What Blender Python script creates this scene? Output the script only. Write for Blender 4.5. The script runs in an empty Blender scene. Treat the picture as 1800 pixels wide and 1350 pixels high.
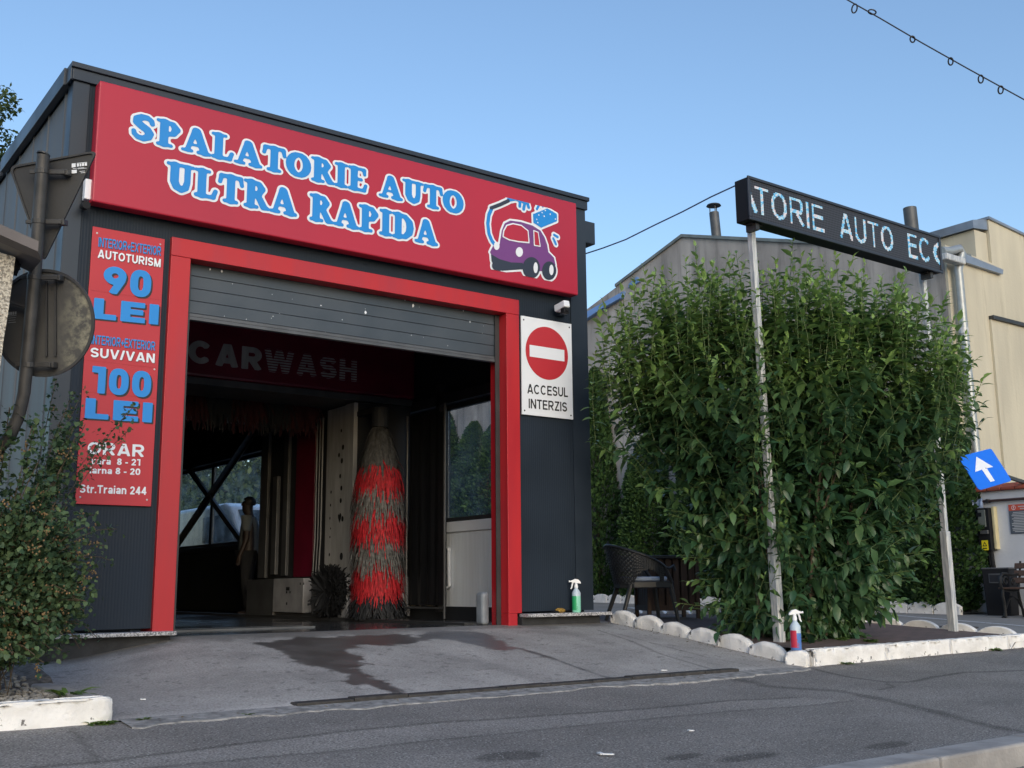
import bpy, bmesh, math, random
import numpy as np
from mathutils import Vector, Matrix

rnd = random.Random(7)
rng = np.random.default_rng(11)
S = bpy.context.scene
COL = S.collection

# ------------------------------------------------------------------ camera
F_PX, YAW, PITCH, ROLL = 1904.798, 0.637192, 0.183695, -0.0088494
def _axes():
    cy, sy, cp, sp = math.cos(YAW), math.sin(YAW), math.cos(PITCH), math.sin(PITCH)
    fwd = Vector((sy*cp, cy*cp, sp)); right = Vector((cy, -sy, 0)); up = right.cross(fwd)
    cr, sr = math.cos(ROLL), math.sin(ROLL)
    return right*cr + up*sr, -right*sr + up*cr, fwd
RT, UP, FW = _axes()
cam_d = bpy.data.cameras.new("camera"); cam = bpy.data.objects.new("camera", cam_d); COL.objects.link(cam)
cam.matrix_world = Matrix(((RT.x, UP.x, -FW.x, 0), (RT.y, UP.y, -FW.y, 0), (RT.z, UP.z, -FW.z, 0), (0, 0, 0, 1)))
cam_d.sensor_width = 36; cam_d.lens = F_PX/1800*36; cam_d.clip_start = 0.05; cam_d.clip_end = 2000
S.camera = cam

# ------------------------------------------------------------------ light
SUN_EL, SUN_ROT = 20.0, 200.0          # low sun behind the photographer's left shoulder
w = bpy.data.worlds.new("World"); S.world = w; w.use_nodes = True
nt = w.node_tree; bg = nt.nodes["Background"]
sky = nt.nodes.new("ShaderNodeTexSky"); sky.sky_type = 'NISHITA'; sky.sun_disc = False
sky.sun_elevation = math.radians(SUN_EL); sky.sun_rotation = math.radians(SUN_ROT)
sky.air_density = 1.2; sky.dust_density = 2.0; sky.ozone_density = 3.3
nt.links.new(sky.outputs[0], bg.inputs[0]); bg.inputs[1].default_value = 0.15
sd = bpy.data.lights.new("sun", 'SUN'); sun = bpy.data.objects.new("sun", sd); COL.objects.link(sun)
sd.energy = 0.3; sd.angle = math.radians(35); sd.color = (1.0, 0.96, 0.92)
_a = math.radians(SUN_ROT); _e = math.radians(SUN_EL)
sun_dir = Vector((math.sin(_a)*math.cos(_e), math.cos(_a)*math.cos(_e), math.sin(_e)))
sun.rotation_euler = sun_dir.to_track_quat('Z', 'Y').to_euler(); sun.location = (0, -5, 20)
S.view_settings.view_transform = 'Standard'; S.view_settings.look = 'None'
S.view_settings.exposure = 0.62; S.view_settings.gamma = 1
S.cycles.max_bounces = 6; S.cycles.transparent_max_bounces = 12

# ------------------------------------------------------------------ measuring helpers
def ray(px, py): return RT*((px-900)/F_PX) - UP*((py-675)/F_PX) + FW
def atY(px, py, Y): r = ray(px, py); return r*(Y/r.y)
def atX(px, py, X): r = ray(px, py); return r*(X/r.x)
def atZ(px, py, Z): r = ray(px, py); return r*(Z/r.z)
def atD(px, py, d): return ray(px, py)*d

# ------------------------------------------------------------------ materials
def mat(name, col, rough=.6, metal=0, var=.12, scale=4., bump=0., bscale=40., spec=.5, col2=None, stretch=None,
        emit=None, coat=0, detail=6, lo=.35, hi=.65, rvar=0.):
    m = bpy.data.materials.new(name); m.use_nodes = True; n = m.node_tree; L = n.links.new
    b = n.nodes["Principled BSDF"]; b.inputs["Roughness"].default_value = rough; b.inputs["Metallic"].default_value = metal
    b.inputs["Specular IOR Level"].default_value = spec; b.inputs["Coat Weight"].default_value = coat
    c1 = tuple(col)+(1,)
    c2 = (tuple(col2) if col2 else tuple(max(0, x*(1-var)) for x in col))+(1,)
    tc = n.nodes.new("ShaderNodeTexCoord"); src = tc.outputs["Object"]
    if stretch:
        mp = n.nodes.new("ShaderNodeMapping"); mp.inputs["Scale"].default_value = stretch; L(src, mp.inputs[0]); src = mp.outputs[0]
    if var or col2:
        no = n.nodes.new("ShaderNodeTexNoise"); no.inputs["Scale"].default_value = scale; no.inputs["Detail"].default_value = detail
        L(src, no.inputs["Vector"])
        rp = n.nodes.new("ShaderNodeValToRGB"); rp.color_ramp.elements[0].position = lo; rp.color_ramp.elements[1].position = hi
        rp.color_ramp.elements[0].color = c2; rp.color_ramp.elements[1].color = c1
        L(no.outputs[0], rp.inputs[0]); L(rp.outputs[0], b.inputs["Base Color"])
        if rvar:
            mr = n.nodes.new("ShaderNodeMapRange"); mr.inputs[3].default_value = rough-rvar; mr.inputs[4].default_value = rough+rvar
            mr.inputs[1].default_value = lo; mr.inputs[2].default_value = hi
            L(no.outputs[0], mr.inputs[0]); L(mr.outputs[0], b.inputs["Roughness"])
    else: b.inputs["Base Color"].default_value = c1
    if bump:
        nb = n.nodes.new("ShaderNodeTexNoise"); nb.inputs["Scale"].default_value = bscale; nb.inputs["Detail"].default_value = 4
        L(tc.outputs["Object"], nb.inputs["Vector"])
        bp = n.nodes.new("ShaderNodeBump"); bp.inputs["Strength"].default_value = bump; bp.inputs["Distance"].default_value = .01
        L(nb.outputs[0], bp.inputs["Height"]); L(bp.outputs[0], b.inputs["Normal"])
    if emit:
        b.inputs["Emission Color"].default_value = tuple(emit[0])+(1,); b.inputs["Emission Strength"].default_value = emit[1]
    return m

def ribbed(name, col, axis, freq, strength, dist=.004, rough=.45, var=.2, streak=False):
    """sheet metal panel with fine ribs (bump) running vertically"""
    m = mat(name, col, rough, 0, var, 1.5, stretch=((9, 9, .6) if streak else None), rvar=.08)
    n = m.node_tree; L = n.links.new; b = n.nodes["Principled BSDF"]
    tc = n.nodes.new("ShaderNodeTexCoord"); sx = n.nodes.new("ShaderNodeSeparateXYZ"); L(tc.outputs["Object"], sx.inputs[0])
    mu = n.nodes.new("ShaderNodeMath"); mu.operation = 'MULTIPLY'; mu.inputs[1].default_value = freq*2*math.pi; L(sx.outputs[axis], mu.inputs[0])
    si = n.nodes.new("ShaderNodeMath"); si.operation = 'SINE'; L(mu.outputs[0], si.inputs[0])
    bp = n.nodes.new("ShaderNodeBump"); bp.inputs["Strength"].default_value = strength; bp.inputs["Distance"].default_value = dist
    L(si.outputs[0], bp.inputs["Height"]); L(bp.outputs[0], b.inputs["Normal"])
    return m

def leafmat(name, dark, light, rough=.5, trans=.25, spec=.4):
    m = bpy.data.materials.new(name); m.use_nodes = True; n = m.node_tree; L = n.links.new
    b = n.nodes["Principled BSDF"]; b.inputs["Roughness"].default_value = rough; b.inputs["Specular IOR Level"].default_value = spec
    at = n.nodes.new("ShaderNodeAttribute"); at.attribute_name = "tint"
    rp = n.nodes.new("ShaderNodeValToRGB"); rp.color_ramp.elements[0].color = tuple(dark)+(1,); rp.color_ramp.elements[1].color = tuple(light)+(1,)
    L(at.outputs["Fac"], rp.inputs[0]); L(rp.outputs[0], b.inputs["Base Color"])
    t = n.nodes.new("ShaderNodeBsdfTranslucent"); L(rp.outputs[0], t.inputs[0])
    mx = n.nodes.new("ShaderNodeMixShader"); mx.inputs[0].default_value = trans
    L(b.outputs[0], mx.inputs[1]); L(t.outputs[0], mx.inputs[2]); L(mx.outputs[0], n.nodes["Material Output"].inputs[0])
    return m

def glassmat(name, dirt=.08, dirtcol=(.5, .55, .6), gloss=.1, tintc=(.95, .97, 1), scale=2.5):
    m = bpy.data.materials.new(name); m.use_nodes = True; n = m.node_tree; L = n.links.new
    n.nodes.remove(n.nodes["Principled BSDF"])
    tr = n.nodes.new("ShaderNodeBsdfTransparent"); tr.inputs[0].default_value = tuple(tintc)+(1,)
    gl = n.nodes.new("ShaderNodeBsdfGlossy"); gl.inputs["Roughness"].default_value = .06
    df = n.nodes.new("ShaderNodeBsdfTranslucent"); df.inputs[0].default_value = tuple(dirtcol)+(1,)
    m1 = n.nodes.new("ShaderNodeMixShader"); m1.inputs[0].default_value = gloss; L(tr.outputs[0], m1.inputs[1]); L(gl.outputs[0], m1.inputs[2])
    tc = n.nodes.new("ShaderNodeTexCoord"); no = n.nodes.new("ShaderNodeTexNoise"); no.inputs["Scale"].default_value = scale; no.inputs["Detail"].default_value = 8
    L(tc.outputs["Object"], no.inputs["Vector"])
    mr = n.nodes.new("ShaderNodeMapRange"); mr.inputs[1].default_value = .4; mr.inputs[2].default_value = .75
    mr.inputs[3].default_value = dirt*.4; mr.inputs[4].default_value = dirt*1.8; L(no.outputs[0], mr.inputs[0])
    m2 = n.nodes.new("ShaderNodeMixShader"); L(mr.outputs[0], m2.inputs[0]); L(m1.outputs[0], m2.inputs[1]); L(df.outputs[0], m2.inputs[2])
    L(m2.outputs[0], n.nodes["Material Output"].inputs[0])
    return m

M = {}
M['anth'] = ribbed('anthracite_panel', (.015, .024, .038), 0, 42, .22, .002, .6)
M['anth'].node_tree.nodes['Principled BSDF'].inputs['Specular IOR Level'].default_value = .25
M['anth_plain'] = mat('anthracite_trim', (.019, .028, .042), .42, 0, .2, 2, rvar=.08)
M['anth_side'] = mat('streaked_grey_sheet', (.115, .115, .115), .55, 0, 0, 2, col2=(.06, .063, .067), stretch=(6, 6, .35), rvar=.08)  # mid grey with darker upright streaks
M['red'] = mat('red_sheet', (.47, .014, .020), .42, 0, 0, 2.2, col2=(.39, .016, .026), stretch=(2.5, 2.5, .5), rvar=.08, bump=.04, bscale=3)
M['redsign'] = mat('red_sign_panel', (.44, .014, .040), .45, 0, .10, 1.1, stretch=(1, 1, .4), rvar=.06, bump=.05, bscale=2)
M['redprice'] = mat('red_price_panel', (.49, .024, .036), .5, 0, .08, 1)
M['white'] = mat('white_vinyl', (.77, .80, .85), .5, 0, .04)
M['blue'] = mat('blue_vinyl', (.008, .24, .66), .45, 0, .05)
M['black'] = mat('black_vinyl', (.012, .013, .018), .5, 0, .1)
M['shutter'] = mat('grey_shutter', (.060, .074, .090), .38, .1, .25, 2.5, rvar=.08)
M['plinth'] = mat('dark_plinth', (.035, .037, .042), .8, 0, .4, 9, bump=.4)
M['granite'] = mat('granite_slab', (.52, .52, .54), .5, 0, 0, 90, col2=(.12, .12, .13), lo=.42, hi=.56)
M['steel'] = mat('galvanised_post', (.66, .66, .64), .5, .2, 0, 14, col2=(.36, .39, .42), stretch=(3, 3, .4))
M['darksteel'] = mat('dark_steel', (.05, .052, .055), .5, .3, .3)
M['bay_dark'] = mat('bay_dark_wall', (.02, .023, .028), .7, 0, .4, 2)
M['bay_white'] = ribbed('bay_white_panel', (.82, .86, .90), 1, 18, .35, .004, .45, .1, streak=True)
M['bay_ceil'] = mat('bay_ceiling', (.025, .028, .033), .8, 0, .3)
M['glass'] = glassmat('window_glass', .07, (.45, .52, .6))
M['glass_far'] = glassmat('window_glass_spray', .13, (.6, .7, .72), .06, scale=4)
M['cream'] = mat('machine_cream', (.42, .43, .44), .42, 0, 0, 3, col2=(.30, .305, .31), stretch=(4, 4, .7))
M['machgrey'] = mat('machine_grey', (.105, .11, .118), .45, .3, .3)
M['machred'] = mat('machine_red', (.16, .008, .03), .38, 0, .2)
M['bristle_grey'] = mat('grey_foam', (.15, .15, .145), .8, 0, .6, 24)
M['bristle_red'] = mat('red_foam', (.50, .012, .022), .75, 0, .55, 24)
M['bristle_top'] = mat('dark_grey_foam', (.085, .085, .083), .8, 0, .6, 24)
M['bristle_black'] = mat('black_bristle', (.012, .014, .018), .7, 0, .3, 30)
M['black_pl'] = mat('black_plastic', (.010, .011, .014), .6, 0, .2, spec=.25)
M['rattan'] = mat('black_rattan_plastic', (.022, .024, .028), .48, 0, .25, 20)
M['skin'] = mat('skin', (.030, .019, .015), .55, 0, .1)
M['hair'] = mat('hair', (.012, .01, .009), .6, 0, .2)
M['tshirt'] = mat('grey_tshirt', (.12, .14, .15), .85, 0, .12, 12)
M['trouser'] = mat('dark_trousers', (.010, .011, .014), .85, 0, .2, 12)
M['kerbwhite'] = mat('white_kerb_paint', (.86, .84, .81), .8, 0, 0, 7, col2=(.70, .68, .65), bump=.5, bscale=60)
def add_chips(m, col, scale=9, lo=.64, hi=.68):
    """paint flaked off in patches down to the grey concrete"""
    n = m.node_tree; L = n.links.new; b = n.nodes["Principled BSDF"]; old = b.inputs["Base Color"].links[0].from_socket
    tc = n.nodes.new("ShaderNodeTexCoord"); no = n.nodes.new("ShaderNodeTexNoise"); no.inputs["Scale"].default_value = scale; no.inputs["Detail"].default_value = 9
    no.inputs["Roughness"].default_value = .65
    L(tc.outputs["Object"], no.inputs["Vector"]); rp = n.nodes.new("ShaderNodeValToRGB")
    rp.color_ramp.elements[0].position = lo; rp.color_ramp.elements[1].position = hi
    mx = n.nodes.new("ShaderNodeMix"); mx.data_type = 'RGBA'; L(no.outputs[0], rp.inputs[0]); L(rp.outputs[0], mx.inputs[0])
    L(old, mx.inputs[6]); mx.inputs[7].default_value = tuple(col)+(1,); L(mx.outputs[2], b.inputs["Base Color"])
add_chips(M['kerbwhite'], (.15, .14, .13), 11, .605, .635)
M['concrete_k'] = mat('kerb_concrete', (.37, .35, .33), .85, 0, .3, 6, bump=.4, bscale=50)
M['greywall'] = mat('stained_grey_render', (.47, .445, .42), .9, 0, 0, 1.1, col2=(.29, .272, .26), stretch=(1.0, 1.0, .35), detail=9, lo=.36, hi=.66, bump=.3, bscale=14)
add_chips(M['greywall'], (.17, .155, .15), .8, .52, .80)
def add_runs(m, col, sc, lo, hi):
    """rain runs: narrow vertical stains of uneven length"""
    add_chips(m, col, sc, lo, hi); n = m.node_tree; no = [x for x in n.nodes if x.bl_idname == 'ShaderNodeTexNoise'][-1]
    mp = n.nodes.new("ShaderNodeMapping"); mp.inputs["Scale"].default_value = (1, 1, .09); tc = n.nodes.new("ShaderNodeTexCoord")
    n.links.new(tc.outputs["Object"], mp.inputs[0]); n.links.new(mp.outputs[0], no.inputs["Vector"])
add_runs(M['greywall'], (.14, .134, .132), 3.2, .50, .72)
M['yellow'] = mat('aged_yellow_render', (.58, .535, .415), .9, 0, 0, 1.4, col2=(.46, .425, .335), stretch=(1.4, 1.4, .25), bump=.3, bscale=20)
add_runs(M['yellow'], (.27, .235, .17), 2.6, .54, .76)
M['whitewall'] = mat('white_rendered_wall', (.62, .65, .70), .9, 0, .12, 2, bump=.3, bscale=25)
M['tile'] = mat('terracotta_coping', (.36, .085, .05), .75, 0, .3, 6)
M['zinc'] = mat('zinc_flashing', (.30, .34, .40), .4, .5, .25, 3)
M['bluemetal'] = mat('blue_sheet_roof', (.20, .34, .62), .4, .2, .15, 2)
M['bark'] = mat('bark', (.10, .075, .05), .9, 0, .4, 20)
M['greenstem'] = mat('green_stem', (.11, .15, .05), .6, 0, .2, 10)
M['wood'] = mat('brown_stained_wood', (.085, .05, .035), .7, 0, .4, 8, stretch=(8, 8, .6))
M['cushion'] = mat('pale_blue_cushion', (.36, .44, .60), .9, 0, .12, 18)
M['pebbledash'] = mat('pebble_dash', (.62, .58, .50), .95, 0, 0, 85, col2=(.24, .22, .19), bump=1., bscale=85, lo=.4, hi=.58)
M['coping'] = mat('brown_metal_coping', (.085, .075, .08), .5, .2, .3, 5)
M['signback'] = mat('weathered_sign_back', (.060, .061, .063), .55, .4, 0, 2.5, col2=(.035, .036, .04), bump=.1)
M['signlichen'] = mat('weathered_sign_back_lichen', (.085, .085, .083), .6, .3, 0, 3, col2=(.05, .05, .052), bump=.15)
M['pole'] = mat('dark_painted_pole', (.068, .067, .068), .5, .3, .4, 10)
M['soil'] = mat('planter_soil', (.17, .155, .135), .95, 0, 0, 30, col2=(.065, .056, .046), bump=.8, bscale=60)
M['pebble'] = mat('pebble', (.36, .34, .31), .85, 0, .5, 9)
M['terrace'] = None
M['liq_blue'] = mat('blue_liquid_plastic', (.10, .22, .56), .3, 0, .05)
M['liq_green'] = mat('green_liquid_plastic', (.26, .66, .50), .3, 0, .05)
M['bottle'] = mat('milky_bottle_plastic', (.50, .60, .68), .35, 0, .05)
M['label_red'] = mat('red_label', (.55, .03, .07), .4, 0, .1)
M['label_green'] = mat('green_label', (.03, .38, .14), .4, 0, .1)
M['trigger'] = mat('white_trigger', (.82, .83, .84), .35, 0, .03)
M['sponge'] = mat('yellow_bristle', (.42, .25, .04), .85, 0, 0, 60, col2=(.10, .06, .015), bump=.8, bscale=90)
M['signblue'] = mat('road_sign_blue', (.006, .16, .80), .35, 0, .05)
M['hazard'] = mat('hazard_yellow', (.78, .66, .02), .5, 0, .05)
M['infogrey'] = mat('info_sign_grey', (.09, .11, .14), .5, 0, .05)
M['infored'] = mat('info_sign_red', (.60, .10, .06), .5, 0, .05)
M['metergrey'] = mat('meter_grey', (.13, .15, .14), .4, 0, .2)
M['metercream'] = mat('meter_cream', (.60, .53, .32), .6, 0, .1)
M['rag'] = mat('pale_blue_rag', (.34, .43, .62), .9, 0, .3, 14)
M['purple'] = mat('purple_vinyl', (.17, .045, .21), .45, 0, .05)
M['navy'] = mat('navy_vinyl', (.025, .033, .055), .45, 0, .05)
M['carwhite'] = mat('white_car_paint', (.75, .77, .80), .25, 0, .02, coat=.6)
M['carglass'] = mat('dark_car_glass', (.02, .025, .03), .1, 0, 0)
M['rubber'] = mat('tyre_rubber', (.015, .015, .016), .8, 0, .2)
M['ledface'] = mat('led_face', (.028, .030, .040), .6, 0, 0)
M['wire'] = mat('cable_black', (.02, .02, .025), .6, 0, 0)
M['wireblue'] = mat('cable_blue', (.05, .07, .16), .6, 0, 0)
M['linepaint'] = mat('worn_line_paint', (.52, .53, .54), .8, 0, 0, 30, col2=(.26, .265, .27), lo=.38, hi=.5)
M['iron'] = mat('cast_iron', (.010, .011, .013), .45, .2, .2)
M['manhole'] = mat('manhole_iron', (.07, .065, .065), .7, .2, .3, 30, bump=.5)
M['leaf_bush'] = leafmat('privet_leaf', (.034, .092, .042), (.31, .48, .13), .38, .26, .5)
M['leaf_spirea'] = leafmat('spirea_leaf', (.034, .074, .040), (.125, .185, .08), .55, .2, .3)
M['leaf_thuja'] = leafmat('thuja_spray', (.016, .045, .018), (.085, .16, .042), .6, .12, .25)
M['leaf_tree'] = leafmat('tree_leaf', (.03, .055, .025), (.12, .17, .05), .55, .3, .3)
M['seed'] = mat('tan_seed_head', (.26, .17, .08), .9, 0, .4, 40)
M['weed'] = leafmat('weed_leaf', (.06, .12, .03), (.20, .30, .08), .55, .25, .3)

# ------------------------------------------------------------------ mesh helpers
ORG = {}
def set_props(o, label=None, cat=None, group=None, kind=None):
    if label: o['label'] = label
    if cat: o['category'] = cat
    if group: o['group'] = group
    if kind: o['kind'] = kind
    return o
def thing(name, label, cat, loc=(0, 0, 0), group=None):
    o = bpy.data.objects.new(name, None); o.empty_display_size = .1; COL.objects.link(o); o.location = loc
    ORG[o.name] = Vector(loc); return set_props(o, label, cat, group)

class MB:
    def __init__(s): s.v = []; s.f = []; s.mi = []; s.cur = 0
    def add(s, vs, fs):
        k = len(s.v); s.v += [tuple(v) for v in vs]; s.f += [tuple(i+k for i in f) for f in fs]; s.mi += [s.cur]*len(fs); return s
    def box(s, x0, x1, y0, y1, z0, z1):
        return s.add([(x0, y0, z0), (x1, y0, z0), (x1, y1, z0), (x0, y1, z0), (x0, y0, z1), (x1, y0, z1), (x1, y1, z1), (x0, y1, z1)],
                     [(3, 2, 1, 0), (4, 5, 6, 7), (0, 1, 5, 4), (1, 2, 6, 5), (2, 3, 7, 6), (3, 0, 4, 7)])
    def obox(s, c, ax, ay, az):
        c = Vector(c); ax = Vector(ax); ay = Vector(ay); az = Vector(az)
        vs = [c+ax*i+ay*j+az*k for k in (-1, 1) for i, j in ((-1, -1), (1, -1), (1, 1), (-1, 1))]
        return s.add(vs, [(3, 2, 1, 0), (4, 5, 6, 7), (0, 1, 5, 4), (1, 2, 6, 5), (2, 3, 7, 6), (3, 0, 4, 7)])
    def beam(s, p, q, wx, wy, side=(0, 0, 1)):
        p = Vector(p); q = Vector(q); d = (q-p).normalized(); sd_ = Vector(side)
        a = d.cross(sd_)
        if a.length < 1e-4: a = d.cross(Vector((1, 0, 0)))
        a.normalize(); b = d.cross(a)
        return s.obox((p+q)/2, (q-p)/2, a*wx/2, b*wy/2)
    def tube(s, pts, r, n=8, cap=True):
        pts = [Vector(p) for p in pts]; R = r if isinstance(r, (list, tuple)) else [r]*len(pts)
        ring = []; prev = None
        for i, p in enumerate(pts):
            d = (pts[min(i+1, len(pts)-1)]-pts[max(i-1, 0)]).normalized()
            if prev is None:
                a = d.cross(Vector((0, 0, 1)));
                if a.length < 1e-3: a = d.cross(Vector((1, 0, 0)))
            else: a = prev - d*prev.dot(d)
            a.normalize(); prev = a; b = d.cross(a)
            ring.append([p+(a*math.cos(2*math.pi*k/n)+b*math.sin(2*math.pi*k/n))*R[i] for k in range(n)])
        vs = [v for rr in ring for v in rr]; fs = []
        for i in range(len(pts)-1):
            for k in range(n): fs.append((i*n+k, i*n+(k+1) % n, (i+1)*n+(k+1) % n, (i+1)*n+k))
        if cap: fs.append(tuple(range(n-1, -1, -1))); fs.append(tuple((len(pts)-1)*n+k for k in range(n)))
        return s.add(vs, fs)
    def cyl(s, p, q, r0, r1=None, n=16): return s.tube([p, q], [r0, r0 if r1 is None else r1], n)
    def lathe(s, c, prof, n=20, axis='z'):
        vs = []; fs = []
        for r, h in prof:
            for k in range(n):
                a = 2*math.pi*k/n; vs.append((c[0]+r*math.cos(a), c[1]+r*math.sin(a), c[2]+h))
        for i in range(len(prof)-1):
            for k in range(n): fs.append((i*n+k, i*n+(k+1) % n, (i+1)*n+(k+1) % n, (i+1)*n+k))
        fs.append(tuple(range(n-1, -1, -1))); fs.append(tuple((len(prof)-1)*n+k for k in range(n)))
        return s.add(vs, fs)
    def ell(s, c, rx, ry, rz, n=12, m=8):
        vs = [(c[0], c[1], c[2]-rz)]
        for i in range(1, m):
            t = -math.pi/2+math.pi*i/m
            for k in range(n):
                a = 2*math.pi*k/n; vs.append((c[0]+rx*math.cos(t)*math.cos(a), c[1]+ry*math.cos(t)*math.sin(a), c[2]+rz*math.sin(t)))
        vs.append((c[0], c[1], c[2]+rz)); fs = [(0, 1+(k+1) % n, 1+k) for k in range(n)]
        for i in range(m-2):
            for k in range(n): fs.append((1+i*n+k, 1+i*n+(k+1) % n, 1+(i+1)*n+(k+1) % n, 1+(i+1)*n+k))
        e = len(vs)-1; fs += [(e, 1+(m-2)*n+k, 1+(m-2)*n+(k+1) % n) for k in range(n)]
        return s.add(vs, fs)
    def prism(s, poly, d):
        """poly: list of 3D points (planar), d: extrusion vector"""
        d = Vector(d); n = len(poly); P = [Vector(p) for p in poly]
        fs = [tuple(range(n)), tuple(range(2*n-1, n-1, -1))]+[(i, n+i, n+(i+1) % n, (i+1) % n) for i in range(n)]
        return s.add(P+[p+d for p in P], fs)
    def quad(s, a, b, c, d): return s.add([a, b, c, d], [(0, 1, 2, 3)])
    def build(s, name, m, parent=None, loc=None, smooth=False, bevel=0, fix=True, seg=2):
        me = bpy.data.meshes.new(name)
        if parent is not None: o0 = ORG[parent.name]
        else: o0 = Vector(loc) if loc is not None else Vector((0, 0, 0))
        me.from_pydata([(v[0]-o0.x, v[1]-o0.y, v[2]-o0.z) for v in s.v], [], s.f)
        ms = m if isinstance(m, (list, tuple)) else [m]
        for x in ms: me.materials.append(x)
        if len(ms) > 1: me.polygons.foreach_set("material_index", s.mi)
        if fix:
            bm = bmesh.new(); bm.from_mesh(me); bmesh.ops.recalc_face_normals(bm, faces=bm.faces); bm.to_mesh(me); bm.free()
        if smooth:
            me.polygons.foreach_set("use_smooth", [True]*len(me.polygons)); me.set_sharp_from_angle(angle=math.radians(40))
        o = bpy.data.objects.new(name, me); COL.objects.link(o)
        if parent is not None: o.parent = parent
        else: o.location = o0
        ORG[o.name] = o0
        if bevel:
            b = o.modifiers.new("bevel", 'BEVEL'); b.width = bevel; b.segments = seg; b.limit_method = 'ANGLE'; b.angle_limit = math.radians(35)
        return o

def build_each(mb, name, m, parent, **kw):
    """one object per connected piece"""
    par = list(range(len(mb.v)))
    def find(i):
        while par[i] != i: par[i] = par[par[i]]; i = par[i]
        return i
    for f in mb.f:
        for j in f[1:]: par[find(j)] = find(f[0])
    grp = {}
    for f in mb.f: grp.setdefault(find(f[0]), []).append(f)
    out = []
    for fs in grp.values():
        q = MB(); ids = sorted({i for f in fs for i in f}); mp = {i: k for k, i in enumerate(ids)}
        q.add([mb.v[i] for i in ids], [tuple(mp[i] for i in f) for f in fs]); out.append(q.build(name, m, parent, **kw))
    return out

def np_mesh(name, V, Fq, m, parent=None, loc=None, tint=None, smooth=False, attrs=None):
    """fast builder: V (n,3), Fq list of (k,idx array)"""
    o0 = ORG[parent.name] if parent is not None else (Vector(loc) if loc is not None else Vector((0, 0, 0)))
    me = bpy.data.meshes.new(name); V = np.asarray(V, np.float32)-np.array(o0, np.float32)
    me.vertices.add(len(V)); me.vertices.foreach_set("co", V.ravel())
    tot = np.concatenate([np.full(len(f), f.shape[1], np.int32) for f in Fq]); idx = np.concatenate([f.ravel() for f in Fq]).astype(np.int32)
    st = np.concatenate(([0], np.cumsum(tot)[:-1])).astype(np.int32)
    me.loops.add(len(idx)); me.loops.foreach_set("vertex_index", idx)
    me.polygons.add(len(tot)); me.polygons.foreach_set("loop_start", st); me.polygons.foreach_set("loop_total", tot)
    if tint is not None:
        a = me.attributes.new("tint", 'FLOAT', 'POINT'); a.data.foreach_set("value", np.asarray(tint, np.float32))
    for k, vv in (attrs or {}).items():
        a = me.attributes.new(k, 'FLOAT', 'POINT'); a.data.foreach_set("value", np.asarray(vv, np.float32))
    if smooth: me.polygons.foreach_set("use_smooth", np.ones(len(tot), bool))
    me.materials.append(m); me.update(calc_edges=True); me.validate()
    o = bpy.data.objects.new(name, me); COL.objects.link(o)
    if parent is not None: o.parent = parent
    else: o.location = o0
    ORG[o.name] = o0
    return o

def nrm(a): return a/np.maximum(np.linalg.norm(a, axis=-1, keepdims=True), 1e-9)
def leaf_arrays(P, D, U, L, W, bend=.25, fold=.25, full=True):
    """leaf blades: base P, direction D, upper side U, length L, width W"""
    D = nrm(D); U = nrm(U-D*(U*D).sum(1, keepdims=True)); Sd = np.cross(D, U); L = L[:, None]; W = W[:, None]
    n = len(P)
    if full:
        ts = [(0, 0), (.3, -.5), (.3, 0), (.3, .5), (.62, -.42), (.62, 0), (.62, .42), (1, 0)]
        faces = [(0, 2, 1), (0, 3, 2), (1, 2, 5, 4), (2, 3, 6, 5), (4, 5, 7), (5, 6, 7)]
    else:
        ts = [(0, 0), (.5, -.5), (.5, .5), (1, 0), (.5, 0)]
        faces = [(0, 4, 3, 1), (0, 2, 3, 4)]
    V = np.zeros((n, len(ts), 3))
    for i, (t, s_) in enumerate(ts):
        V[:, i] = P+D*L*t*(1-bend*.3*t)-U*L*bend*t*t+Sd*W*s_+U*W*fold*abs(s_)
    k = np.arange(n)[:, None]*len(ts)
    tri = [k+np.array(f)[None] for f in faces if len(f) == 3]; qd = [k+np.array(f)[None] for f in faces if len(f) == 4]
    Fq = []
    if tri: Fq.append(np.concatenate(tri))
    if qd: Fq.append(np.concatenate(qd))
    return V.reshape(-1, 3), Fq, len(ts)

def vnoise(x, y, s, seed=0):
    x = np.asarray(x)*s; y = np.asarray(y)*s
    xi = np.floor(x).astype(int); yi = np.floor(y).astype(int); fx = x-xi; fy = y-yi
    def h(a, b):
        q = np.sin(a*127.1+b*311.7+seed*74.7)*43758.5453; return q-np.floor(q)
    fx = fx*fx*(3-2*fx); fy = fy*fy*(3-2*fy)
    return (h(xi, yi)*(1-fx)+h(xi+1, yi)*fx)*(1-fy)+(h(xi, yi+1)*(1-fx)+h(xi+1, yi+1)*fx)*fy
def fbm(x, y, s, seed=0): return (vnoise(x, y, s, seed)*.5+vnoise(x, y, s*2.1, seed+1)*.3+vnoise(x, y, s*4.3, seed+2)*.2)
def sstep(a, b, x): t = np.clip((x-a)/(b-a), 0, 1); return t*t*(3-2*t)
def d_polyline(x, y, pts):
    d = np.full(np.shape(x), 1e9)
    for (ax, ay), (bx, by) in zip(pts[:-1], pts[1:]):
        vx, vy = bx-ax, by-ay; t = np.clip(((x-ax)*vx+(y-ay)*vy)/(vx*vx+vy*vy+1e-12), 0, 1)
        d = np.minimum(d, np.hypot(x-ax-t*vx, y-ay-t*vy))
    return d
def sd_poly(x, y, pts):
    d = d_polyline(x, y, list(pts)+[pts[0]]); ins = np.zeros(np.shape(x), bool); n = len(pts)
    for i in range(n):
        (ax, ay), (bx, by) = pts[i], pts[(i+1) % n]
        c = ((ay > y) != (by > y)) & (x < (bx-ax)*(y-ay)/((by-ay) if by != ay else 1e-12)+ax); ins ^= c
    return np.where(ins, -d, d)

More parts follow.
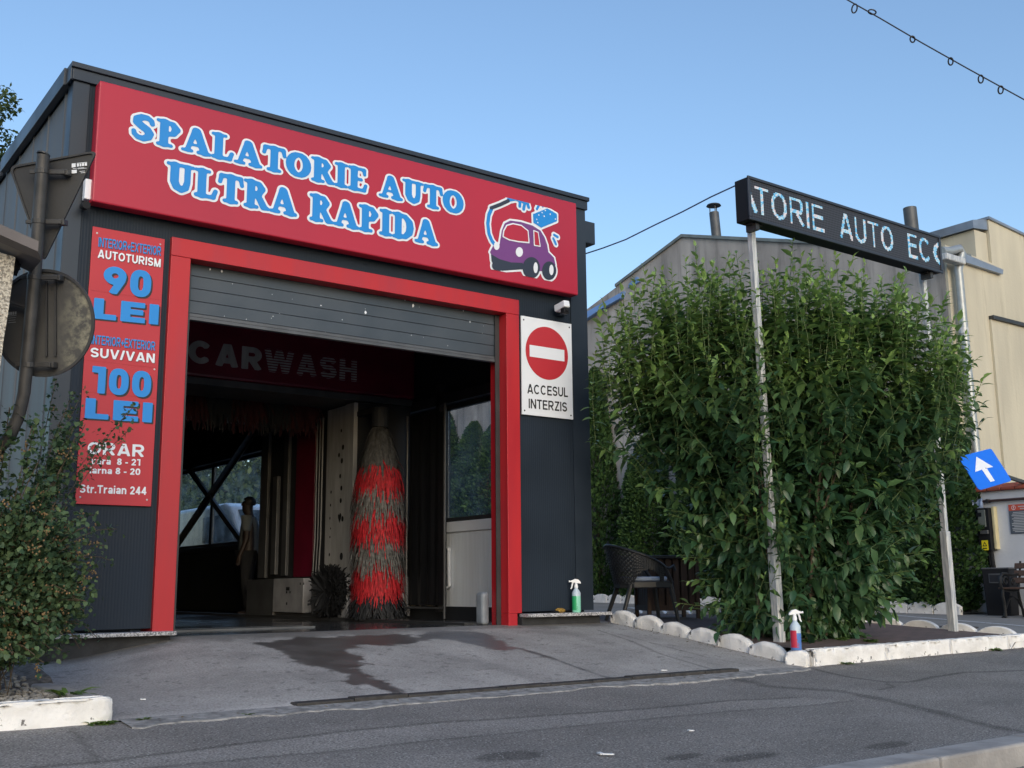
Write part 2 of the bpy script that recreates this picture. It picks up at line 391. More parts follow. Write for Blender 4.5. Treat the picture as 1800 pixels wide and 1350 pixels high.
# marching squares on a signed distance field -> flat polygons (u, v)
def march(fn, x0, x1, y0, y1, h):
    nx = int(math.ceil((x1-x0)/h)); ny = int(math.ceil((y1-y0)/h))
    gx, gy = np.meshgrid(x0+np.arange(nx+1)*h, y0+np.arange(ny+1)*h, indexing='ij'); d = fn(gx, gy)
    vs = []; fs = []; cache = {}
    def vid(key, p):
        if key not in cache: cache[key] = len(vs); vs.append(p)
        return cache[key]
    dl = d.tolist(); act = np.argwhere((d[:-1, :-1] < 0) | (d[1:, :-1] < 0) | (d[:-1, 1:] < 0) | (d[1:, 1:] < 0))
    for i, j in act.tolist():
        c = [(i, j), (i+1, j), (i+1, j+1), (i, j+1)]; poly = []
        for k in range(4):
            a = c[k]; b = c[(k+1) % 4]; da = dl[a[0]][a[1]]; db = dl[b[0]][b[1]]
            if da < 0: poly.append(vid(a, (x0+a[0]*h, y0+a[1]*h)))
            if (da < 0) != (db < 0):
                t = da/(da-db); key = (min(a, b), max(a, b)); poly.append(vid(key, (x0+(a[0]+(b[0]-a[0])*t)*h, y0+(a[1]+(b[1]-a[1])*t)*h)))
        if len(poly) > 2: fs.append(tuple(poly))
    return vs, fs

# grotesque lettering as distance fields (cap height 1, stroke width t)
def _arc(cx, cy, rx, ry, a0, a1, n=14): return [(cx+rx*math.cos(math.radians(a0+(a1-a0)*i/n)), cy+ry*math.sin(math.radians(a0+(a1-a0)*i/n))) for i in range(n+1)]
def sans_glyph(c, t):
    h = t/2
    if c in 'Ii': return t, [[(h, 0), (h, 1 if c == 'I' else .73)]]+([[(h, 1-t*.95), (h, 1)]] if c == 'i' else [])
    if c == 'N': w = .74; return w, [[(h, 0), (h, 1)], [(w-h, 0), (w-h, 1)], [(h, 1), (w-h, 0)]]
    if c == 'M': w = .86; return w, [[(h, 0), (h, 1)], [(w-h, 0), (w-h, 1)], [(h, 1), (w/2, .0)], [(w/2, .0), (w-h, 1)]]
    if c == 'H': w = .73; return w, [[(h, 0), (h, 1)], [(w-h, 0), (w-h, 1)], [(h, .52), (w-h, .52)]]
    if c == 'A': w = .82; return w, [[(h*.95, 0), (w/2, 1.05)], [(w-h*.95, 0), (w/2, 1.05)], [(.22, .27), (w-.22, .27)]]
    if c == 'V': w = .80; return w, [[(h*.95, 1), (w/2, -.05)], [(w-h*.95, 1), (w/2, -.05)]]
    if c == 'v': w = .60; return w, [[(h*.95, .74), (w/2, -.02)], [(w-h*.95, .74), (w/2, -.02)]]
    if c == 'W': w = 1.14; return w, [[(h*.9, 1), (w*.28, -.03)], [(w*.28, -.03), (w/2, 1)], [(w/2, 1), (w*.72, -.03)], [(w*.72, -.03), (w-h*.9, 1)]]
    if c == 'X': w = .76; return w, [[(h, 0), (w-h, 1)], [(h, 1), (w-h, 0)]]
    if c == 'Z': w = .66; return w, [[(.03, 1-h), (w, 1-h)], [(.0, h), (w, h)], [(h*1.2, h), (w-h*1.2, 1-h)]]
    if c == 'T': w = .68; return w, [[(0, 1-h), (w, 1-h)], [(w/2, 0), (w/2, 1)]]
    if c == 'L': w = .60; return w, [[(h, 0), (h, 1)], [(0, h), (w, h)]]
    if c == 'E': w = .66; return w, [[(h, 0), (h, 1)], [(0, h), (w, h)], [(0, .51), (w-.05, .51)], [(0, 1-h), (w-.01, 1-h)]]
    if c == 'U': w = .73; return w, [[(h, 1)]+_arc(w/2, .37, w/2-h, .37-h, 180, 360)+[(w-h, 1)]]
    if c == 'O': w = .82; return w, [_arc(w/2, .5, w/2-h, .5-h, 0, 360, 28)]
    if c == '0':
        w = .64; p = []
        for i in range(33):
            a = 2*math.pi*i/32; ca, sa = math.cos(a), math.sin(a); p.append((w/2+(w/2-h)*math.copysign(abs(ca)**.75, ca), .5+(.5-h)*math.copysign(abs(sa)**.75, sa)))
        return w, [p]
    if c == 'C': w = .84; return w, [_arc(w/2, .5, w/2-h, .5-h, 42, 318, 22)]
    if c == 'S': w = .70; ry = (1-t)/4; rx = w/2-h; return w, [_arc(w/2, 1-h-ry, rx, ry, 18, 270)+_arc(w/2, h+ry, rx, ry, 90, -162)[1:]]
    if c == 'R': w = .77; rx = .2; ry = (1-h-.46)/2; return w, [[(h, 0), (h, 1)], [(h, 1-h)]+_arc(w-h-rx-.03, .46+ry, rx, ry, 90, -90)+[(h, .46)], [(.36, .46), (w-h*1.05, 0)]]
    if c == '1': w = .46; return w, [[(w-h, 0), (w-h, 1)], [(.02, 1-h), (w-h, 1-h)]]
    if c == '2': w = .60; return w, [_arc(w/2, .69, w/2-h, .31-h, 170, -35)+[(h*1.3, h*1.2)], [(.02, h), (w, h)]]
    if c == '4': w = .64; x = w-.20; return w, [[(x, 0), (x, 1)], [(0, .29), (w, .29)], [(x, 1), (h, .29)]]
    if c == '8': w = .62; return w, [_arc(w/2, .735, w/2-h-.03, .265-h, 0, 360, 20), _arc(w/2, .29, w/2-h, .29-h, 0, 360, 20)]
    if c == '9': w = .68; ry = .335; return w, [_arc(w/2, 1-ry, w/2-h, ry-h, 0, 360, 24), [(w-h-.005, .62), (w-h-.03, .5), (w*.42, 0)]]
    if c == '+': w = .56; return w, [[(0, .44), (w, .44)], [(w/2, .16), (w/2, .72)]]
    if c == '/': w = .34; return w, [[(t*.3, -.02), (w-t*.3, 1.02)]]
    if c == '-': w = .36; return w, [[(0, .36), (w, .36)]]
    if c == '.': return t, [[(h, 0), (h, t)]]
    if c == 'a': w = .58; return w, [_arc(w*.44, .215, w*.44-h, .215-h*.9, 0, 360, 18), [(w-h, 0), (w-h, .5)]+_arc(w/2, .5, w/2-h, .25-h, 0, 160, 10)]
    if c == 'r': w = .42; return w, [[(h, 0), (h, .74)], [(h, .42)]+_arc(w-.02, .42, w-.02-h, .32-h, 180, 90, 8)]
    if c == 'n': w = .60; return w, [[(h, 0), (h, .74)], [(h, .45)]+_arc(w/2, .45, w/2-h, .30-h, 180, 0, 12)+[(w-h, 0)]]
    if c == 't': w = .38; return w, [[(w*.45, h), (w*.45, .95)], [(0, .74-h), (w, .74-h)], [(w*.45, h), (w, h)]]
    return .3, []
def sans_field(s, t, gap=.11, space=.34):
    x = 0; pr = []
    for ch in s:
        if ch == ' ': x += space; continue
        w_, st = sans_glyph(ch, t); pr.append((x, x+w_, st)); x += w_+gap
    tot = x-gap
    def fn(gx, gy):
        D = np.full(gx.shape, 9.); ax_ = gx[:, 0]
        for xa, xb, st in pr:
            i0 = np.searchsorted(ax_, xa-.15); i1 = np.searchsorted(ax_, xb+.15); X = gx[i0:i1]-xa; Y = gy[i0:i1]; d = np.full(X.shape, 9.)
            for path in st:
                n = len(path)-1; closed = math.dist(path[0], path[-1]) < 1e-6
                for k in range(n):
                    (ax, ay), (bx, by) = path[k], path[k+1]; vx, vy = bx-ax, by-ay; l = math.hypot(vx, vy)+1e-12
                    q = ((X-ax)*vx+(Y-ay)*vy)/l; tt_ = np.clip(q/l, 0, 1); e = np.hypot(X-ax-tt_*vx, Y-ay-tt_*vy)-t/2
                    if k == 0 and not closed: e = np.maximum(e, -q)
                    if k == n-1 and not closed: e = np.maximum(e, q-l)
                    d = np.minimum(d, e)
            D[i0:i1] = np.minimum(D[i0:i1], np.maximum(d, np.maximum(-Y, Y-1)))
        return D
    return fn, tot
_tc = {}
def text_poly(s, t):
    if (s, t) not in _tc:
        fn, wd = sans_field(s, t); v, f = march(fn, -.1, wd+.1, -.1, 1.1, .031); _tc[(s, t)] = ([(q[0]/wd, q[1]) for q in v], f)
    return _tc[(s, t)]
def text_on(mb, s, pl, pr, pt, conv, t=.2, dx=0, dz=0, dn=(0, 0, 0)):
    """place a line of text: pl/pr = left/right end of the baseline, pt = cap top at the left end"""
    A = conv(*pl); B = conv(*pr); C = conv(*pt); v, f = text_poly(s, t); ex = B-A; ez = Vector((0, 0, C.z-A.z))
    off = Vector(dn)+ex.normalized()*dx+Vector((0, 0, dz))
    return mb.add([A+ex*q[0]+ez*q[1]+off for q in v], f)

# rounded slab-serif display letters as distance fields (cap height 1)
_st = .13
GL = {
 'S': (.76, [[(.63, .70, .075), (.60, .82, .085), (.48, .895, .10), (.33, .885, .115), (.20, .79, .125), (.20, .66, .13), (.33, .555, .135), (.48, .46, .135), (.56, .34, .13), (.53, .2, .12), (.39, .105, .105), (.24, .125, .095), (.13, .22, .08), (.11, .33, .07)]]),
 'P': (.78, [[(.25, .1, _st), (.25, .9, _st)], [(.09, .065, .065), (.46, .065, .065)], [(.07, .935, .06), (.3, .93, .065)], [(.3, .925, .07), (.5, .88, .1), (.6, .71, .13), (.52, .53, .1), (.32, .46, .07)]]),
 'A': (.93, [[(.2, .08, .075), (.42, .88, .09)], [(.47, .84, .13), (.72, .1, .13)], [(.28, .31, .05), (.62, .31, .05)], [(.07, .065, .06), (.32, .065, .065)], [(.54, .065, .065), (.87, .065, .065)]]),
 'L': (.75, [[(.25, .1, _st), (.25, .9, _st)], [(.07, .935, .06), (.45, .935, .06)], [(.09, .07, .07), (.6, .075, .07)], [(.6, .09, .075), (.665, .30, .07)]]),
 'T': (.82, [[(.41, .1, _st), (.41, .9, _st)], [(.23, .065, .065), (.59, .065, .065)], [(.12, .925, .075), (.70, .925, .075)], [(.11, .9, .075), (.07, .69, .065)], [(.71, .9, .075), (.75, .69, .065)]]),
 'O': (.88, [[(.44+.29*math.cos(a)*1.0, .5+.40*math.sin(a), .095+.05*abs(math.cos(a))) for a in [2*math.pi*i/20 for i in range(21)]]]),
 'R': (.86, [[(.25, .1, _st), (.25, .9, _st)], [(.09, .065, .065), (.44, .065, .065)], [(.07, .935, .06), (.3, .93, .065)], [(.3, .925, .07), (.5, .88, .1), (.585, .73, .125), (.52, .57, .1), (.32, .50, .07)], [(.46, .5, .11), (.66, .12, .12)], [(.66, .075, .07), (.80, .07, .065)]]),
 'I': (.50, [[(.25, .1, _st), (.25, .9, _st)], [(.07, .065, .065), (.43, .065, .065)], [(.07, .935, .06), (.43, .935, .06)]]),
 'E': (.76, [[(.25, .1, _st), (.25, .9, _st)], [(.08, .93, .065), (.6, .93, .07)], [(.61, .91, .075), (.63, .73, .06)], [(.3, .5, .06), (.5, .5, .07)], [(.09, .07, .07), (.62, .07, .07)], [(.62, .09, .075), (.675, .29, .065)]]),
 'U': (.84, [[(.25, .9, _st), (.25, .36, _st), (.32, .19, .125), (.45, .12, .115), (.58, .2, .105), (.625, .4, .095), (.625, .9, .095)], [(.06, .935, .06), (.43, .935, .06)], [(.49, .935, .06), (.78, .935, .06)]]),
 'D': (.89, [[(.25, .1, _st), (.25, .9, _st)], [(.07, .935, .06), (.3, .93, .065)], [(.08, .065, .065), (.3, .07, .065)], [(.28, .925, .07), (.52, .88, .1), (.67, .7, .135), (.70, .5, .145), (.67, .3, .135), (.52, .12, .1), (.28, .075, .07)]]),
}
def word_field(s, gap=-.03, space=.42):
    x = 0; pr = []
    for ch in s:
        if ch == ' ': x += space; continue
        wd, strokes = GL[ch]; pr.append((x, x+wd, [[(a+x, b, r) for a, b, r in st] for st in strokes])); x += wd+gap
    def fn(gx, gy):
        D = np.full(gx.shape, 9.)
        for xa, xb, strokes in pr:
            i0 = np.searchsorted(gx[:, 0], xa-.2); i1 = np.searchsorted(gx[:, 0], xb+.2); X = gx[i0:i1]; Y = gy[i0:i1]
            acc = None
            for st in strokes:
                d = np.full(X.shape, 9.)
                for (ax, ay, ra), (bx, by, rb) in zip(st[:-1], st[1:]):
                    vx, vy = bx-ax, by-ay; t = np.clip(((X-ax)*vx+(Y-ay)*vy)/(vx*vx+vy*vy+1e-12), 0, 1)
                    d = np.minimum(d, np.hypot(X-ax-t*vx, Y-ay-t*vy)-(ra+(rb-ra)*t))
                if acc is None: acc = d
                else:
                    k = .05; hh = np.maximum(k-np.abs(acc-d), 0)/k; acc = np.minimum(acc, d)-hh*hh*k*.25
            D[i0:i1] = np.minimum(D[i0:i1], acc)
        return D
    return fn, x-gap

# =================================================================== GROUND
def terr_z(x, y):
    """height of the paved/asphalt ground around the plot"""
    x = np.asarray(x, float); y = np.asarray(y, float)
    return -.688-.066*(6-np.minimum(y, 6))+np.clip((x-7.4)/3.5, 0, 1)*.028
def drive_z(x, y):
    t = np.clip((y-6)/2.5, 0, 1); top = -.375-.14*sstep(3.15, 2.0, x); bot = -.686+.0*x+np.clip((x-7.4)/3.5, 0, 1)*.028
    t2 = t*.85+.15*np.sin(t*math.pi/2)
    return bot+(top-bot)*t2
def terrace_z(x, y): return -.555+.062*np.clip(np.asarray(y, float)-6.0, -1, 2.7)
def yard_z(x, y): y = np.asarray(y, float); return np.where(y < 9.9, -.525-.02*(9.9-y), -.525+.0137*(y-9.9))
def g_on(px, py, zf, it=40):
    z = -.6
    for _ in range(it):
        p = atZ(px, py, z); z = .5*z+.5*float(zf(p.x, p.y))
    return atZ(px, py, z)
def grid_sheet(name, x0, x1, y0, y1, h, zf, m, attrs=None, hy=None):
    nx = max(1, int(round((x1-x0)/h))); ny = max(1, int(round((y1-y0)/(hy or h))))
    X, Y = np.meshgrid(np.linspace(x0, x1, nx+1), np.linspace(y0, y1, ny+1), indexing='ij'); Z = zf(X, Y)
    i = np.arange(nx)[:, None]*(ny+1)+np.arange(ny)[None]; q = np.stack([i, i+ny+1, i+ny+2, i+1], -1).reshape(-1, 4)
    at_ = {k: f(X, Y).ravel() for k, f in (attrs or {}).items()}
    o = np_mesh(name, np.stack([X, Y, Z], -1).reshape(-1, 3), [q], m, smooth=True, attrs=at_); o['kind'] = 'structure'; return o

def ground_mat(name, base, fine, fscale, bump, rough, wetcol=None, speck=None):
    """albedo = base * 'shade' attribute + fine aggregate noise; 'wet' attribute darkens and smooths"""
    m = bpy.data.materials.new(name); m.use_nodes = True; n = m.node_tree; L = n.links.new; b = n.nodes["Principled BSDF"]
    tc = n.nodes.new("ShaderNodeTexCoord")
    no = n.nodes.new("ShaderNodeTexNoise"); no.inputs["Scale"].default_value = fscale; no.inputs["Detail"].default_value = 3; L(tc.outputs["Object"], no.inputs["Vector"])
    n2 = n.nodes.new("ShaderNodeTexNoise"); n2.inputs["Scale"].default_value = 1.7; n2.inputs["Detail"].default_value = 8; L(tc.outputs["Object"], n2.inputs["Vector"])
    r1 = n.nodes.new("ShaderNodeMapRange"); r1.inputs[1].default_value = .3; r1.inputs[2].default_value = .7; r1.inputs[3].default_value = 1-fine; r1.inputs[4].default_value = 1+fine; L(no.outputs[0], r1.inputs[0])
    r2 = n.nodes.new("ShaderNodeMapRange"); r2.inputs[1].default_value = .3; r2.inputs[2].default_value = .7; r2.inputs[3].default_value = .85; r2.inputs[4].default_value = 1.13; L(n2.outputs[0], r2.inputs[0])
    sh = n.nodes.new("ShaderNodeAttribute"); sh.attribute_name = "shade"
    m1 = n.nodes.new("ShaderNodeMath"); m1.operation = 'MULTIPLY'; L(r1.outputs[0], m1.inputs[0]); L(r2.outputs[0], m1.inputs[1])
    m2 = n.nodes.new("ShaderNodeMath"); m2.operation = 'MULTIPLY'; L(m1.outputs[0], m2.inputs[0]); L(sh.outputs["Fac"], m2.inputs[1])
    vm = n.nodes.new("ShaderNodeVectorMath"); vm.operation = 'SCALE'; vm.inputs[0].default_value = base; L(m2.outputs[0], vm.inputs["Scale"])
    out = vm.outputs[0]
    if speck:
        vo = n.nodes.new("ShaderNodeTexVoronoi"); vo.inputs["Scale"].default_value = speck[0]; L(tc.outputs["Object"], vo.inputs["Vector"])
        lt = n.nodes.new("ShaderNodeMath"); lt.operation = 'LESS_THAN'; lt.inputs[1].default_value = speck[1]; L(vo.outputs["Distance"], lt.inputs[0])
        sx = n.nodes.new("ShaderNodeSeparateColor"); L(vo.outputs["Color"], sx.inputs[0])
        gt = n.nodes.new("ShaderNodeMath"); gt.operation = 'GREATER_THAN'; gt.inputs[1].default_value = speck[2]; L(sx.outputs[0], gt.inputs[0])
        mm = n.nodes.new("ShaderNodeMath"); mm.operation = 'MULTIPLY'; L(lt.outputs[0], mm.inputs[0]); L(gt.outputs[0], mm.inputs[1])
        mx = n.nodes.new("ShaderNodeMix"); mx.data_type = 'RGBA'; L(mm.outputs[0], mx.inputs[0]); L(out, mx.inputs[6]); mx.inputs[7].default_value = speck[3]+(1,); out = mx.outputs[2]
    wt = n.nodes.new("ShaderNodeAttribute"); wt.attribute_name = "wet"
    if wetcol:
        mx = n.nodes.new("ShaderNodeMix"); mx.data_type = 'RGBA'; L(wt.outputs["Fac"], mx.inputs[0]); L(out, mx.inputs[6]); mx.inputs[7].default_value = wetcol+(1,); out = mx.outputs[2]
        rr = n.nodes.new("ShaderNodeMapRange"); rr.inputs[3].default_value = rough; rr.inputs[4].default_value = .32 if rough > .5 else .06; L(wt.outputs["Fac"], rr.inputs[0]); L(rr.outputs[0], b.inputs["Roughness"])
    else: b.inputs["Roughness"].default_value = rough
    L(out, b.inputs["Base Color"])
    bp = n.nodes.new("ShaderNodeBump"); bp.inputs["Strength"].default_value = bump; bp.inputs["Distance"].default_value = .006; L(no.outputs[0], bp.inputs["Height"]); L(bp.outputs[0], b.inputs["Normal"])
    b.inputs["Specular IOR Level"].default_value = .35
    return m

one = lambda X, Y: np.ones_like(X)
zero = lambda X, Y: np.zeros_like(X)
M['ground'] = ground_mat('far_ground', (.16, .16, .155), .15, 20, .2, .9)
M['asphalt'] = ground_mat('asphalt', (.208, .194, .180), .6, 95, .9, .88, (.05, .05, .055), speck=(62, .26, .84, (.46, .45, .43)))
M['driveway'] = ground_mat('driveway_concrete', (.335, .318, .298), .30, 80, .45, .75, (.082, .074, .068))
M['yard'] = ground_mat('yard_asphalt', (.24, .23, .215), .14, 110, .4, .85)
M['bayfloor'] = ground_mat('bay_floor', (.06, .062, .066), .2, 40, .08, .3, (.03, .032, .035))

grid_sheet('ground', -300, 300, -300, 300, 60, lambda X, Y: np.full_like(X, -1.25), M['ground'], {'shade': one, 'wet': zero})
grid_sheet('road', -60, 70, -8, 3.26, 6, lambda X, Y: np.full_like(X, -.965), M['asphalt'], {'shade': lambda X, Y: one(X, Y)*1.0, 'wet': zero}, hy=.8)

GP = lambda px, py: (lambda p: (p.x, p.y))(g_on(px, py, terr_z))
seamA = [GP(*p) for p in ((60, 1350), (200, 1337), (480, 1300), (620, 1284), (760, 1270), (1000, 1255), (1150, 1244), (1280, 1232), (1400, 1226))]
seamB = [GP(*p) for p in ((150, 1362), (270, 1350), (480, 1330), (620, 1318), (750, 1302), (900, 1288), (1100, 1268), (1280, 1250), (1400, 1242), (1500, 1232))]
crack = [GP(*p) for p in ((1275, 1188), (1310, 1197), (1350, 1205), (1480, 1216), (1560, 1231), (1640, 1250), (1720, 1272), (1800, 1287), (1900, 1310))]
seamC = [GP(*p) for p in ((1432, 1176), (1460, 1184), (1500, 1192), (1560, 1200), (1600, 1199), (1640, 1190), (1700, 1182), (1800, 1178))]
seamD = [GP(*p) for p in ((1560, 1203), (1570, 1208), (1545, 1213))]
seamE = [GP(*p) for p in ((125, 1280), (150, 1310), (175, 1345))]
spots = [(GP(895, 1330), .20, .10), (GP(1200, 1331), .14, .05), (GP(1320, 1330), .22, .06), (GP(1560, 1310), .2, .06)]
band = seamA+seamB[::-1]
def asph_shade(X, Y):
    wob = (fbm(X, Y, 3, 5)-.5)*.06
    s = 1+.22*(fbm(X, Y, .9, 2)-.5)+.16*(fbm(X*.35, Y, 4, 8)-.5)
    s *= 1+.20*sstep(.03, -.03, sd_poly(X, Y+wob*.4, band))
    for ln, wd, k in ((seamA, .016, .45), (seamB, .013, .35), (seamC, .02, .5), (seamD, .015, .4), (seamE, .012, .3)):
        s *= 1-k*sstep(wd*2.2, wd*.5, d_polyline(X+wob*.3, Y+wob*.3, ln)+.012*(fbm(X, Y, 14, 4)-.5))
    dcr = d_polyline(X+wob, Y+wob*.7, crack)
    s *= 1-.42*sstep(.11, .02, dcr+.10*(fbm(X, Y, 8, 3)-.4))
    for (cx, cy), rx, ry in spots:
        s *= 1-.45*sstep(1.15, .8, np.hypot((X-cx)/rx, (Y-cy)/ry)+.5*(fbm(X, Y, 9, 6)-.5))
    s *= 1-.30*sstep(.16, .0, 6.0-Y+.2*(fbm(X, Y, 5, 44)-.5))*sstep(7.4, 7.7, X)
    # newer darker patch to the right of the seam
    s *= 1-.14*sstep(.0, .3, X-9.2+(fbm(X, Y, 1.2, 9)-.5)*1.2)*sstep(4.6, 5.4, Y)
    return s
mpv = grid_sheet('pavement', -2.0, 14, 3.43, 6.0, .03, lambda X, Y: terr_z(X, Y)+(fbm(X, Y, 1.2, 1)-.5)*.012, M['asphalt'], {'shade': asph_shade, 'wet': zero}, hy=.022)
grid_sheet('pavement_far', -60, -2.0, 3.43, 6.0, 4, terr_z, M['asphalt'], {'shade': one, 'wet': zero})
grid_sheet('pavement_near', 14, 70, 3.43, 6.0, 4, terr_z, M['asphalt'], {'shade': one, 'wet': zero})

DP = lambda px, py: (lambda p: (p.x, p.y))(g_on(px, py, drive_z))
wetpoly = [DP(*p) for p in ((455, 1130), (520, 1122), (600, 1119), (720, 1116), (735, 1128), (690, 1136), (640, 1138), (625, 1146), (648, 1168), (632, 1176), (655, 1190), (680, 1203), (706, 1215), (696, 1222), (655, 1207), (600, 1190), (545, 1172), (500, 1150))]
wet2 = [DP(*p) for p in ((720, 1116), (800, 1110), (858, 1112), (880, 1122), (915, 1138), (885, 1144), (850, 1136), (790, 1126), (740, 1127))]
stream = [DP(*p) for p in ((880, 1132), (930, 1146), (975, 1160), (1020, 1176), (1060, 1190), (1090, 1196))]
dcr1 = [DP(*p) for p in ((1050, 1108), (1110, 1128), (1160, 1150), (1220, 1168), (1260, 1180))]
dcr2 = [DP(*p) for p in ((1075, 1112), (1150, 1132), (1250, 1158), (1330, 1172), (1400, 1180))]
tyres = [[DP(*p) for p in q] for q in (((930, 1110), (1010, 1116), (1060, 1130)), ((760, 1150), (900, 1180), (960, 1200)), ((560, 1190), (610, 1215)), ((250, 1160), (330, 1150), (420, 1145)))]
def drv_wet(X, Y):
    e = (fbm(X, Y, 4, 3)-.5)*.30+(fbm(X, Y, 16, 4)-.5)*.14
    a = (.90+.35*(fbm(X, Y, 7, 26)-.4))*sstep(.025, -.035, sd_poly(X, Y, wetpoly)+e)
    b_ = .8*sstep(.03, -.05, sd_poly(X, Y, wet2)+e)
    c = .8*sstep(.03, .0, d_polyline(X, Y, stream)+e*.25-.006)
    d = .55*sstep(.35, .0, 8.55-Y+e*1.6-.12)
    return np.clip(np.maximum.reduce([a, b_, c, d]), 0, 1)
def drv_shade(X, Y):
    s = 1+.26*(fbm(X, Y, .8, 12)-.5)+.24*(fbm(X*.3, Y, 5, 13)-.5)+.16*(fbm(X, Y, 12, 14)-.5)+.18*(fbm(X*6, Y*.7, 1.2, 19)-.5)
    s *= 1-.35*(fbm(X, Y, 16, 23) > .735)
    for ln, wd, k in ((dcr1, .014, .4), (dcr2, .008, .4)):
        s *= 1-k*sstep(wd*2, wd*.3, d_polyline(X, Y, ln)+.03*(fbm(X, Y, 10, 15)-.5))
    for t in tyres: s *= 1-.16*sstep(.2, .02, d_polyline(X, Y, t)+.2*(fbm(X, Y, 6, 16)-.5))
    s *= 1+.30*sstep(.16, .0, Y-6.02+.10*(fbm(X, Y, 9, 17)-.5))*sstep(7.2, 6.6, X)
    p = DP(395, 1145); s *= 1+.3*sstep(.3, .0, np.hypot(X-p[0], (Y-p[1])*1.4)+.3*(fbm(X, Y, 8, 18)-.5))
    return s
grid_sheet('driveway', 1.80, 7.45, 6.0, 8.62, .022, lambda X, Y: drive_z(X, Y)+.004, M['driveway'], {'shade': drv_shade, 'wet': drv_wet})
def bay_wet(X, Y): return np.clip(.35+1.5*(fbm(X, Y, 1.1, 21)-.45), 0, 1)
grid_sheet('bay_floor', 1.95, 7.2, 8.6, 22.1, .12, lambda X, Y: np.full_like(X, -.374)-.004*np.clip(Y-9, 0, 3), M['bayfloor'], {'shade': one, 'wet': bay_wet})
grid_sheet('yard', 7.1, 40, 5.98, 70, .6, lambda X, Y: np.where((X < 10.4) & (Y < 11.0), -.98, yard_z(X, Y)), M['yard'], {'shade': lambda X, Y: 1+.25*(fbm(X, Y, .5, 31)-.5), 'wet': zero})
grid_sheet('waste_ground', -40, 7.1, 8.3, 70, 3, lambda X, Y: np.full_like(X, -.62), M['yard'], {'shade': one, 'wet': zero})

# terrace of small brown pavers
def paver_mat():
    m = bpy.data.materials.new('brown_pavers'); m.use_nodes = True; n = m.node_tree; L = n.links.new; b = n.nodes["Principled BSDF"]
    tc = n.nodes.new("ShaderNodeTexCoord"); br = n.nodes.new("ShaderNodeTexBrick"); br.inputs["Scale"].default_value = 1
    br.inputs["Brick Width"].default_value = .2; br.inputs["Row Height"].default_value = .1; br.inputs["Mortar Size"].default_value = .006
    br.inputs["Color1"].default_value = (.19, .12, .105, 1); br.inputs["Color2"].default_value = (.145, .10, .09, 1); br.inputs["Mortar"].default_value = (.05, .055, .04, 1)
    mp = n.nodes.new("ShaderNodeMapping"); mp.inputs["Rotation"].default_value = (0, 0, .3); L(tc.outputs["Object"], mp.inputs[0]); L(mp.outputs[0], br.inputs["Vector"])
    no = n.nodes.new("ShaderNodeTexNoise"); no.inputs["Scale"].default_value = 6; no.inputs["Detail"].default_value = 6; L(tc.outputs["Object"], no.inputs["Vector"])
    mx = n.nodes.new("ShaderNodeMix"); mx.data_type = 'RGBA'; mx.blend_type = 'MULTIPLY'; mx.inputs[0].default_value = .5; L(br.outputs[0], mx.inputs[6]); L(no.outputs[0], mx.inputs[7])
    L(mx.outputs[2], b.inputs["Base Color"]); b.inputs["Roughness"].default_value = .85
    bp = n.nodes.new("ShaderNodeBump"); bp.inputs["Strength"].default_value = .5; bp.inputs["Distance"].default_value = .01; bp.invert = True; L(br.outputs["Fac"], bp.inputs["Height"]); L(bp.outputs[0], b.inputs["Normal"])
    return m
M['terrace'] = paver_mat()
EDGE_A, EDGE_B = Vector((10.93, 6.1, 0)), Vector((10.25, 11.4, 0))   # far edge of the terrace
mb = MB(); n_ = 14
tv = []
for i in range(n_+1):
    y = 6.1+(11.4-6.1)*i/n_; xr = EDGE_A.x+(EDGE_B.x-EDGE_A.x)*i/n_; xl = 7.50 if y < 8.9 else 7.28
    tv += [(xl, y, float(terrace_z(0, y))), (xr, y, float(terrace_z(0, y)))]
mb.add(tv, [(2*i, 2*i+1, 2*i+3, 2*i+2) for i in range(n_)])
o = mb.build('terrace', M['terrace'], fix=False); o['kind'] = 'structure'

# kerbs of the road (grey stones, setting)
mb = MB()
x = -20.0
while x < 30:
    ln = 1.0; j = (rnd.random()-.5)*.012
    mb.box(x+.006, x+ln-.006, 3.24+j, 3.445+j*.5, -1.1, -.846+j*.5); x += ln
o = mb.build('road_kerb', M['concrete_k'], bevel=.015); o['kind'] = 'structure'
# worn line in the yard
mb = MB(); a = atZ(1560, 1083, -.535); b_ = atZ(1840, 1099, -.545)
dv = (b_-a).normalized(); sdv = Vector((-dv.y, dv.x, 0))*.05
mb.add([Vector((p.x, p.y, float(yard_z(p.x, p.y))+.004))+sg*sdv for p, sg in ((a, -1), (b_, -1), (b_, 1), (a, 1))], [(0, 1, 2, 3)])
o = mb.build('road_marking', M['linepaint'], fix=False); o['kind'] = 'structure'

# =================================================================== CAR WASH BUILDING
FY, XL, XR, ZT = 8.5, 2.0, 7.27, 4.11
B = thing('car_wash_building', 'dark anthracite metal clad car wash hall with wide red framed doorway', 'building', (4.6, 8.6, -.37))
OX0, OX1, OZ = 2.985, 6.200, 2.668      # clear opening
FX0, FX1, FZ = 2.822, 6.357, 2.824     # red frame outer
FYF = FY-.04
mb = MB()
mb.box(XL+.004, FX0, FY, FY+.12, -.30, ZT-.12); mb.box(FX1, XR, FY, FY+.12, -.25, ZT-.12); mb.box(FX0, FX1, FY+.001, FY+.121, FZ, ZT-.121)
mb.build('front_wall', M['anth'], B)
mb = MB(); mb.box(7.06, XR+.012, FY-.012, FY-.002, -.25, ZT-.13); mb.box(XR+.002, XR+.014, FY-.0, FY+.16, -.25, ZT-.13)
mb.box(XL-.012, XL+.11, FY-.012, FY-.002, -.29, ZT-.13); mb.box(XL-.014, XL-.002, FY, FY+.14, -.29, ZT-.13)
build_each(mb, 'corner_flashing', M['anth_plain'], B)
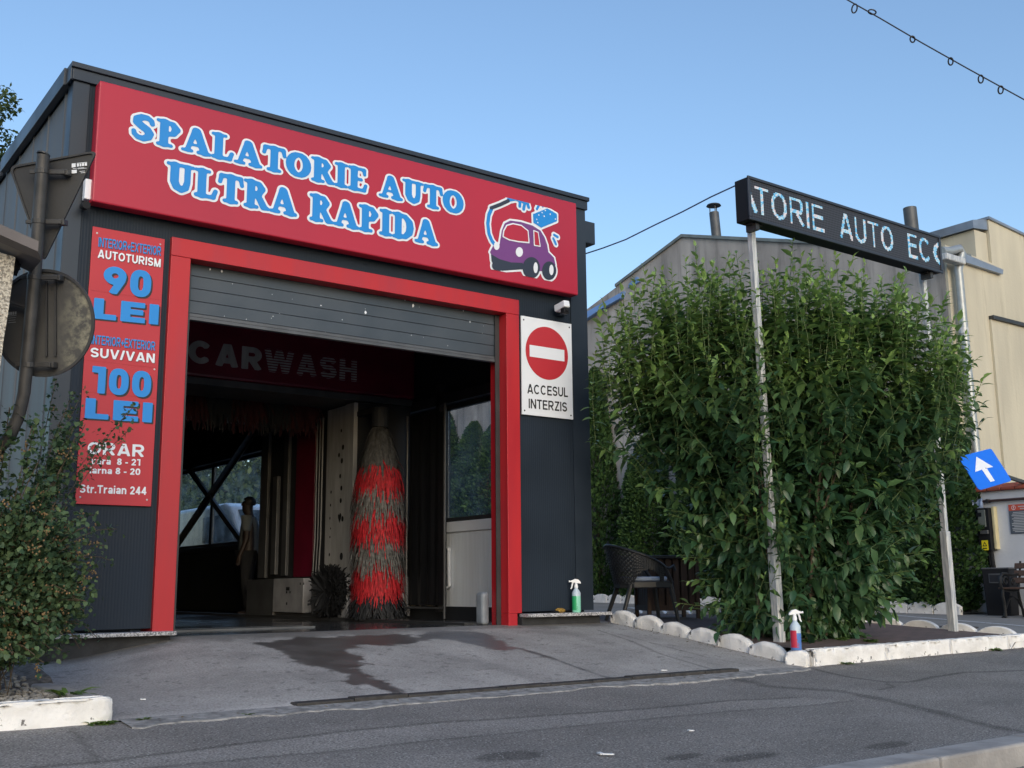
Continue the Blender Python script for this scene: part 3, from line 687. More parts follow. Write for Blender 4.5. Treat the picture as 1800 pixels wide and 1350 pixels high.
# roof edge cap, two folded bands
mb = MB(); mb.box(XL-.03, XR+.03, FY-.035, FY-.0, ZT-.14, ZT-.045); mb.box(XL-.046, XL-.031, FY-.034, FY+.101, ZT-.145, ZT-.0445); mb.box(XL-.045, XR+.045, FY-.055, FY+.1, ZT-.044, ZT)
y = FY
while y < 21:
    y2 = y+2.4; j = rnd.random()*.02
    mb.box(XL-.045-j, XL-.012, y+.102, y2-.008, ZT-.145, ZT+.012-j*.6); y = y2
mb.box(XR+.012, XR+.045, FY+.102, 21, ZT-.14, ZT)
build_each(mb, 'roof_fascia', M['anth_plain'], B, bevel=.004)
mb = MB(); mb.box(XL, XR, FY+.13, 22, ZT-.16, ZT-.06); mb.build('roof', M['anth_plain'], B)
# left side wall with trapezoidal ribs
mb = MB(); prof = []; y = FY+.15
while y < 22:
    for dy, dx in ((0, 0), (.10, 0), (.11, .007), (.13, .007), (.14, 0), (.53, 0)): prof.append((y+dy, XL-dx))
    y += .53
vs = []; 
for yy, xx in prof: vs += [(xx, yy, -.6), (xx, yy, ZT-.13)]
mb.add(vs, [(2*i, 2*i+1, 2*i+3, 2*i+2) for i in range(len(prof)-1)])
mb.build('side_wall', M['anth_side'], B, fix=False)
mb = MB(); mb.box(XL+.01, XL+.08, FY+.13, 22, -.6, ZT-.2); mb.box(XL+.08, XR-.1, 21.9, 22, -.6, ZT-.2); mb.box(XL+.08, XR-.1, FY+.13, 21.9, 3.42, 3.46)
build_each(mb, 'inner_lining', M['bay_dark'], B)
# right wall: low white part, deeper in the same wall coloured dark as unlit, windows
RX = 7.05
mb = MB(); mb.box(RX, RX+.1, FY+.125, 11.75, -.235, .615); mb.build('white_wall_panel', M['bay_white'], B)
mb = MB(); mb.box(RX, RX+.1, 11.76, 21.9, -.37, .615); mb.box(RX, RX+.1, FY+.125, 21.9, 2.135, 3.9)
mb.box(RX-.03, RX+.12, FY+.125, 11.75, -.60, -.237); build_each(mb, 'dark_and_shaded_panel', M['bay_dark'], B)
mb = MB(); mb.box(XR-.02, XR, FY+.125, 22, -.6, .60); mb.box(XR-.02, XR, FY+.125, 22, 2.15, ZT-.15); mb.build('side_wall', M['anth'], B)
mb = MB(); mb.box(RX-.03, RX+.2, FY+.125, 11.75, .618, .738); mb.build('window_sill', M['white'], B, bevel=.006)
mb = MB(); mb.box(RX-.03, RX+.2, 11.76, 21.9, .618, .70); mb.build('window_sill', M['darksteel'], B, bevel=.006)
posts = [8.70, 10.93, 13.1, 15.0, 16.2, 18.42, 20.7]
for i, (ya, yb) in enumerate(zip(posts[:-1], posts[1:])):
    mb = MB()
    zb = .74 if ya < 11 else .702
    mb.box(RX+.02, RX+.07, ya, ya+.05, zb, 2.13); mb.box(RX+.02, RX+.07, yb-.05, yb, zb, 2.13)
    mb.box(RX+.02, RX+.07, ya+.051, yb-.051, zb, zb+.05); mb.box(RX+.02, RX+.07, ya+.051, yb-.051, 2.085, 2.13)
    wn = mb.build('window', M['darksteel'], B)
    mb = MB(); mb.box(RX+.04, RX+.048, ya+.052, yb-.052, zb+.052, 2.083); mb.build('pane', M['glass'] if ya < 11 else M['glass_far'], wn)
mb = MB(); mb.box(RX-.09, RX+.0, 10.88, 10.95, -.3, 2.4); mb.box(RX-.09, RX-.002, FY+.7, 21.9, 2.14, 2.26); build_each(mb, 'window_post', M['darksteel'], B)
# steel cross bracing
def onX(px, py, X=6.93): return atX(px, py, X)
mb = MB(); A1, A2 = onX(300, 978), onX(470, 728); B1, B2 = onX(318, 812), onX(436, 975)
mb.beam(A1, A2, .11, .012, (1, 0, 0)); mb.beam(A1-Vector((.05, 0, 0)), A2-Vector((.05, 0, 0)), .014, .10, (1, 0, 0))
mb.build('cross_brace', M['machgrey'], B)
mb = MB(); off = Vector((.04, 0, 0)); mb.beam(B1+off, B2+off, .10, .012, (1, 0, 0)); mb.beam(B1+off*2, B2+off*2, .014, .08, (1, 0, 0)); mb.build('cross_brace', M['machgrey'], B)
c_ = onX(366, 884); mb = MB(); dA = (A2-A1).normalized(); mb.beam(c_-dA*.28-off*1.6, c_+dA*.28-off*1.6, .17, .012, (1, 0, 0)); mb.build('brace_plate', M['darksteel'], B)
# red door frame
mb = MB(); mb.box(FX0, OX0, FYF, FY+.24, -.335, OZ+.001-.001); mb.build('door_jamb', M['red'], B, bevel=.003)
mb = MB(); mb.box(OX1, FX1, FYF, FY+.24, -.262, OZ); mb.box(OX1, OX1+.105, FYF+.002, FY+.24, -.41, -.263); mb.build('door_jamb', M['red'], B, bevel=.003)
mb = MB(); mb.box(FX0, FX1, FYF-.003, FY+.24, OZ+.002, FZ); mb.build('door_lintel', M['red'], B, bevel=.003)
# roller shutter, half-way open: slats with dark joints
SY = FY+.10; zsh = atY(332, 562, SY).z
mb = MB(); z = zsh+.06; k = 0
while z < OZ+.1:
    mb.box(OX0+.002, OX1-.002, SY, SY+.03, z+.001, min(z+.105, OZ+.12)); z += .107
sh_ = mb.build('roller_shutter', M['shutter'], B, bevel=.003)
mb = MB(); mb.box(OX0+.003, OX1-.003, SY-.012, SY+.04, zsh, zsh+.028); mb.box(OX0+.003, OX1-.003, SY-.004, SY+.034, zsh+.03, zsh+.058); mb.build('bottom_rail', M['machgrey'], sh_, bevel=.003)
mb = MB()
for i in range(34):
    xx = OX0+.1+rnd.random()*(OX1-OX0-.2); zz = zsh+.05+rnd.random()**1.5*.75; r = .003+rnd.random()**3*.012
    mb.add([(xx+r*rnd.uniform(.6, 1.1)*math.cos(t), SY-.0015, zz+r*rnd.uniform(.8, 1.8)*math.sin(t)) for t in [k*math.pi/3 for k in range(6)]], [(0, 1, 2, 3, 4, 5)])
mb.build('paint_chip', M['white'], sh_, fix=False)
mb = MB(); mb.box(OX1-.055, OX1-.003, SY-.022, SY-.013, zsh-3.0, OZ); mb.box(OX0+.003, OX0+.055, SY-.022, SY-.013, -.37, OZ); build_each(mb, 'shutter_guide', M['darksteel'], B)
# plinth and granite sills
mb = MB(); mb.box(XL-.05, OX0-.03, FY-.06, FY+.3, -1.0, -.353); mb.build('plinth', M['plinth'], B)
mb = MB(); mb.box(6.34, 7.32, FY-.06, FY+.3, -1.0, -.303); mb.build('plinth', M['plinth'], B)
mb = MB(); mb.box(XL-.06, 2.975, FY-.16, FY+.0-.003, -.351, -.322); mb.build('sill_slab', M['granite'], B, bevel=.004)
mb = MB(); mb.box(6.345, 7.40, FY-.16, FY-.014, -.300, -.268); mb.build('sill_slab', M['granite'], B, bevel=.004)
# boxed duct on the right flank
bx0 = atY(1046, 410, 8.98); mb = MB(); mb.box(XR+.002, bx0.x, 8.98, 9.5, atY(1046, 430, 8.98).z, atY(1046, 392, 8.98).z); mb.build('duct_box', M['anth_plain'], B, bevel=.006)

# ------------------------------------------------------------------ the big red fascia sign
SF = 8.345
tl = atY(175.7, 140.7, SF); br_ = atY(1016.5, 519.3, SF)
sg = thing('fascia_sign', 'long red box sign with blue slab serif lettering above the doorway', 'sign', ((tl.x+br_.x)/2, FY, (tl.z+br_.z)/2))
mb = MB(); mb.box(tl.x, br_.x, SF, FY-.03, br_.z, tl.z); mb.build('sign_box', M['redsign'], sg, bevel=.012)
onS = lambda px, py: atY(px, py, SF)
for s, l, r, top in (('SPALATORIE AUTO', (228.5, 250), (813.5, 378), (229, 202)), ('ULTRA RAPIDA', (291.5, 341), (768, 432), (292, 289))):
    A = onS(*l); C = onS(*r); T = onS(*top); fn, wd = word_field(s)
    sx = (C.x-A.x)/(wd-.06); cap_h = (T.z-A.z); zb = (A.z+C.z)/2+.012
    for off_, nm, mt, dy in ((.072, 'lettering_outline', 'white', .003), (0., 'lettering', 'blue', .006)):
        v, f = march(lambda X, Y: fn(X, Y)-off_, -.15, wd+.15, -.2, 1.2, .0225)
        mb = MB(); mb.add([(A.x+(q[0]-.03)*sx, SF-dy, zb+(q[1])*cap_h) for q in v], f); mb.build(nm, M[mt], sg, fix=False)
# plain car pictogram, hose water and sponge (flat vinyl)
CP = lambda x, y: (lambda p: (p.x, p.z))(onS(840+x/7.944, 330+y/7.944))
def pl(*pts): return [CP(*p) for p in pts]
body = pl((165, 900), (205, 820), (300, 790), (330, 600), (370, 500), (450, 460), (600, 480), (760, 530), (870, 600), (930, 700), (965, 800), (980, 900), (1060, 980), (1080, 1080), (1060, 1150), (900, 1170), (640, 1130), (500, 1060), (300, 1030), (190, 950))
bump_ = pl((178, 930), (300, 1000), (460, 1045), (620, 1050), (620, 1140), (480, 1150), (330, 1160), (220, 1110), (185, 1020))
def wheel(cx, cy, rx, ry): return [CP(cx+rx*math.cos(t*math.pi/12), cy+ry*math.sin(t*math.pi/12)) for t in range(24)]
wheels = [wheel(740, 1120, 122, 150), wheel(990, 1160, 100, 130), wheel(280, 1090, 90, 75)]
hubs = [wheel(800, 1120, 30, 76), wheel(1020, 1150, 30, 74)]
lights_ = [wheel(255, 815, 40, 58), wheel(572, 900, 50, 68)]
win1 = pl((335, 690), (345, 600), (390, 520), (480, 495), (600, 520), (700, 600), (715, 780), (560, 765), (430, 740))
win2 = pl((765, 590), (840, 620), (870, 830), (775, 815))
hose = [CP(*p) for p in ((185, 300), (150, 380), (135, 500), (150, 640), (190, 740), (235, 800))]
jet = [CP(*p) for p in ((430, 165), (520, 150), (600, 165), (650, 210))]; jets = [[CP(*p) for p in q] for q in (((520, 155), (585, 190), (580, 260)), ((600, 165), (650, 220), (635, 300)), ((620, 165), (690, 220), (705, 275)))]
nozz = [CP(*p) for p in ((180, 285), (300, 240), (420, 185))]
sponge = pl((765, 370), (965, 290), (1100, 370), (1100, 470), (880, 560), (770, 490))
drops = [[CP(*p) for p in q] for q in (((820, 300), (850, 240)), ((900, 260), (945, 230)), ((1060, 660), (1110, 690)), ((1050, 710), (1085, 790)))]
def union(fs): return lambda X, Y: np.minimum.reduce([f(X, Y) for f in fs])
P_ = lambda poly: (lambda X, Y: sd_poly(X, Y, poly))
W_ = lambda line, r: (lambda X, Y: d_polyline(X, Y, line)-r)
purp = union([P_(body)]); navy = union([P_(bump_)]+[P_(q) for q in wheels]+[W_(nozz, .018)])
blue = union([W_(hose, .020), W_(jet, .024), P_(sponge)]+[W_(q, .018) for q in jets]+[W_(q, .014) for q in drops])
allf = union([purp, navy, blue]); pale = union([P_(q) for q in hubs+lights_]+[P_(win1), P_(win2)])
x0, z1 = CP(60, 60); x1, z0 = CP(1180, 1340)
for nm, fn, mt, dy in (('car_emblem_outline', lambda X, Y: allf(X, Y)-.020, 'white', .003), ('car_emblem_body', purp, 'purple', .005), ('water_emblem', blue, 'blue', .006), ('car_emblem_tyres', navy, 'navy', .007),
                       ('car_emblem_glass', lambda X, Y: pale(X, Y), 'white', .009), ('car_emblem_windscreen', union([lambda X, Y: P_(win1)(X, Y)+.014, lambda X, Y: P_(win2)(X, Y)+.012]), 'redsign', .011)):
    v, f = march(fn, x0, x1, z0, z1, .006); mb = MB(); mb.add([(q[0], SF-dy, q[1]) for q in v], f); (build_each(mb, nm, M[mt], sg, fix=False) if nm in ('car_emblem_tyres', 'car_emblem_glass', 'water_emblem') else mb.build(nm, M[mt], sg, fix=False))
mb = MB()
for q in ((845, 385), (890, 350), (1005, 372), (815, 445), (830, 490), (935, 320), (1075, 440), (920, 400)):
    c = onS(840+q[0]/7.944, 330+q[1]/7.944); mb.add([(c.x+.008*math.cos(t*math.pi/4), SF-.008, c.z+.008*math.sin(t*math.pi/4)) for t in range(8)], [tuple(range(8))])
mb.build('foam_bubbles', M['white'], sg, fix=False)

# ------------------------------------------------------------------ price sign
PF = FY-.026
a, b_, c, d = [atY(*p, PF) for p in ((165.7, 398.3), (292, 420.7), (263.3, 890), (128.9, 885.6))]
px0, px1, pz0, pz1 = (a.x+d.x)/2, (b_.x+c.x)/2, (c.z+d.z)/2, (a.z+b_.z)/2
ps = thing('price_sign', 'tall narrow red price panel with blue numerals left of the doorway', 'sign', ((px0+px1)/2, FY, pz0))
mb = MB(); mb.box(px0, px1, PF, FY-.014, pz0, pz1); mb.build('sign_panel', M['redprice'], ps, bevel=.002)
onP = lambda px, py: atY(px, py, PF-.003)
blu = [('INTERIOR+EXTERIOR', (172.5, 433.5), (282.5, 450), (173, 416.7), .15), ('90', (180, 514.5), (264.4, 524), (181, 466), .24), ('LEI', (163.3, 559.5), (277.8, 571), (164, 523), .26),
       ('INTERIOR+EXTERIOR', (160.5, 604.5), (272.2, 616.7), (161, 588), .15), ('100', (158.5, 690), (264.4, 699.5), (159, 642.5), .24), ('LEI', (148.4, 735), (266.7, 743), (149, 699), .26)]
wht = [('AUTOTURISM', (171.5, 453), (282, 470), (172, 438), .19), ('SUV/VAN', (158.5, 627.5), (271.5, 638.3), (159, 610.5), .19), ('ORAR', (153.3, 798), (253.3, 803.5), (154, 776), .19),
       ('vara  8 - 21', (159.6, 815.7), (246.2, 818.6), (160, 804), .2), ('iarna 8 - 20', (157.3, 832), (246.2, 835), (158, 820.5), .2), ('Str.Traian 244', (139.6, 866), (257, 870), (140, 851.5), .19)]
for s, l, r, t, bd in blu+wht[:2]:
    big = bd > .2
    text_on(MB(), s, l, r, t, onP, bd, .014 if big else .004, -.012 if big else -.003).build('letter_shadow', M['black'], ps, fix=False)
for s, l, r, t, bd in blu: text_on(MB(), s, l, r, t, onP, bd, dn=(0, -.002, 0)).build('blue_lettering', M['blue'], ps, fix=False)
for s, l, r, t, bd in wht: text_on(MB(), s, l, r, t, onP, bd, dn=(0, -.002, 0)).build('white_lettering', M['white'], ps, fix=False)
mb = MB()
for xx, zz in ((px0+.035, pz1-.05), (px1-.035, pz1-.05), (px0+.035, pz0+.05), (px1-.035, pz0+.05), (px1-.03, (pz0+pz1)/2)): mb.ell((xx, PF-.001, zz), .008, .005, .008, 8, 6)
build_each(mb, 'screw', M['steel'], ps)
mb = MB()
for zz in (atY(230, 459, PF).z, atY(230, 520, PF).z, atY(215, 640, PF).z, atY(205, 694, PF).z): mb.box(px0+.01, px1-.01, PF-.0015, PF-.0005, zz-.003, zz+.003)
build_each(mb, 'panel_seam', M['red'], ps)

# ------------------------------------------------------------------ no-entry sign
NF = FY-.030
a, b_, c, d = [atY(*p, NF) for p in ((916.8, 554.8), (1004.5, 569.5), (1007.5, 736.9), (917.4, 728.7))]
nx0, nx1, nz0, nz1 = (a.x+d.x)/2, (b_.x+c.x)/2, (c.z+d.z)/2, (a.z+b_.z)/2
ns = thing('no_entry_sign', 'white rectangular panel with red no entry disc and black words', 'sign', ((nx0+nx1)/2, FY, nz0))
mb = MB(); mb.box(nx0, nx1, NF, FY-.014, nz0, nz1); mb.build('sign_panel', M['white'], ns, bevel=.002)
ce = atY(961.5, 621, NF); rr = (atY(999, 627, NF).x-atY(924.5, 615, NF).x)/2
mb = MB(); mb.add([(ce.x+rr*math.cos(t*math.pi/32), NF-.002, ce.z+rr*math.sin(t*math.pi/32)) for t in range(64)], [tuple(range(64))])
mb.build('red_disc', M['redprice'], ns, fix=False)
mb = MB(); mb.add([(ce.x+sx*rr*.82, NF-.004, ce.z+sz*rr*.22) for sx, sz in ((-1, -1), (1, -1), (1, 1), (-1, 1))], [(0, 1, 2, 3)]); mb.build('white_bar', M['white'], ns, fix=False)
onN = lambda px, py: atY(px, py, NF-.002)
for q in (('ACCESUL', (927, 691.5), (998.5, 698.3), (927, 674.5)), ('INTERZIS', (929.4, 717.5), (997, 724), (929.4, 700.5))): text_on(MB(), *q, onN, .17).build('lettering', M['black'], ns, fix=False)
mb = MB()
for xx in (nx0+.03, nx1-.03):
    for zz in (nz0+.04, nz1-.04): mb.ell((xx, NF-.001, zz), .009, .005, .009, 8, 6)
build_each(mb, 'screw', M['darksteel'], ns)

# security camera and floodlight on the facade
cc = atY(988, 540, 8.36)
ca = thing('security_camera', 'small white and black security camera below the red sign corner', 'camera', (cc.x+.08, FY, cc.z))
mb = MB(); mb.box(cc.x+.03, cc.x+.12, FY-.07, FY-.0, cc.z-.06, cc.z+.04); mb.build('bracket', M['anth_plain'], ca, bevel=.01)
mb = MB(); mb.obox((cc.x-.01, 8.35, cc.z+.005), (.038, 0, 0), (0, .085, -.012), (0, .006, .036)); mb.build('camera_body', M['white'], ca, bevel=.012)
mb = MB(); mb.obox((cc.x-.012, 8.30, cc.z-.055), (.036, 0, 0), (0, .03, 0), (0, 0, .028)); mb.cyl((cc.x-.012, 8.269, cc.z-.05), (cc.x-.012, 8.255, cc.z-.05), .018); mb.build('lens_hood', M['black_pl'], ca, bevel=.006)
fl = atY(154, 335, 8.42)
fo = thing('floodlight', 'narrow white floodlight beside the left end of the red sign', 'lamp', (fl.x, FY, fl.z))
mb = MB(); mb.box(fl.x-.025, fl.x+.05, 8.40, 8.47, fl.z-.075, fl.z+.09); mb.build('lamp_housing', M['white'], fo, bevel=.006)
mb = MB(); mb.box(fl.x-.02, fl.x+.02, 8.471, FY, fl.z-.02, fl.z+.02); mb.cyl((fl.x-.02, 8.42, fl.z-.135), (fl.x-.02, 8.34, fl.z-.145), .03); mb.box(fl.x-.035, fl.x-.005, 8.41, FY, fl.z-.13, fl.z-.10); mb.build('sensor', M['black_pl'], fo)

# =================================================================== WASHING MACHINE
GY, GX = 11.53, 6.19
G = thing('car_wash_gantry', 'red headed washing gantry with cream side column inside the hall', 'machine', (4.6, 12.6, -.38))
hz0, hz1 = atY(729, 700, GY-.05).z, atY(332, 570, GY-.05).z+.25
mb = MB(); mb.box(2.1, 6.98, GY-.06, GY+.35, hz0-.02, hz1); mb.build('header', M['machred'], G, bevel=.03)
mb = MB(); mb.box(2.1, 6.98, GY-.02, GY+2.6, hz0-.10, hz0-.025); mb.build('cross_beam', M['machgrey'], G)
onG = lambda px, py: atY(px, py, GY-.064)
mb = MB(); text_on(mb, 'CAR', (330, 637), (461, 652), (331, 596), onG, .25)
mb.build('lettering', M['cream'], G, fix=False)
# WASH striped: letters cut by horizontal bars
mb = MB(); text_on(mb, 'WASH', (464, 652.5), (627, 671.5), (464, 612), onG, .24); mb.build('striped_lettering', M['cream'], G, fix=False)
mb = MB(); wa = onG(463, 653); wb = onG(629, 672); wt_ = onG(463, 611)
for i in range(9):
    z = wa.z+(wt_.z-wa.z)*(i+.5)/9; mb.box(wa.x, wb.x, GY-.067, GY-.065, z-.006, z+.006)
mb.build('letter_stripe', M['machred'], G)
# right leg: inner face along Y, front face along X
def gy(px): return atX(px, 1000, GX).y
FZ0 = -.385
mb = MB(); mb.box(GX+.02, 6.96, GY+.02, 14.35, .0, hz0-.11); mb.build('leg_core', M['bay_dark'], G)
ZB = atX(520, 1016, GX).z
y0_, y1_ = gy(607), gy(571)
mb = MB(); mb.box(GX-.01, GX+.018, y0_, y1_, ZB, hz0-.12); cp_ = mb.build('cream_panel', M['cream'], G, bevel=.004)
mb = MB(); mb.box(GX-.035, GX+.02, GY, y0_-.004, ZB, hz0-.12); mb.build('corner_profile', M['cream'], G, bevel=.004)
mb = MB()
for px, py, r in ((600, 757, .02), (603, 786, .03), (601, 810, .03), (598, 837, .025), (600, 858, .027), (599, 880, .027), (602, 912, .03), (596, 800, .025), (582, 865, .018), (581, 888, .016), (580, 911, .016), (581, 929, .012), (580, 944, .014), (579, 975, .018), (598, 905, .02), (600, 978, .04)):
    p = atX(px, py, GX-.012); mb.add([(GX-.0125, p.y+r*math.cos(t*math.pi/6), p.z+r*1.15*math.sin(t*math.pi/6)) for t in range(12)], [tuple(range(12))])
p = atX(597, 911, GX-.012)
mb.add([(GX-.0128, p.y+q[0]*.05, p.z+q[1]*.06) for q in ((0, -1), (.8, .1), (.9, .6), (.5, .9), (0, .5), (-.5, .9), (-.9, .6), (-.8, .1))], [tuple(range(8))])
mb.build('drilled_holes', M['black_pl'], cp_, fix=False)
def strip(pa, pb, pt, pbm, name, mt, dx=0., th=.02):
    ya, yb = gy(pb), gy(pa); zt = atX(pa, pt, GX).z; zb_ = atX(pa, pbm, GX).z
    q = MB(); q.box(GX-.0+dx, GX+th+dx, ya, yb, zb_, zt); return q.build(name, M[mt], G, bevel=.004)
strip(517, 550, 760, 1014, 'red_panel', 'machred', -.01)
strip(455, 468, 765, 1016, 'column_profile', 'machgrey', -.02, .05)
strip(481, 489, 840, 1010, 'guide_rail', 'machgrey', -.05, .05)
strip(496, 504, 755, 1012, 'column_profile', 'machgrey', -.02, .05)
mb = MB()
for px, r, mt in ((556, .012, 0), (561, .010, 0), (566, .014, 0)):
    yy = gy(px); mb.tube([(GX-.03, yy, hz0-.2), (GX-.03, yy, .6), (GX-.035, yy+.03, ZB)], r, 8)
mb.build('hose', M['machgrey'], G, smooth=True)
# base boxes
mb = MB(); mb.box(GX-.10, 6.9, gy(494), gy(447), FZ0+.02, ZB-.01); mb.build('base_box', M['machgrey'], G, bevel=.008)
mb = MB(); mb.box(GX-.12, 6.9, gy(549), gy(496), FZ0+.07, ZB-.005); M['cover'] = mat('cover_grey', (.33, .34, .37), .45, 0, .3, 5)
bb = mb.build('base_cover', M['cover'], G, bevel=.008)
mb = MB()
for px, py, rx, rz in ((506, 1035, .05, .022), (504, 1041, .014, .014), (510, 1041, .014, .014), (528, 1026, .012, .014), (534, 1026, .012, .014), (504, 1061, .016, .016)):
    p = atX(px, py, GX-.12); mb.box(GX-.1225, GX-.1205, p.y-rx, p.y+rx, p.z-rz, p.z+rz)
mb.build('cover_slots', M['black_pl'], bb)
mb = MB(); mb.box(GX-.10, 6.95, GY-.03, gy(608), FZ0+.03, ZB-.005); bb = mb.build('base_cover', M['cover'], G, bevel=.008)
p = atX(617, 1034, GX-.10); mb = MB(); mb.box(GX-.1025, GX-.1005, p.y-.05, p.y+.05, p.z-.025, p.z+.025); mb.build('cover_slots', M['black_pl'], bb)
mb = MB(); mb.box(GX-.02, 6.9, gy(557), gy(551), FZ0, ZB-.02); mb.box(GX-.06, 6.9, GY, 14.3, FZ0-.02, FZ0+.06); mb.build('base_frame', M['machgrey'], G)
mb = MB(); mb.box(GX-.2, GX-.1, 8.9, 21, FZ0-.02, FZ0+.03); mb.build('floor_rail', M['darksteel'], G)

def bristles(n, centre, axis, z0, z1, r0, r1, rad, drop, wd, seg=4, spread=.35, long_=None, seed=1):
    """foam strands leaving a vertical or horizontal shaft, arching out and hanging down"""
    g = np.random.default_rng(seed); h = g.uniform(z0, z1, n); an = g.uniform(0, 2*np.pi, n); L_ = g.uniform(.65, 1.12, n)
    V = []; ts = np.linspace(0, 1, seg+1)
    wob = g.normal(0, .12, (n, 2))
    for t in ts:
        rr = r0+(rad-r0)*np.sin(t*np.pi/2*.95)*L_
        a2 = an+wob[:, 0]*t*2
        if axis == 'z':
            c = np.stack([centre[0]+rr*np.cos(a2), centre[1]+rr*np.sin(a2), h-drop*L_*t**1.6+wob[:, 1]*t*.4], 1); s_ = np.stack([-np.sin(a2), np.cos(a2), wob[:, 0]*4], 1)
        else:
            c = np.stack([h+wob[:, 0]*t*.6, centre[1]+rr*np.cos(a2)*.6, centre[2]+rr*np.sin(a2)*.35-drop*L_*t**1.3], 1); s_ = np.stack([np.ones(n), wob[:, 1]*3, wob[:, 0]*3], 1)
        s_ = nrm(s_)*(wd*(1-.6*t**2))
        V.append(c-s_/2); V.append(c+s_/2)
    V = np.stack(V, 1).reshape(-1, 3); k = np.arange(n)[:, None]*(2*(seg+1)); F = np.concatenate([k+np.array([2*i, 2*i+1, 2*i+3, 2*i+2])[None] for i in range(seg)])
    return V, F
BX, BY = 6.26, 11.08
bz = lambda py: atY(668, py, BY-.25).z
mb = MB(); mb.cyl((BX, BY, -.33), (BX, BY, bz(728)), .05); mb.cyl((BX, BY, bz(745)), (BX, BY, bz(728)+.12), .10); mb.beam((BX, BY, bz(728)+.1), (BX, GY, bz(728)+.1), .12, .06)
vb = mb.build('side_brush', M['bay_dark'], G)
for nm, mt, ya, yb, rad, drop, n, sd_ in (('grey_strands', 'bristle_top', 742, 764, .22, .58, 420, 1), ('grey_strands', 'bristle_top', 764, 790, .25, .40, 420, 11), ('red_strands', 'bristle_red', 796, 826, .29, .36, 900, 2), ('grey_strands', 'bristle_grey', 826, 866, .315, .37, 900, 3),
                                     ('red_strands', 'bristle_red', 864, 906, .31, .38, 1100, 4), ('grey_strands', 'bristle_grey', 908, 956, .31, .38, 900, 5), ('red_strands', 'bristle_red', 962, 1008, .30, .37, 1100, 6), ('black_strands', 'bristle_black', 1034, 1062, .35, .24, 700, 7)):
    V, F = bristles(n, (BX, BY, 0), 'z', bz(yb), bz(ya), .05, 0, rad, drop, .021, seg=5, seed=sd_)
    if mt == 'bristle_black': V[:, 2] = np.maximum(V[:, 2], -.37)
    np_mesh(nm, V, [F], M[mt], parent=vb)
# horizontal top brush, its foam coloured dark for the deep shade up there
HB = (4.6, 12.35, atY(450, 690, 12.1).z)
mb = MB(); mb.cyl((2.3, HB[1], HB[2]), (6.1, HB[1], HB[2]), .06); hb = mb.build('top_brush', M['machgrey'], G)
M['bristle_red_shade'] = mat('shade_red_foam', (.045, .003, .006), .8, 0, .3, 30)
xx = 2.4; k = 0
while xx < 6.0:
    V, F = bristles(260, HB, 'x', xx, xx+.36, .05, 0, .30, .34, .024, seed=40+k); np_mesh('red_strands' if k % 2 else 'grey_strands', V, [F], M['bristle_red_shade' if k % 2 else 'bristle_black'], parent=hb); xx += .36; k += 1
# dark round wheel brush
pw = atX(583, 1040, GX-.14); V, F = bristles(1400, (0, 0, 0), 'z', -.06, .06, .03, 0, .26, .0, .03, seed=77)
V2 = np.stack([GX-.16+V[:, 2], pw.y+V[:, 0]*1.35, pw.z+V[:, 1]*1.15], 1); wbm = np_mesh('wheel_brush', V2, [F], M['bristle_black'], parent=G)
mb = MB(); mb.lathe((0, 0, 0), [(.23, -.05), (.23, .05)], 24); mb.v = [(GX-.14+v[2], pw.y+v[0]*1.3, pw.z+v[1]*1.15) for v in mb.v]; mb.build('brush_disc', M['black_pl'], wbm)

# black splash curtain on the right wall side, white drain pipe, low wall
sc = thing('splash_curtain', 'tall black splash curtain on a pipe frame beside the brush', 'curtain', (6.9, 11.3, -.37))
ya, yb = 10.60, 11.45; ztop = 2.07
mb = MB(); n_ = 16; vs = []
for i in range(n_+1):
    yy = ya+(yb-ya)*i/n_; xx = 6.88+.012*math.sin(i*1.7)
    vs += [(xx, yy, -.22), (xx, yy, ztop-.02-.015*math.sin(i*.8)**2), (xx+.006, yy, ztop-.02-.015*math.sin(i*.8)**2), (xx+.006, yy, -.22)]
for i in range(n_):
    for k in range(4): mb.f.append((4*i+k, 4*i+4+k, 4*i+4+(k+1) % 4, 4*i+(k+1) % 4)); mb.mi.append(0)
mb.v = vs; mb.build('curtain_sheet', mat('curtain_black', (.006, .007, .009), .5, 0, .3), sc)
mb = MB(); mb.tube([(6.86, ya, ztop+.05), (6.86, ya, -.25), (6.86, yb+.4, -.25)], .018, 8); mb.tube([(6.86, yb, -.25), (6.86, yb, ztop)], .014, 8); mb.cyl((6.86, yb+.05, -.25), (6.86, yb+.05, -.37), .015); mb.cyl((6.86, ya, -.25), (6.86, ya, -.37), .015)
mb.build('pipe_frame', M['machgrey'], sc, smooth=True)
pp = [atX(*p, 7.02) for p in ((783, 964), (789, 964), (790, 1030), (786, 1034))]
dp = thing('drain_pipe', 'short white bent pipe on the pale inner wall', 'pipe', tuple(pp[0])); mb = MB(); mb.tube([pp[0], pp[1]+Vector((0, 0, .0)), pp[2], pp[3]+Vector((-.03, .05, -.02))], .022, 10); mb.build('pipe_run', M['white'], dp, smooth=True)
# grey rounded guard by the right jamb
gp = atZ(868, 1096, -.375); gz = atY(868, 1040, gp.y).z
mb = MB(); mb.box(6.10, 6.19, FY+.25, FY+.38, -.375, gz); o = mb.build('jamb_guard', mat('guard_grey', (.24, .27, .31), .5, 0, .3, 6), loc=(6.17, FY+.31, -.375), bevel=.035, seg=4)
set_props(o, 'stubby grey plastic guard standing inside the right red jamb', 'bollard')
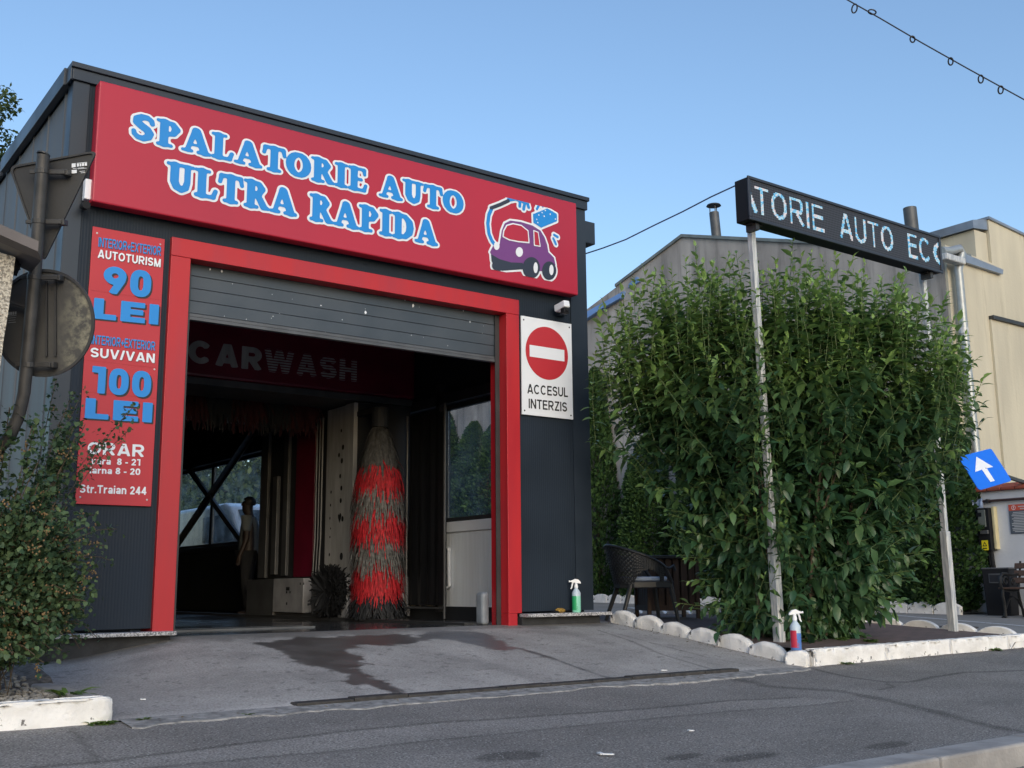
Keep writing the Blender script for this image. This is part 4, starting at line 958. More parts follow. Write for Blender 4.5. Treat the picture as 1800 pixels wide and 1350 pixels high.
# floor drain grate
mb = MB(); ga, gb = atZ(310, 1099, -.37), atZ(425, 1093, -.372)
x0, x1, yy = ga.x, gb.x, ga.y+.35
for i in range(46): mb.box(3.1+i*.035, 3.1+i*.035+.018, 9.55, 9.8, -.374, -.362)
mb.box(3.08, 4.72, 9.53, 9.548, -.376, -.360); mb.box(3.08, 4.72, 9.802, 9.82, -.376, -.360)
o = mb.build('drain_grate', M['machgrey'], loc=(3.9, 9.67, -.374)); set_props(o, 'slotted steel drain grate in the wet hall floor', 'drain')
# steel gutter along the foot of the driveway
mb = MB(); ln0, ln1 = 2.86, 6.62
for i in range(10):
    a0 = ln0+(ln1-ln0)*i/10; a1 = ln0+(ln1-ln0)*(i+1)/10; z = float(drive_z(a0, 6.06))
    mb.box(a0+.002, a1-.002, 5.985, 6.085, z-.05, z+.014+.010*rnd.random())
o = mb.build('gutter_edge', mat('rusty_dark_steel', (.065, .06, .056), .7, .3, .4, 20, bump=.4), loc=(4.7, 6.06, -.7), bevel=.006); set_props(o, 'long dark steel gutter edge at the foot of the ramp', 'gutter')
# broken concrete strip in front of the ramp
mb = MB(); xs = np.linspace(1.85, 7.35, 120); v = []
for i, xx in enumerate(xs):
    wdt = .10+.20*float(fbm(xx, 1., 2.2, 41))*(.4+float(fbm(xx, 3., 9, 43)))-.05*(xx > 6.6); z = float(terr_z(xx, 6.0))
    v += [(xx, 6.014, z+.012), (xx, 6.0-wdt, float(terr_z(xx, 6-wdt))+.008), (xx, 6.0-wdt-.012, float(terr_z(xx, 6-wdt))-.01)]
for i in range(len(xs)-1):
    for k in range(2): mb.f.append((3*i+k, 3*i+k+1, 3*i+3+k+1, 3*i+3+k)); mb.mi.append(0)
mb.v = v; o = mb.build('driveway_edge', mat('pale_crumbly_concrete', (.34, .33, .315), .95, 0, 0, 18, col2=(.17, .165, .16), bump=.8, bscale=70), fix=False); o['kind'] = 'structure'

# ------------------------------------------------------------------ person inside (dark silhouette)
def skin(name, joints, edges, m, parent, root=0, sub=2, xf=None):
    me = bpy.data.meshes.new(name); me.from_pydata([xf(j[0]) if xf else j[0] for j in joints], edges, [])
    ob = bpy.data.objects.new(name+'_tmp', me); COL.objects.link(ob); md = ob.modifiers.new('s', 'SKIN')
    for i, j in enumerate(joints):
        sv = me.skin_vertices[0].data[i]; r = j[1]; sv.radius = r if isinstance(r, tuple) else (r, r); sv.use_root = (i == root)
    md.use_smooth_shade = True
    if sub: sb = ob.modifiers.new('u', 'SUBSURF'); sb.levels = sub; sb.render_levels = sub
    bpy.context.view_layer.update()
    m2 = bpy.data.meshes.new_from_object(ob.evaluated_get(bpy.context.evaluated_depsgraph_get())); m2.name = name
    bpy.data.objects.remove(ob); bpy.data.meshes.remove(me); m2.materials.clear(); m2.materials.append(m)
    m2.polygons.foreach_set("use_smooth", [True]*len(m2.polygons))
    o = bpy.data.objects.new(name, m2); COL.objects.link(o)
    if parent is not None: o.parent = parent; o.location = -ORG[parent.name]
    ORG[o.name] = Vector((0, 0, 0)) ; return o
pb = Vector((6.34, 15.0, -.39))
pe = thing('person', 'man in a grey t-shirt standing in profile by the machine column', 'person', tuple(pb))
fwd_ = Vector((-.8, .6, 0)); sid = Vector((.6, .8, 0))   # faces image left; 'sid' = away side
H = 1.67
def pxf(c): return tuple(pb+fwd_*c[0]+sid*c[1]+Vector((0, 0, c[2]*H/1.75)))
J = [((0, 0, .95), (.15, .115)), ((-.01, 0, 1.15), (.14, .105)), ((.0, 0, 1.33), (.165, .115)), ((.0, 0, 1.46), .07), ((.015, 0, 1.53), .06), ((.03, 0, 1.60), (.078, .085)), ((.035, 0, 1.68), (.082, .09)), ((.02, 0, 1.73), (.06, .07)),
     ((0, .16, 1.41), .06), ((-.03, .21, 1.13), .043), ((.05, .22, .90), .03), ((.08, .22, .84), .03),
     ((0, -.16, 1.41), .06), ((-.02, -.21, 1.13), .045), ((.06, -.215, .90), .032), ((.085, -.21, .83), .034),
     ((0, .09, .88), .095), ((.02, .10, .49), .06), ((-.02, .105, .09), .042), ((.0, .105, .035), .04), ((.14, .11, .03), .035),
     ((0, -.09, .88), .095), ((.0, -.10, .49), .06), ((-.05, -.105, .09), .042), ((-.03, -.105, .035), .04), ((.11, -.11, .03), .035),
     ((.125, 0, 1.635), .016), ((.10, 0, 1.56), .022),
     ((.115, -.195, .79), .011), ((.13, -.19, .75), .009), ((.10, -.205, .77), .011), ((.112, -.205, .73), .009), ((.085, -.215, .765), .011), ((.095, -.217, .725), .009), ((.068, -.222, .77), .010), ((.075, -.225, .735), .008), ((.115, -.18, .82), .011), ((.14, -.175, .79), .009)]
Ed = [(0, 1), (1, 2), (2, 3), (3, 4), (4, 5), (5, 6), (6, 7), (2, 8), (8, 9), (9, 10), (10, 11), (2, 12), (12, 13), (13, 14), (14, 15), (0, 16), (16, 17), (17, 18), (18, 19), (19, 20), (0, 21), (21, 22), (22, 23), (23, 24), (24, 25), (6, 26), (5, 27),
      (15, 28), (28, 29), (15, 30), (30, 31), (15, 32), (32, 33), (15, 34), (34, 35), (15, 36), (36, 37)]
skin('body', J, Ed, M['skin'], pe, xf=pxf)
skin('t_shirt', [((0, 0, .86), (.17, .14)), ((0, 0, .93), (.17, .138)), ((-.01, 0, 1.15), (.158, .125)), ((.0, 0, 1.34), (.18, .13)), ((.0, 0, 1.455), .085), ((0, .165, 1.41), .078), ((-.02, .2, 1.22), .066), ((0, -.165, 1.41), .078), ((-.012, -.2, 1.22), .068)],
     [(0, 1), (1, 2), (2, 3), (3, 4), (3, 5), (5, 6), (3, 7), (7, 8)], M['tshirt'], pe, xf=pxf)
skin('trousers', [((0, 0, 1.02), (.160, .126)), ((0, .09, .86), .108), ((.02, .10, .49), .078), ((-.01, .105, .08), .062), ((0, -.09, .86), .108), ((.0, -.10, .49), .078), ((-.04, -.105, .08), .062)],
     [(0, 1), (1, 2), (2, 3), (0, 4), (4, 5), (5, 6)], M['trouser'], pe, xf=pxf)
mb = MB(); mb.ell((0, 0, 0), .100, .086, .092, 16, 12); vv = []
for x, y, z in mb.v:
    if x > .035 and z < .03: x = .035+(x-.035)*.1     # hairline: nothing hangs over the face
    if z < -.045: z = -.045
    vv.append(Vector(pxf((.012+x, y, 1.688+z))))
mb.v = [tuple(v) for v in vv]; mb.build('hair', M['hair'], pe, smooth=True)

# white van and trees seen through the far hall window
vo = Vector((8.70, 20.8, -.37)); vc = thing('parked_van', 'white parked van just beyond the far hall window', 'van', tuple(vo))
fx = Vector((.04, -1, 0)).normalized(); fs = Vector((fx.y, -fx.x, 0))
def cv(a, s_, z): return vo+fx*a+fs*s_+Vector((0, 0, z))
prof = [(-2.4, .35), (-2.45, 1.0), (-2.35, 1.80), (-2.1, 1.93), (.9, 1.96), (1.25, 1.86), (1.75, 1.22), (2.35, 1.02), (2.5, .75), (2.45, .35)]
mb = MB(); mb.prism([cv(a, -.90, z) for a, z in prof], fs*1.80); mb.build('van_body', M['carwhite'], vc, bevel=.08, seg=3)
for s_ in (-.912, .902):
    mb = MB(); mb.prism([cv(a, s_, z) for a, z in ((.05, 1.22), (.05, 1.72), (1.05, 1.74), (1.5, 1.22))], fs*.01); mb.build('van_window', M['carglass'], vc)
    mb = MB(); mb.prism([cv(a, s_, z) for a, z in ((-2.3, .62), (-2.3, .70), (2.3, .70), (2.3, .62))], fs*.01); mb.build('rubbing_strip', M['black_pl'], vc)
mb = MB(); mb.prism([cv(a, -.76, z) for a, z in ((1.30, 1.80), (1.74, 1.26), (1.76, 1.275), (1.32, 1.815))], fs*1.52); mb.build('windscreen', M['carglass'], vc)
for a in (-1.5, 1.5):
    for s_ in (-.92, .72):
        mb = MB(); mb.cyl(cv(a, s_, .33), cv(a, s_+.2, .33), .33, n=24); mb.build('wheel', M['rubber'], vc)

# =================================================================== VEGETATION
def shoot_bush():
    """big upright shrub behind the posts"""
    base = Vector((8.42, 7.02, float(terrace_z(0, 7.0)))); K = .00545
    ub = np.array([RT.x, RT.y, 0.]); ub /= np.linalg.norm(ub); vb_ = np.array([-ub[1], ub[0], 0.])
    yk = np.array([1135, 1050, 950, 850, 750, 650, 560, 500, 455, 430.]); lk = np.array([1330, 1262, 1240, 1190, 1130, 1098, 1105, 1140, 1205, 1290.]); rk = np.array([1480, 1575, 1615, 1650, 1678, 1695, 1690, 1650, 1580, 1470.])
    zk = (1003-yk)*K-.0; c0 = 1392
    root = thing('shrub', 'huge leafy green shrub filling the space under the LED display', 'shrub', tuple(base))
    g = np.random.default_rng(5)
    def env(z):
        l = np.interp(z, zk, (lk-c0)*K); r = np.interp(z, zk, (rk-c0)*K); return l, r
    C0 = np.array([8.40, 6.98, 0.])
    P = []; D = []; U = []; L = []; W = []; T = []; stems = MB(); fine = MB()
    # woody stems
    for i in range(34):
        a = g.uniform(0, 2*np.pi); r = .32*np.sqrt(g.uniform()); b0 = C0+ub*r*1.3*np.cos(a)+vb_*r*np.sin(a); b0[2] = float(terrace_z(0, b0[1]))-.02
        z1 = g.uniform(.8, 2.6); l, rr = env(z1); lat = (l+rr)/2+(rr-l)/2*.7*np.cos(a); t1 = C0+ub*lat+vb_*.55*np.sin(a); t1[2] = z1
        mid = (b0+t1)/2+np.array([0, 0, .25]); stems.tube([b0, (b0+mid)/2+np.array([0, 0, .12]), mid, t1], [.018, .016, .012, .006], 6)
    def add_shoot(tip, d, ln, sp, size, young_lit):
        hi_ = float(np.clip((tip[2]-.9)/1.5, 0, 1))
        """leafy shoot ending at tip, growing along d"""
        d = d/np.linalg.norm(d); n = max(5, int(ln/sp)); s = np.linspace(0, 1, n); perp = np.cross(d, [.3, .2, .9]); perp /= np.linalg.norm(perp); per2 = np.cross(d, perp)
        bow = g.normal(0, .06)*ln
        pts = tip-d*ln*(1-s)[:, None]+perp*(bow*np.sin(s*np.pi))[:, None]
        fine.tube([tuple(p) for p in pts[::max(1, n//4)]]+[tuple(tip)], .0026, 4, cap=False)
        ang = np.arange(n)*1.57*(1+.08*g.normal())+np.repeat([0, np.pi], n)[:n]*0+(np.arange(n) % 2)*np.pi*.5+g.uniform(0, 6)+g.normal(0, .22, n)
        ang = np.floor(np.arange(n)/2)*1.57+(np.arange(n) % 2)*np.pi+g.uniform(0, 6)+g.normal(0, .22, n)
        out = perp*np.cos(ang)[:, None]+per2*np.sin(ang)[:, None]
        near = s; low = 1-hi_
        dd = out*(1.15-.75*near**5)[:, None]+d*(.30+1.0*near**5)[:, None]; dd[:, 2] -= (.05+.45*low)*(1-near**3); dd += g.normal(0, .16, (n, 3))
        lv = size*1.2*(1.05-.5*near**4)*g.uniform(.55, 1.2, n)
        uu = out*(.15+.45*low)+g.normal(0, .16+.12*low, (n, 3)); uu[:, 2] += 1.0
        P.append(pts); D.append(dd); U.append(uu); L.append(lv); W.append(lv*g.uniform(.36, .47, n))
        T.append(np.clip(young_lit*(.08+.85*near**(2.6-1.4*hi_))+g.normal(0, .05, n)+.02, 0, 1))  # new growth pales the tips; skylight is painted in towards the top
    nsh = 900
    for i in range(nsh):
        z = g.uniform(zk[0]+.05, zk[-1]-.02); 
        if i < 250: z = g.uniform(1.7, 3.12)
        l, r = env(z); th = g.uniform(0, 2*np.pi); q = g.uniform(.45, 1)**.5
        q *= .88+.30*float(vnoise(th*1.3, z*1.1, 1.7, 91)); lat = (l+r)/2+(r-l)/2*np.cos(th)*q*1.13; dep = .44*(r-l)/2*np.sin(th)*q-.02
        if g.uniform() < .72 and dep > 0: dep = -dep
        tip = C0+ub*lat+vb_*dep; tip[2] = z+(g.normal(0, .05) if z < 2.3 else g.normal(0, .13))
        if tip[1] > 8.36 and tip[0] < 7.5: continue
        outw = ub*np.cos(th)*q+vb_*np.sin(th)*q; hi = np.clip((z-.2)/2.6, 0, 1)
        d = outw*(1.25-.75*hi)+np.array([0, 0, .15+.95*hi])+g.normal(0, .22, 3)
        if z > 2.2: d = outw*.28+np.array([0, 0, 1.])+g.normal(0, .10, 3)
        top = z > 1.9
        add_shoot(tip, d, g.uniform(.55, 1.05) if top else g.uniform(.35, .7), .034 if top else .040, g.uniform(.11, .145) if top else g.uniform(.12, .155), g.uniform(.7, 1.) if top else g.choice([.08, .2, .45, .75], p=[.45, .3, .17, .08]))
    # a few leaders that stick out of the outline
    for px, py in ((1350, 470), (1375, 520), (1445, 455), (1520, 462), (1485, 500), (1205, 455), (1160, 505), (1240, 490), (1310, 460), (1620, 520), (1655, 560), (1090, 545), (1058, 640), (1075, 580), (1133, 498), (1180, 470), (1282, 446), (1255, 458), (1392, 448), (1462, 478), (1500, 472), (1572, 520), (1690, 600), (1700, 655), (1715, 690), (1655, 615), (1668, 650), (1645, 690), (1672, 735), (1655, 780), (1695, 740), (1690, 790), (1660, 820), (1705, 705), (1640, 740), (1640, 570), (1210, 980), (1190, 1060), (1195, 930), (1330, 1140), (1290, 1125), (1575, 1010), (1585, 1060), (1335, 505), (1420, 460), (1540, 505), (1600, 545), (1110, 520), (1225, 462)):
        dd_ = 10.3+g.normal(0, .12); tip = np.array(atD(px, py, dd_))
        if py < 720: d = np.array([0, 0, 1.])+g.normal(0, .08, 3)+ub*(.25 if px > 1650 else (-.22 if px < 1090 else 0))
        else: d = ub*(-1 if px < 1392 else 1)+np.array([0, 0, .15 if py < 1100 else -.35])+g.normal(0, .1, 3)
        add_shoot(tip, d, .9 if py < 720 else .5, .034, .10, 1. if py < 720 else .7)
    for px, py in ((1318, 590), (1338, 640), (1325, 700), (1345, 735), (1330, 770), (1352, 790), (1360, 800), (1340, 690), (1322, 660), (1372, 880), (1330, 900), (1385, 960), (1345, 1010), (1300, 1030), (1320, 860), (1395, 1040), (1326, 575), (1336, 610), (1340, 625), (1330, 665), (1348, 680), (1335, 715), (1345, 755), (1350, 780), (1362, 815), (1380, 920), (1366, 1000), (1352, 850)):
        tip = np.array(atD(px, py, 9.55+g.normal(0, .08))); add_shoot(tip, ub*g.normal(0, .25)-vb_*.45+np.array([0, 0, .7]), .55, .04, .105, g.uniform(.2, .9))
    # inner fill leaves
    n = 17000; z = g.uniform(zk[0], 2.55, n); l, r = env(z); th = g.uniform(0, 2*np.pi, n); q = np.sqrt(g.uniform(0, .8, n))
    pos = C0+ub*((l+r)/2+(r-l)/2*np.cos(th)*q*.93)[:, None]+vb_*(.40*(r-l)/2*np.sin(th)*q)[:, None]; pos[:, 2] = z
    pos = pos[~((pos[:, 1] > 8.36) & (pos[:, 0] < 7.5))]; n = len(pos)
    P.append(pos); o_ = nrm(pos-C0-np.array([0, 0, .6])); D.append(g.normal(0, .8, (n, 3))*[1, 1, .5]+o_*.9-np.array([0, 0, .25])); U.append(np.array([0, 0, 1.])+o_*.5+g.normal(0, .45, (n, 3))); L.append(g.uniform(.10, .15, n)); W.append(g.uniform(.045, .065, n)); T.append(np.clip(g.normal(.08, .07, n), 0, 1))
    V, Fq, k = leaf_arrays(np.concatenate(P), np.concatenate(D), np.concatenate(U), np.concatenate(L), np.concatenate(W), .32, .3)
    V[:, 2] = np.maximum(V[:, 2], -.60)
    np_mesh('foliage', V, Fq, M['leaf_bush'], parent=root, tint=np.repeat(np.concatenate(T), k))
    stems.build('stems', M['bark'], root, fix=False); fine.build('shoots', M['greenstem'], root, fix=False)
shoot_bush()

def spirea():
    base = Vector((1.30, 6.75, -.56)); root = thing('flowering_bush', 'round leaved bush with brown seed heads in the left planter', 'bush', tuple(base))
    g = np.random.default_rng(9); P = []; D = []; U = []; L = []; W = []; T = []; st = MB(); seeds = MB()
    def arch(p0, p1, lift, sp=.018, size=.040, rep=3, jit=.035):
        p0 = np.array(p0); p1 = np.array(p1); mid = (p0+p1)/2+np.array([0, 0, lift]); n = max(8, int(np.linalg.norm(p1-p0)/sp)); s = np.linspace(0, 1, n)[:, None]
        pts = (1-s)**2*p0+2*s*(1-s)*mid+s*s*p1; st.tube([tuple(p) for p in pts[::max(1, n//6)]]+[tuple(p1)], .003, 4, cap=False)
        keep = s[:, 0] > .22; q = pts[keep]; q = np.repeat(q, rep, 0)+g.normal(0, jit, (len(q)*rep, 3)); m_ = len(q)
        P.append(q); D.append(g.normal(0, 1, (m_, 3))+np.array([0, 0, -.1])); U.append(np.array([0, 0, 1.])+g.normal(0, .5, (m_, 3))); lv = size*g.uniform(.65, 1.2, m_); L.append(lv); W.append(lv*g.uniform(.65, .85, m_)); T.append(np.clip(g.normal(.35, .25, m_), 0, 1))
        for _ in range(3):
            if g.uniform() < .55:
                c = pts[int(g.uniform(.5, 1)*(n-1))]+g.normal(0, .03, 3)
                for _ in range(9):
                    e = c+g.normal(0, .016, 3); seeds.ell(tuple(e), .006, .006, .006, 5, 4)
    b0 = np.array(base)
    for i in range(300):
        a = g.uniform(0, 2*np.pi); r = g.uniform(.2, 1)**.5; z = g.uniform(-.40, .42)
        tip = b0+np.array([np.cos(a)*.52*r*(1.15-.3*abs(z)), np.sin(a)*.5*r, 0]); tip[2] = z
        arch(b0+g.normal(0, .05, 3)*[1, 1, .2], tip, g.uniform(.2, .5))
    for i in range(44):     # taller loose branches
        a = g.uniform(0, 2*np.pi); tip = b0+np.array([np.cos(a)*.42, np.sin(a)*.38, 0]); tip[2] = g.uniform(.35, 1.02); arch(b0+g.normal(0, .05, 3)*[1, 1, .2], tip, g.uniform(.1, .3), .024)
    for px, py, d_ in ((235, 715, 7.5), (195, 985, 7.2), (185, 960, 7.0), (130, 690, 7.3), (100, 665, 7.2), (170, 1120, 7.0), (140, 1140, 7.0), (228, 755, 7.5), (205, 930, 7.4), (165, 905, 7.2), (140, 700, 7.2), (185, 770, 7.4), (150, 745, 7.3)):
        arch(b0+g.normal(0, .05, 3)*[1, 1, .2]+np.array([.1, .1, .3]), np.array(atD(px, py, d_)), .35 if py > 900 else .28, .026, .034, 2, .022)
    n = 5200; q = nrm(g.normal(0, 1, (n, 3)))*(g.uniform(.1, 1, (n, 1))**.4); q = b0+np.array([-.02, 0, .62])+q*np.array([.50, .46, .42])
    P.append(q); D.append(g.normal(0, 1, (n, 3))); U.append(np.array([0, 0, 1.])+g.normal(0, .5, (n, 3))); lv = .040*g.uniform(.65, 1.2, n); L.append(lv); W.append(lv*.75); T.append(np.clip(g.normal(.3, .22, n), 0, 1))
    V, Fq, k = leaf_arrays(np.concatenate(P), np.concatenate(D), np.concatenate(U), np.concatenate(L), np.concatenate(W), .2, .2)
    np_mesh('foliage', V, Fq, M['leaf_spirea'], parent=root, tint=np.repeat(np.concatenate(T), k)); st.build('branches', M['bark'], root, fix=False); seeds.build('seed_heads', M['seed'], root, fix=False)
spirea()

def thuja_mesh(seed, h=4.6, rad=.62):
    g = np.random.default_rng(seed); n = 26000
    t = g.uniform(0, 1, n)**.95; a = g.uniform(0, 2*np.pi, n)
    prof = np.interp(t, [0, .08, .3, .6, .85, .96, 1], [.72, .95, 1, .82, .48, .2, .02])
    lump = .80+.42*vnoise(a*2.2, t*11, 1.6, seed)+.16*vnoise(a*5, t*26, 1.5, seed+3)
    r = rad*prof*lump*(1-.35*g.uniform(0, 1, n)**2.2)
    P = np.stack([r*np.cos(a), r*np.sin(a), t*h], 1); out = np.stack([np.cos(a), np.sin(a), np.zeros(n)], 1)
    D = out*.75+np.array([0, 0, .75])+g.normal(0, .4, (n, 3)); U = np.cross(D, g.normal(0, 1, (n, 3)))
    L = g.uniform(.06, .125, n); W = L*g.uniform(.5, .75, n); T = np.clip(.38+g.normal(0, .2, n), 0, 1)
    V, Fq, k = leaf_arrays(P, D, U, L, W, .1, .2, full=False); return V, Fq, np.repeat(T, k)
thj = []
for sd_ in (3, 4):
    V, Fq, T = thuja_mesh(sd_); r0 = thing('thuja', 'tall narrow dark green thuja', 'tree', (0, 0, 0)); np_mesh('crown', V, Fq, M['leaf_thuja'], parent=r0, tint=T)
    mb = MB(); mb.cyl((0, 0, -.12), (0, 0, 3.8), .07, .02, 8); mb.build('trunk', M['bark'], r0, fix=False); thj.append(r0)
spots_t = [  # (X, Y, height factor, girth factor, label)
    (16.85, 10.62, .86, 1.05, 'dense thuja standing beside the electricity meter box'),
    (16.75, 11.9, .92, 1.0, 'thuja in the row half hidden behind the right galvanised post'),
    (16.8, 13.3, 1.0, 1.0, 'thuja in the row hidden behind the big shrub'), (16.9, 14.7, .97, 1.0, 'thuja in the row hidden behind the big shrub'),
    (17.0, 16.1, 1.0, 1.0, 'thuja in the row hidden behind the big shrub'),
    (17.05, 17.9, .80, 1.0, 'shorter thuja seen between the wicker chair and the big shrub'),
    (17.15, 19.75, 1.20, 1.05, 'tallest thuja seen right beside the dark building corner'),
    (17.2, 21.2, .98, 1.0, 'thuja behind the tallest one beside the building corner'),
    (17.2, 22.3, .95, 1.1, 'thuja between the building corner and those seen through the hall window'),
    (17.2, 24.05, 1.00, 1.35, 'rightmost of the thujas seen through the near hall window'),
    (17.2, 25.0, 1.04, 1.30, 'middle one of the thujas seen through the near hall window'),
    (17.2, 26.6, 1.16, 1.7, 'leftmost bulky thuja seen through the near hall window')]
for i, (x, y, hf, gf, lab) in enumerate(spots_t):
    src = thj[i % 2]
    if i < 2: r = src
    else:
        r = src.copy(); COL.objects.link(r)
        for ch in src.children: c = ch.copy(); COL.objects.link(c); c.parent = r
    r.location = (x, y, float(yard_z(x, y))+.04); r.rotation_euler = (0, 0, i*1.3); r.scale = (gf, gf, hf); r['label'] = lab; r['group'] = 'thujas along the boundary wall'

def broad_tree(name, label, cx, cy, cz, rx, rz, base_z, seed, n=11000, leaf=.2, group=None):
    g = np.random.default_rng(seed); root = thing(name, label, 'tree', (cx, cy, base_z), group)
    nb = 60; bc = g.normal(0, 1, (nb, 3)); bc = nrm(bc)*g.uniform(.25, 1, (nb, 1))**.5*np.array([rx, rx, rz])+np.array([cx, cy, cz]); br = g.uniform(.14, .30, nb)*rx
    idx = g.integers(0, nb, n); P = bc[idx]+nrm(g.normal(0, 1, (n, 3)))*(br[idx]*g.uniform(.3, 1, n)**.5)[:, None]*[1, 1, .75]
    D = g.normal(0, 1, (n, 3))-np.array([0, 0, .3]); U = np.array([0, 0, 1.])+g.normal(0, .6, (n, 3)); L = leaf*g.uniform(.6, 1.2, n); T = np.clip(g.normal(.35, .2, n), 0, 1)
    V, Fq, k = leaf_arrays(P, D, U, L, L*.5, .2, .2, full=False); np_mesh('crown', V, Fq, M['leaf_tree'], parent=root, tint=np.repeat(T, k))
    mb = MB(); top = Vector((cx, cy, cz)); mb.tube([(cx, cy, base_z), (cx+.1, cy, (base_z+cz)/2), top], [.05*rx+.12, .04*rx+.08, .06], 8)
    for i in range(0, nb, 4): mb.tube([Vector((cx, cy, base_z+(cz-base_z)*g.uniform(.45, .95))), (Vector(bc[i])+top)/2, Vector(bc[i])], [.07, .05, .02], 5)
    mb.build('trunk', M['bark'], root, fix=False); return root
tt = atD(20, 265, 31)
broad_tree('broadleaf_tree', 'broadleaf tree rising behind the left roof edge', tt.x-.55, tt.y, tt.z-1.2, 2.9, 2.4, -.6, 21, 26000, .17)
for i, (x, y, cz, rx, rz) in enumerate(((9.5, 37, 2.4, 4.0, 3.2), (13.5, 41, 3.2, 4.5, 3.4), (17.5, 40, 2.4, 4.0, 3.4), (11.0, 32, 1.0, 2.6, 1.9))):
    broad_tree('broadleaf_tree', ('leafy tree seen through the far hall window', 'leafy tree seen through the far hall window', 'leafy tree seen through the far hall window', 'low bushy tree beyond the white van through the window')[i], x, y, cz, rx, rz, -.4, 30+i, 15000, .30, 'trees beyond the far hall window')

# =================================================================== LED DISPLAY ON TWO POSTS
LY = 6.4
la, lb = atY(1311, 347, LY), atY(1652, 449, LY); lz1, lz0 = 3.735, 3.318
lx0, lx1 = 7.49, 10.60
led = thing('led_display', 'long black LED message display scrolling white and cyan words', 'sign', ((lx0+lx1)/2, LY+.1, lz0))
mb = MB(); mb.box(lx0, lx1, LY, LY+.16, lz0, lz1); mb.build('display_case', M['black_pl'], led, bevel=.01)
mb = MB(); fw = .022
mb.box(lx0-.01, lx1+.01, LY-.02, LY-.002, lz1-fw, lz1+.006); mb.box(lx0-.01, lx1+.01, LY-.02, LY-.002, lz0-.006, lz0+fw); mb.box(lx0-.01, lx0+fw, LY-.02, LY-.002, lz0+fw+.001, lz1-fw-.001); mb.box(lx1-fw, lx1+.01, LY-.02, LY-.002, lz0+fw+.001, lz1-fw-.001)
mb.build('display_frame', mat('display_frame_paint', (.035, .04, .052), .4, .2, .1), led, bevel=.004)
# LED face: fine diagonal raster of unlit diodes
def raster_mat():
    m = mat('led_raster', (.016, .017, .023), .55, 0, 0); n = m.node_tree; L = n.links.new; b = n.nodes["Principled BSDF"]
    tc = n.nodes.new("ShaderNodeTexCoord"); mp = n.nodes.new("ShaderNodeMapping"); mp.inputs["Rotation"].default_value = (0, math.radians(45), 0); L(tc.outputs["Object"], mp.inputs[0])
    ck = n.nodes.new("ShaderNodeTexChecker"); ck.inputs["Scale"].default_value = 58; ck.inputs[1].default_value = (.012, .013, .018, 1); ck.inputs[2].default_value = (.045, .047, .058, 1)
    L(mp.outputs[0], ck.inputs[0]); L(ck.outputs[0], b.inputs["Base Color"]); return m
mb = MB(); mb.box(lx0+fw, lx1-fw, LY-.006, LY-.003, lz0+fw, lz1-fw); mb.build('display_face', raster_mat(), led)
# lit diodes sampled from the text
onL = lambda px, py: atY(px, py, LY-.008)
ch = .268; tbz = lz0+.080; cell = .0128; nx = int((lx1-lx0-2*fw)/cell); nz = int(ch*1.05/cell)
gx, gz = np.meshgrid(lx0+fw+(np.arange(nx)+.5)*cell, tbz-.006+(np.arange(nz)+.5)*cell, indexing='ij'); lit = np.zeros(gx.shape, bool)
for wd_, xa, xb in (('A', 1290, 1336), ('TORIE', 1330, 1451), ('AUTO', 1476, 1571), ('EC', 1594, 1635), ('O', 1637, 1672)):
    fn, wt2 = sans_field(wd_, .125, .17); X0 = onL(xa, 400).x; X1 = onL(xb, 440).x
    lit |= fn((gx-X0)/(X1-X0)*wt2, (gz-tbz)/ch) < .006
pts = np.argwhere(lit); V = []; T = []
for i, j in pts:
    cx, cz = gx[i, j], gz[i, j]; hx, hz_ = cell*.47, cell*.40
    V += [(cx-hx, LY-.009, cz-hz_), (cx+hx, LY-.009, cz-hz_), (cx+hx, LY-.009, cz+hz_), (cx-hx, LY-.009, cz+hz_)]
    q = float(vnoise(i*.9, j*1.0, .55, 3)); T += [np.clip(q+(rnd.random()-.5)*.5, 0, 1)]*4
def ledm():
    m = bpy.data.materials.new('lit_diode'); m.use_nodes = True; n = m.node_tree; L = n.links.new; b = n.nodes["Principled BSDF"]; b.inputs["Base Color"].default_value = (.1, .1, .1, 1)
    at_ = n.nodes.new("ShaderNodeAttribute"); at_.attribute_name = "tint"; rp = n.nodes.new("ShaderNodeValToRGB"); e = rp.color_ramp.elements
    e[0].position = .25; e[0].color = (.05, .45, .80, 1); e[1].position = .85; e[1].color = (.78, .62, .62, 1); k = e.new(.55); k.color = (.50, .76, .86, 1)
    L(at_.outputs["Fac"], rp.inputs[0]); L(rp.outputs[0], b.inputs["Emission Color"]); b.inputs["Emission Strength"].default_value = .72; return m
k = np.arange(len(pts))[:, None]*4; np_mesh('lit_text', np.array(V), [k+np.array([0, 1, 2, 3])[None]], ledm(), parent=led, tint=T)
mb = MB()
for xx in (7.60, 10.42): mb.box(xx, xx+.05, LY+.02, LY+.14, lz0-.07, lz0-.002); mb.box(xx-.03, xx+.12, LY+.04, LY+.12, lz0-.016, lz0-.003)
build_each(mb, 'mounting_bracket', M['darksteel'], led)
for (top, bot, lab, ps_) in (((7.70, 6.57, 3.62), (7.845, 6.60, -.56), 'left galvanised square post rising through the big shrub', 0), ((10.50, 6.57, 3.62), (10.69, 6.66, -.56), 'right galvanised square post standing clear of the shrub', 1)):
    o = thing('sign_post', lab, 'post', bot, 'posts carrying the LED display'); t = Vector(top); b = Vector(bot); jt = b+(t-b)*(.21 if ps_ == 0 else .26)
    mb = MB(); mb.beam(b-Vector((0, 0, .1)), jt, .080, .080, (0, 1, 0)); mb.build('lower_section', M['steel'], o, bevel=.006)
    mb = MB(); mb.beam(jt, t, .058, .058, (0, 1, 0)); mb.build('upper_section', M['steel'], o, bevel=.006)

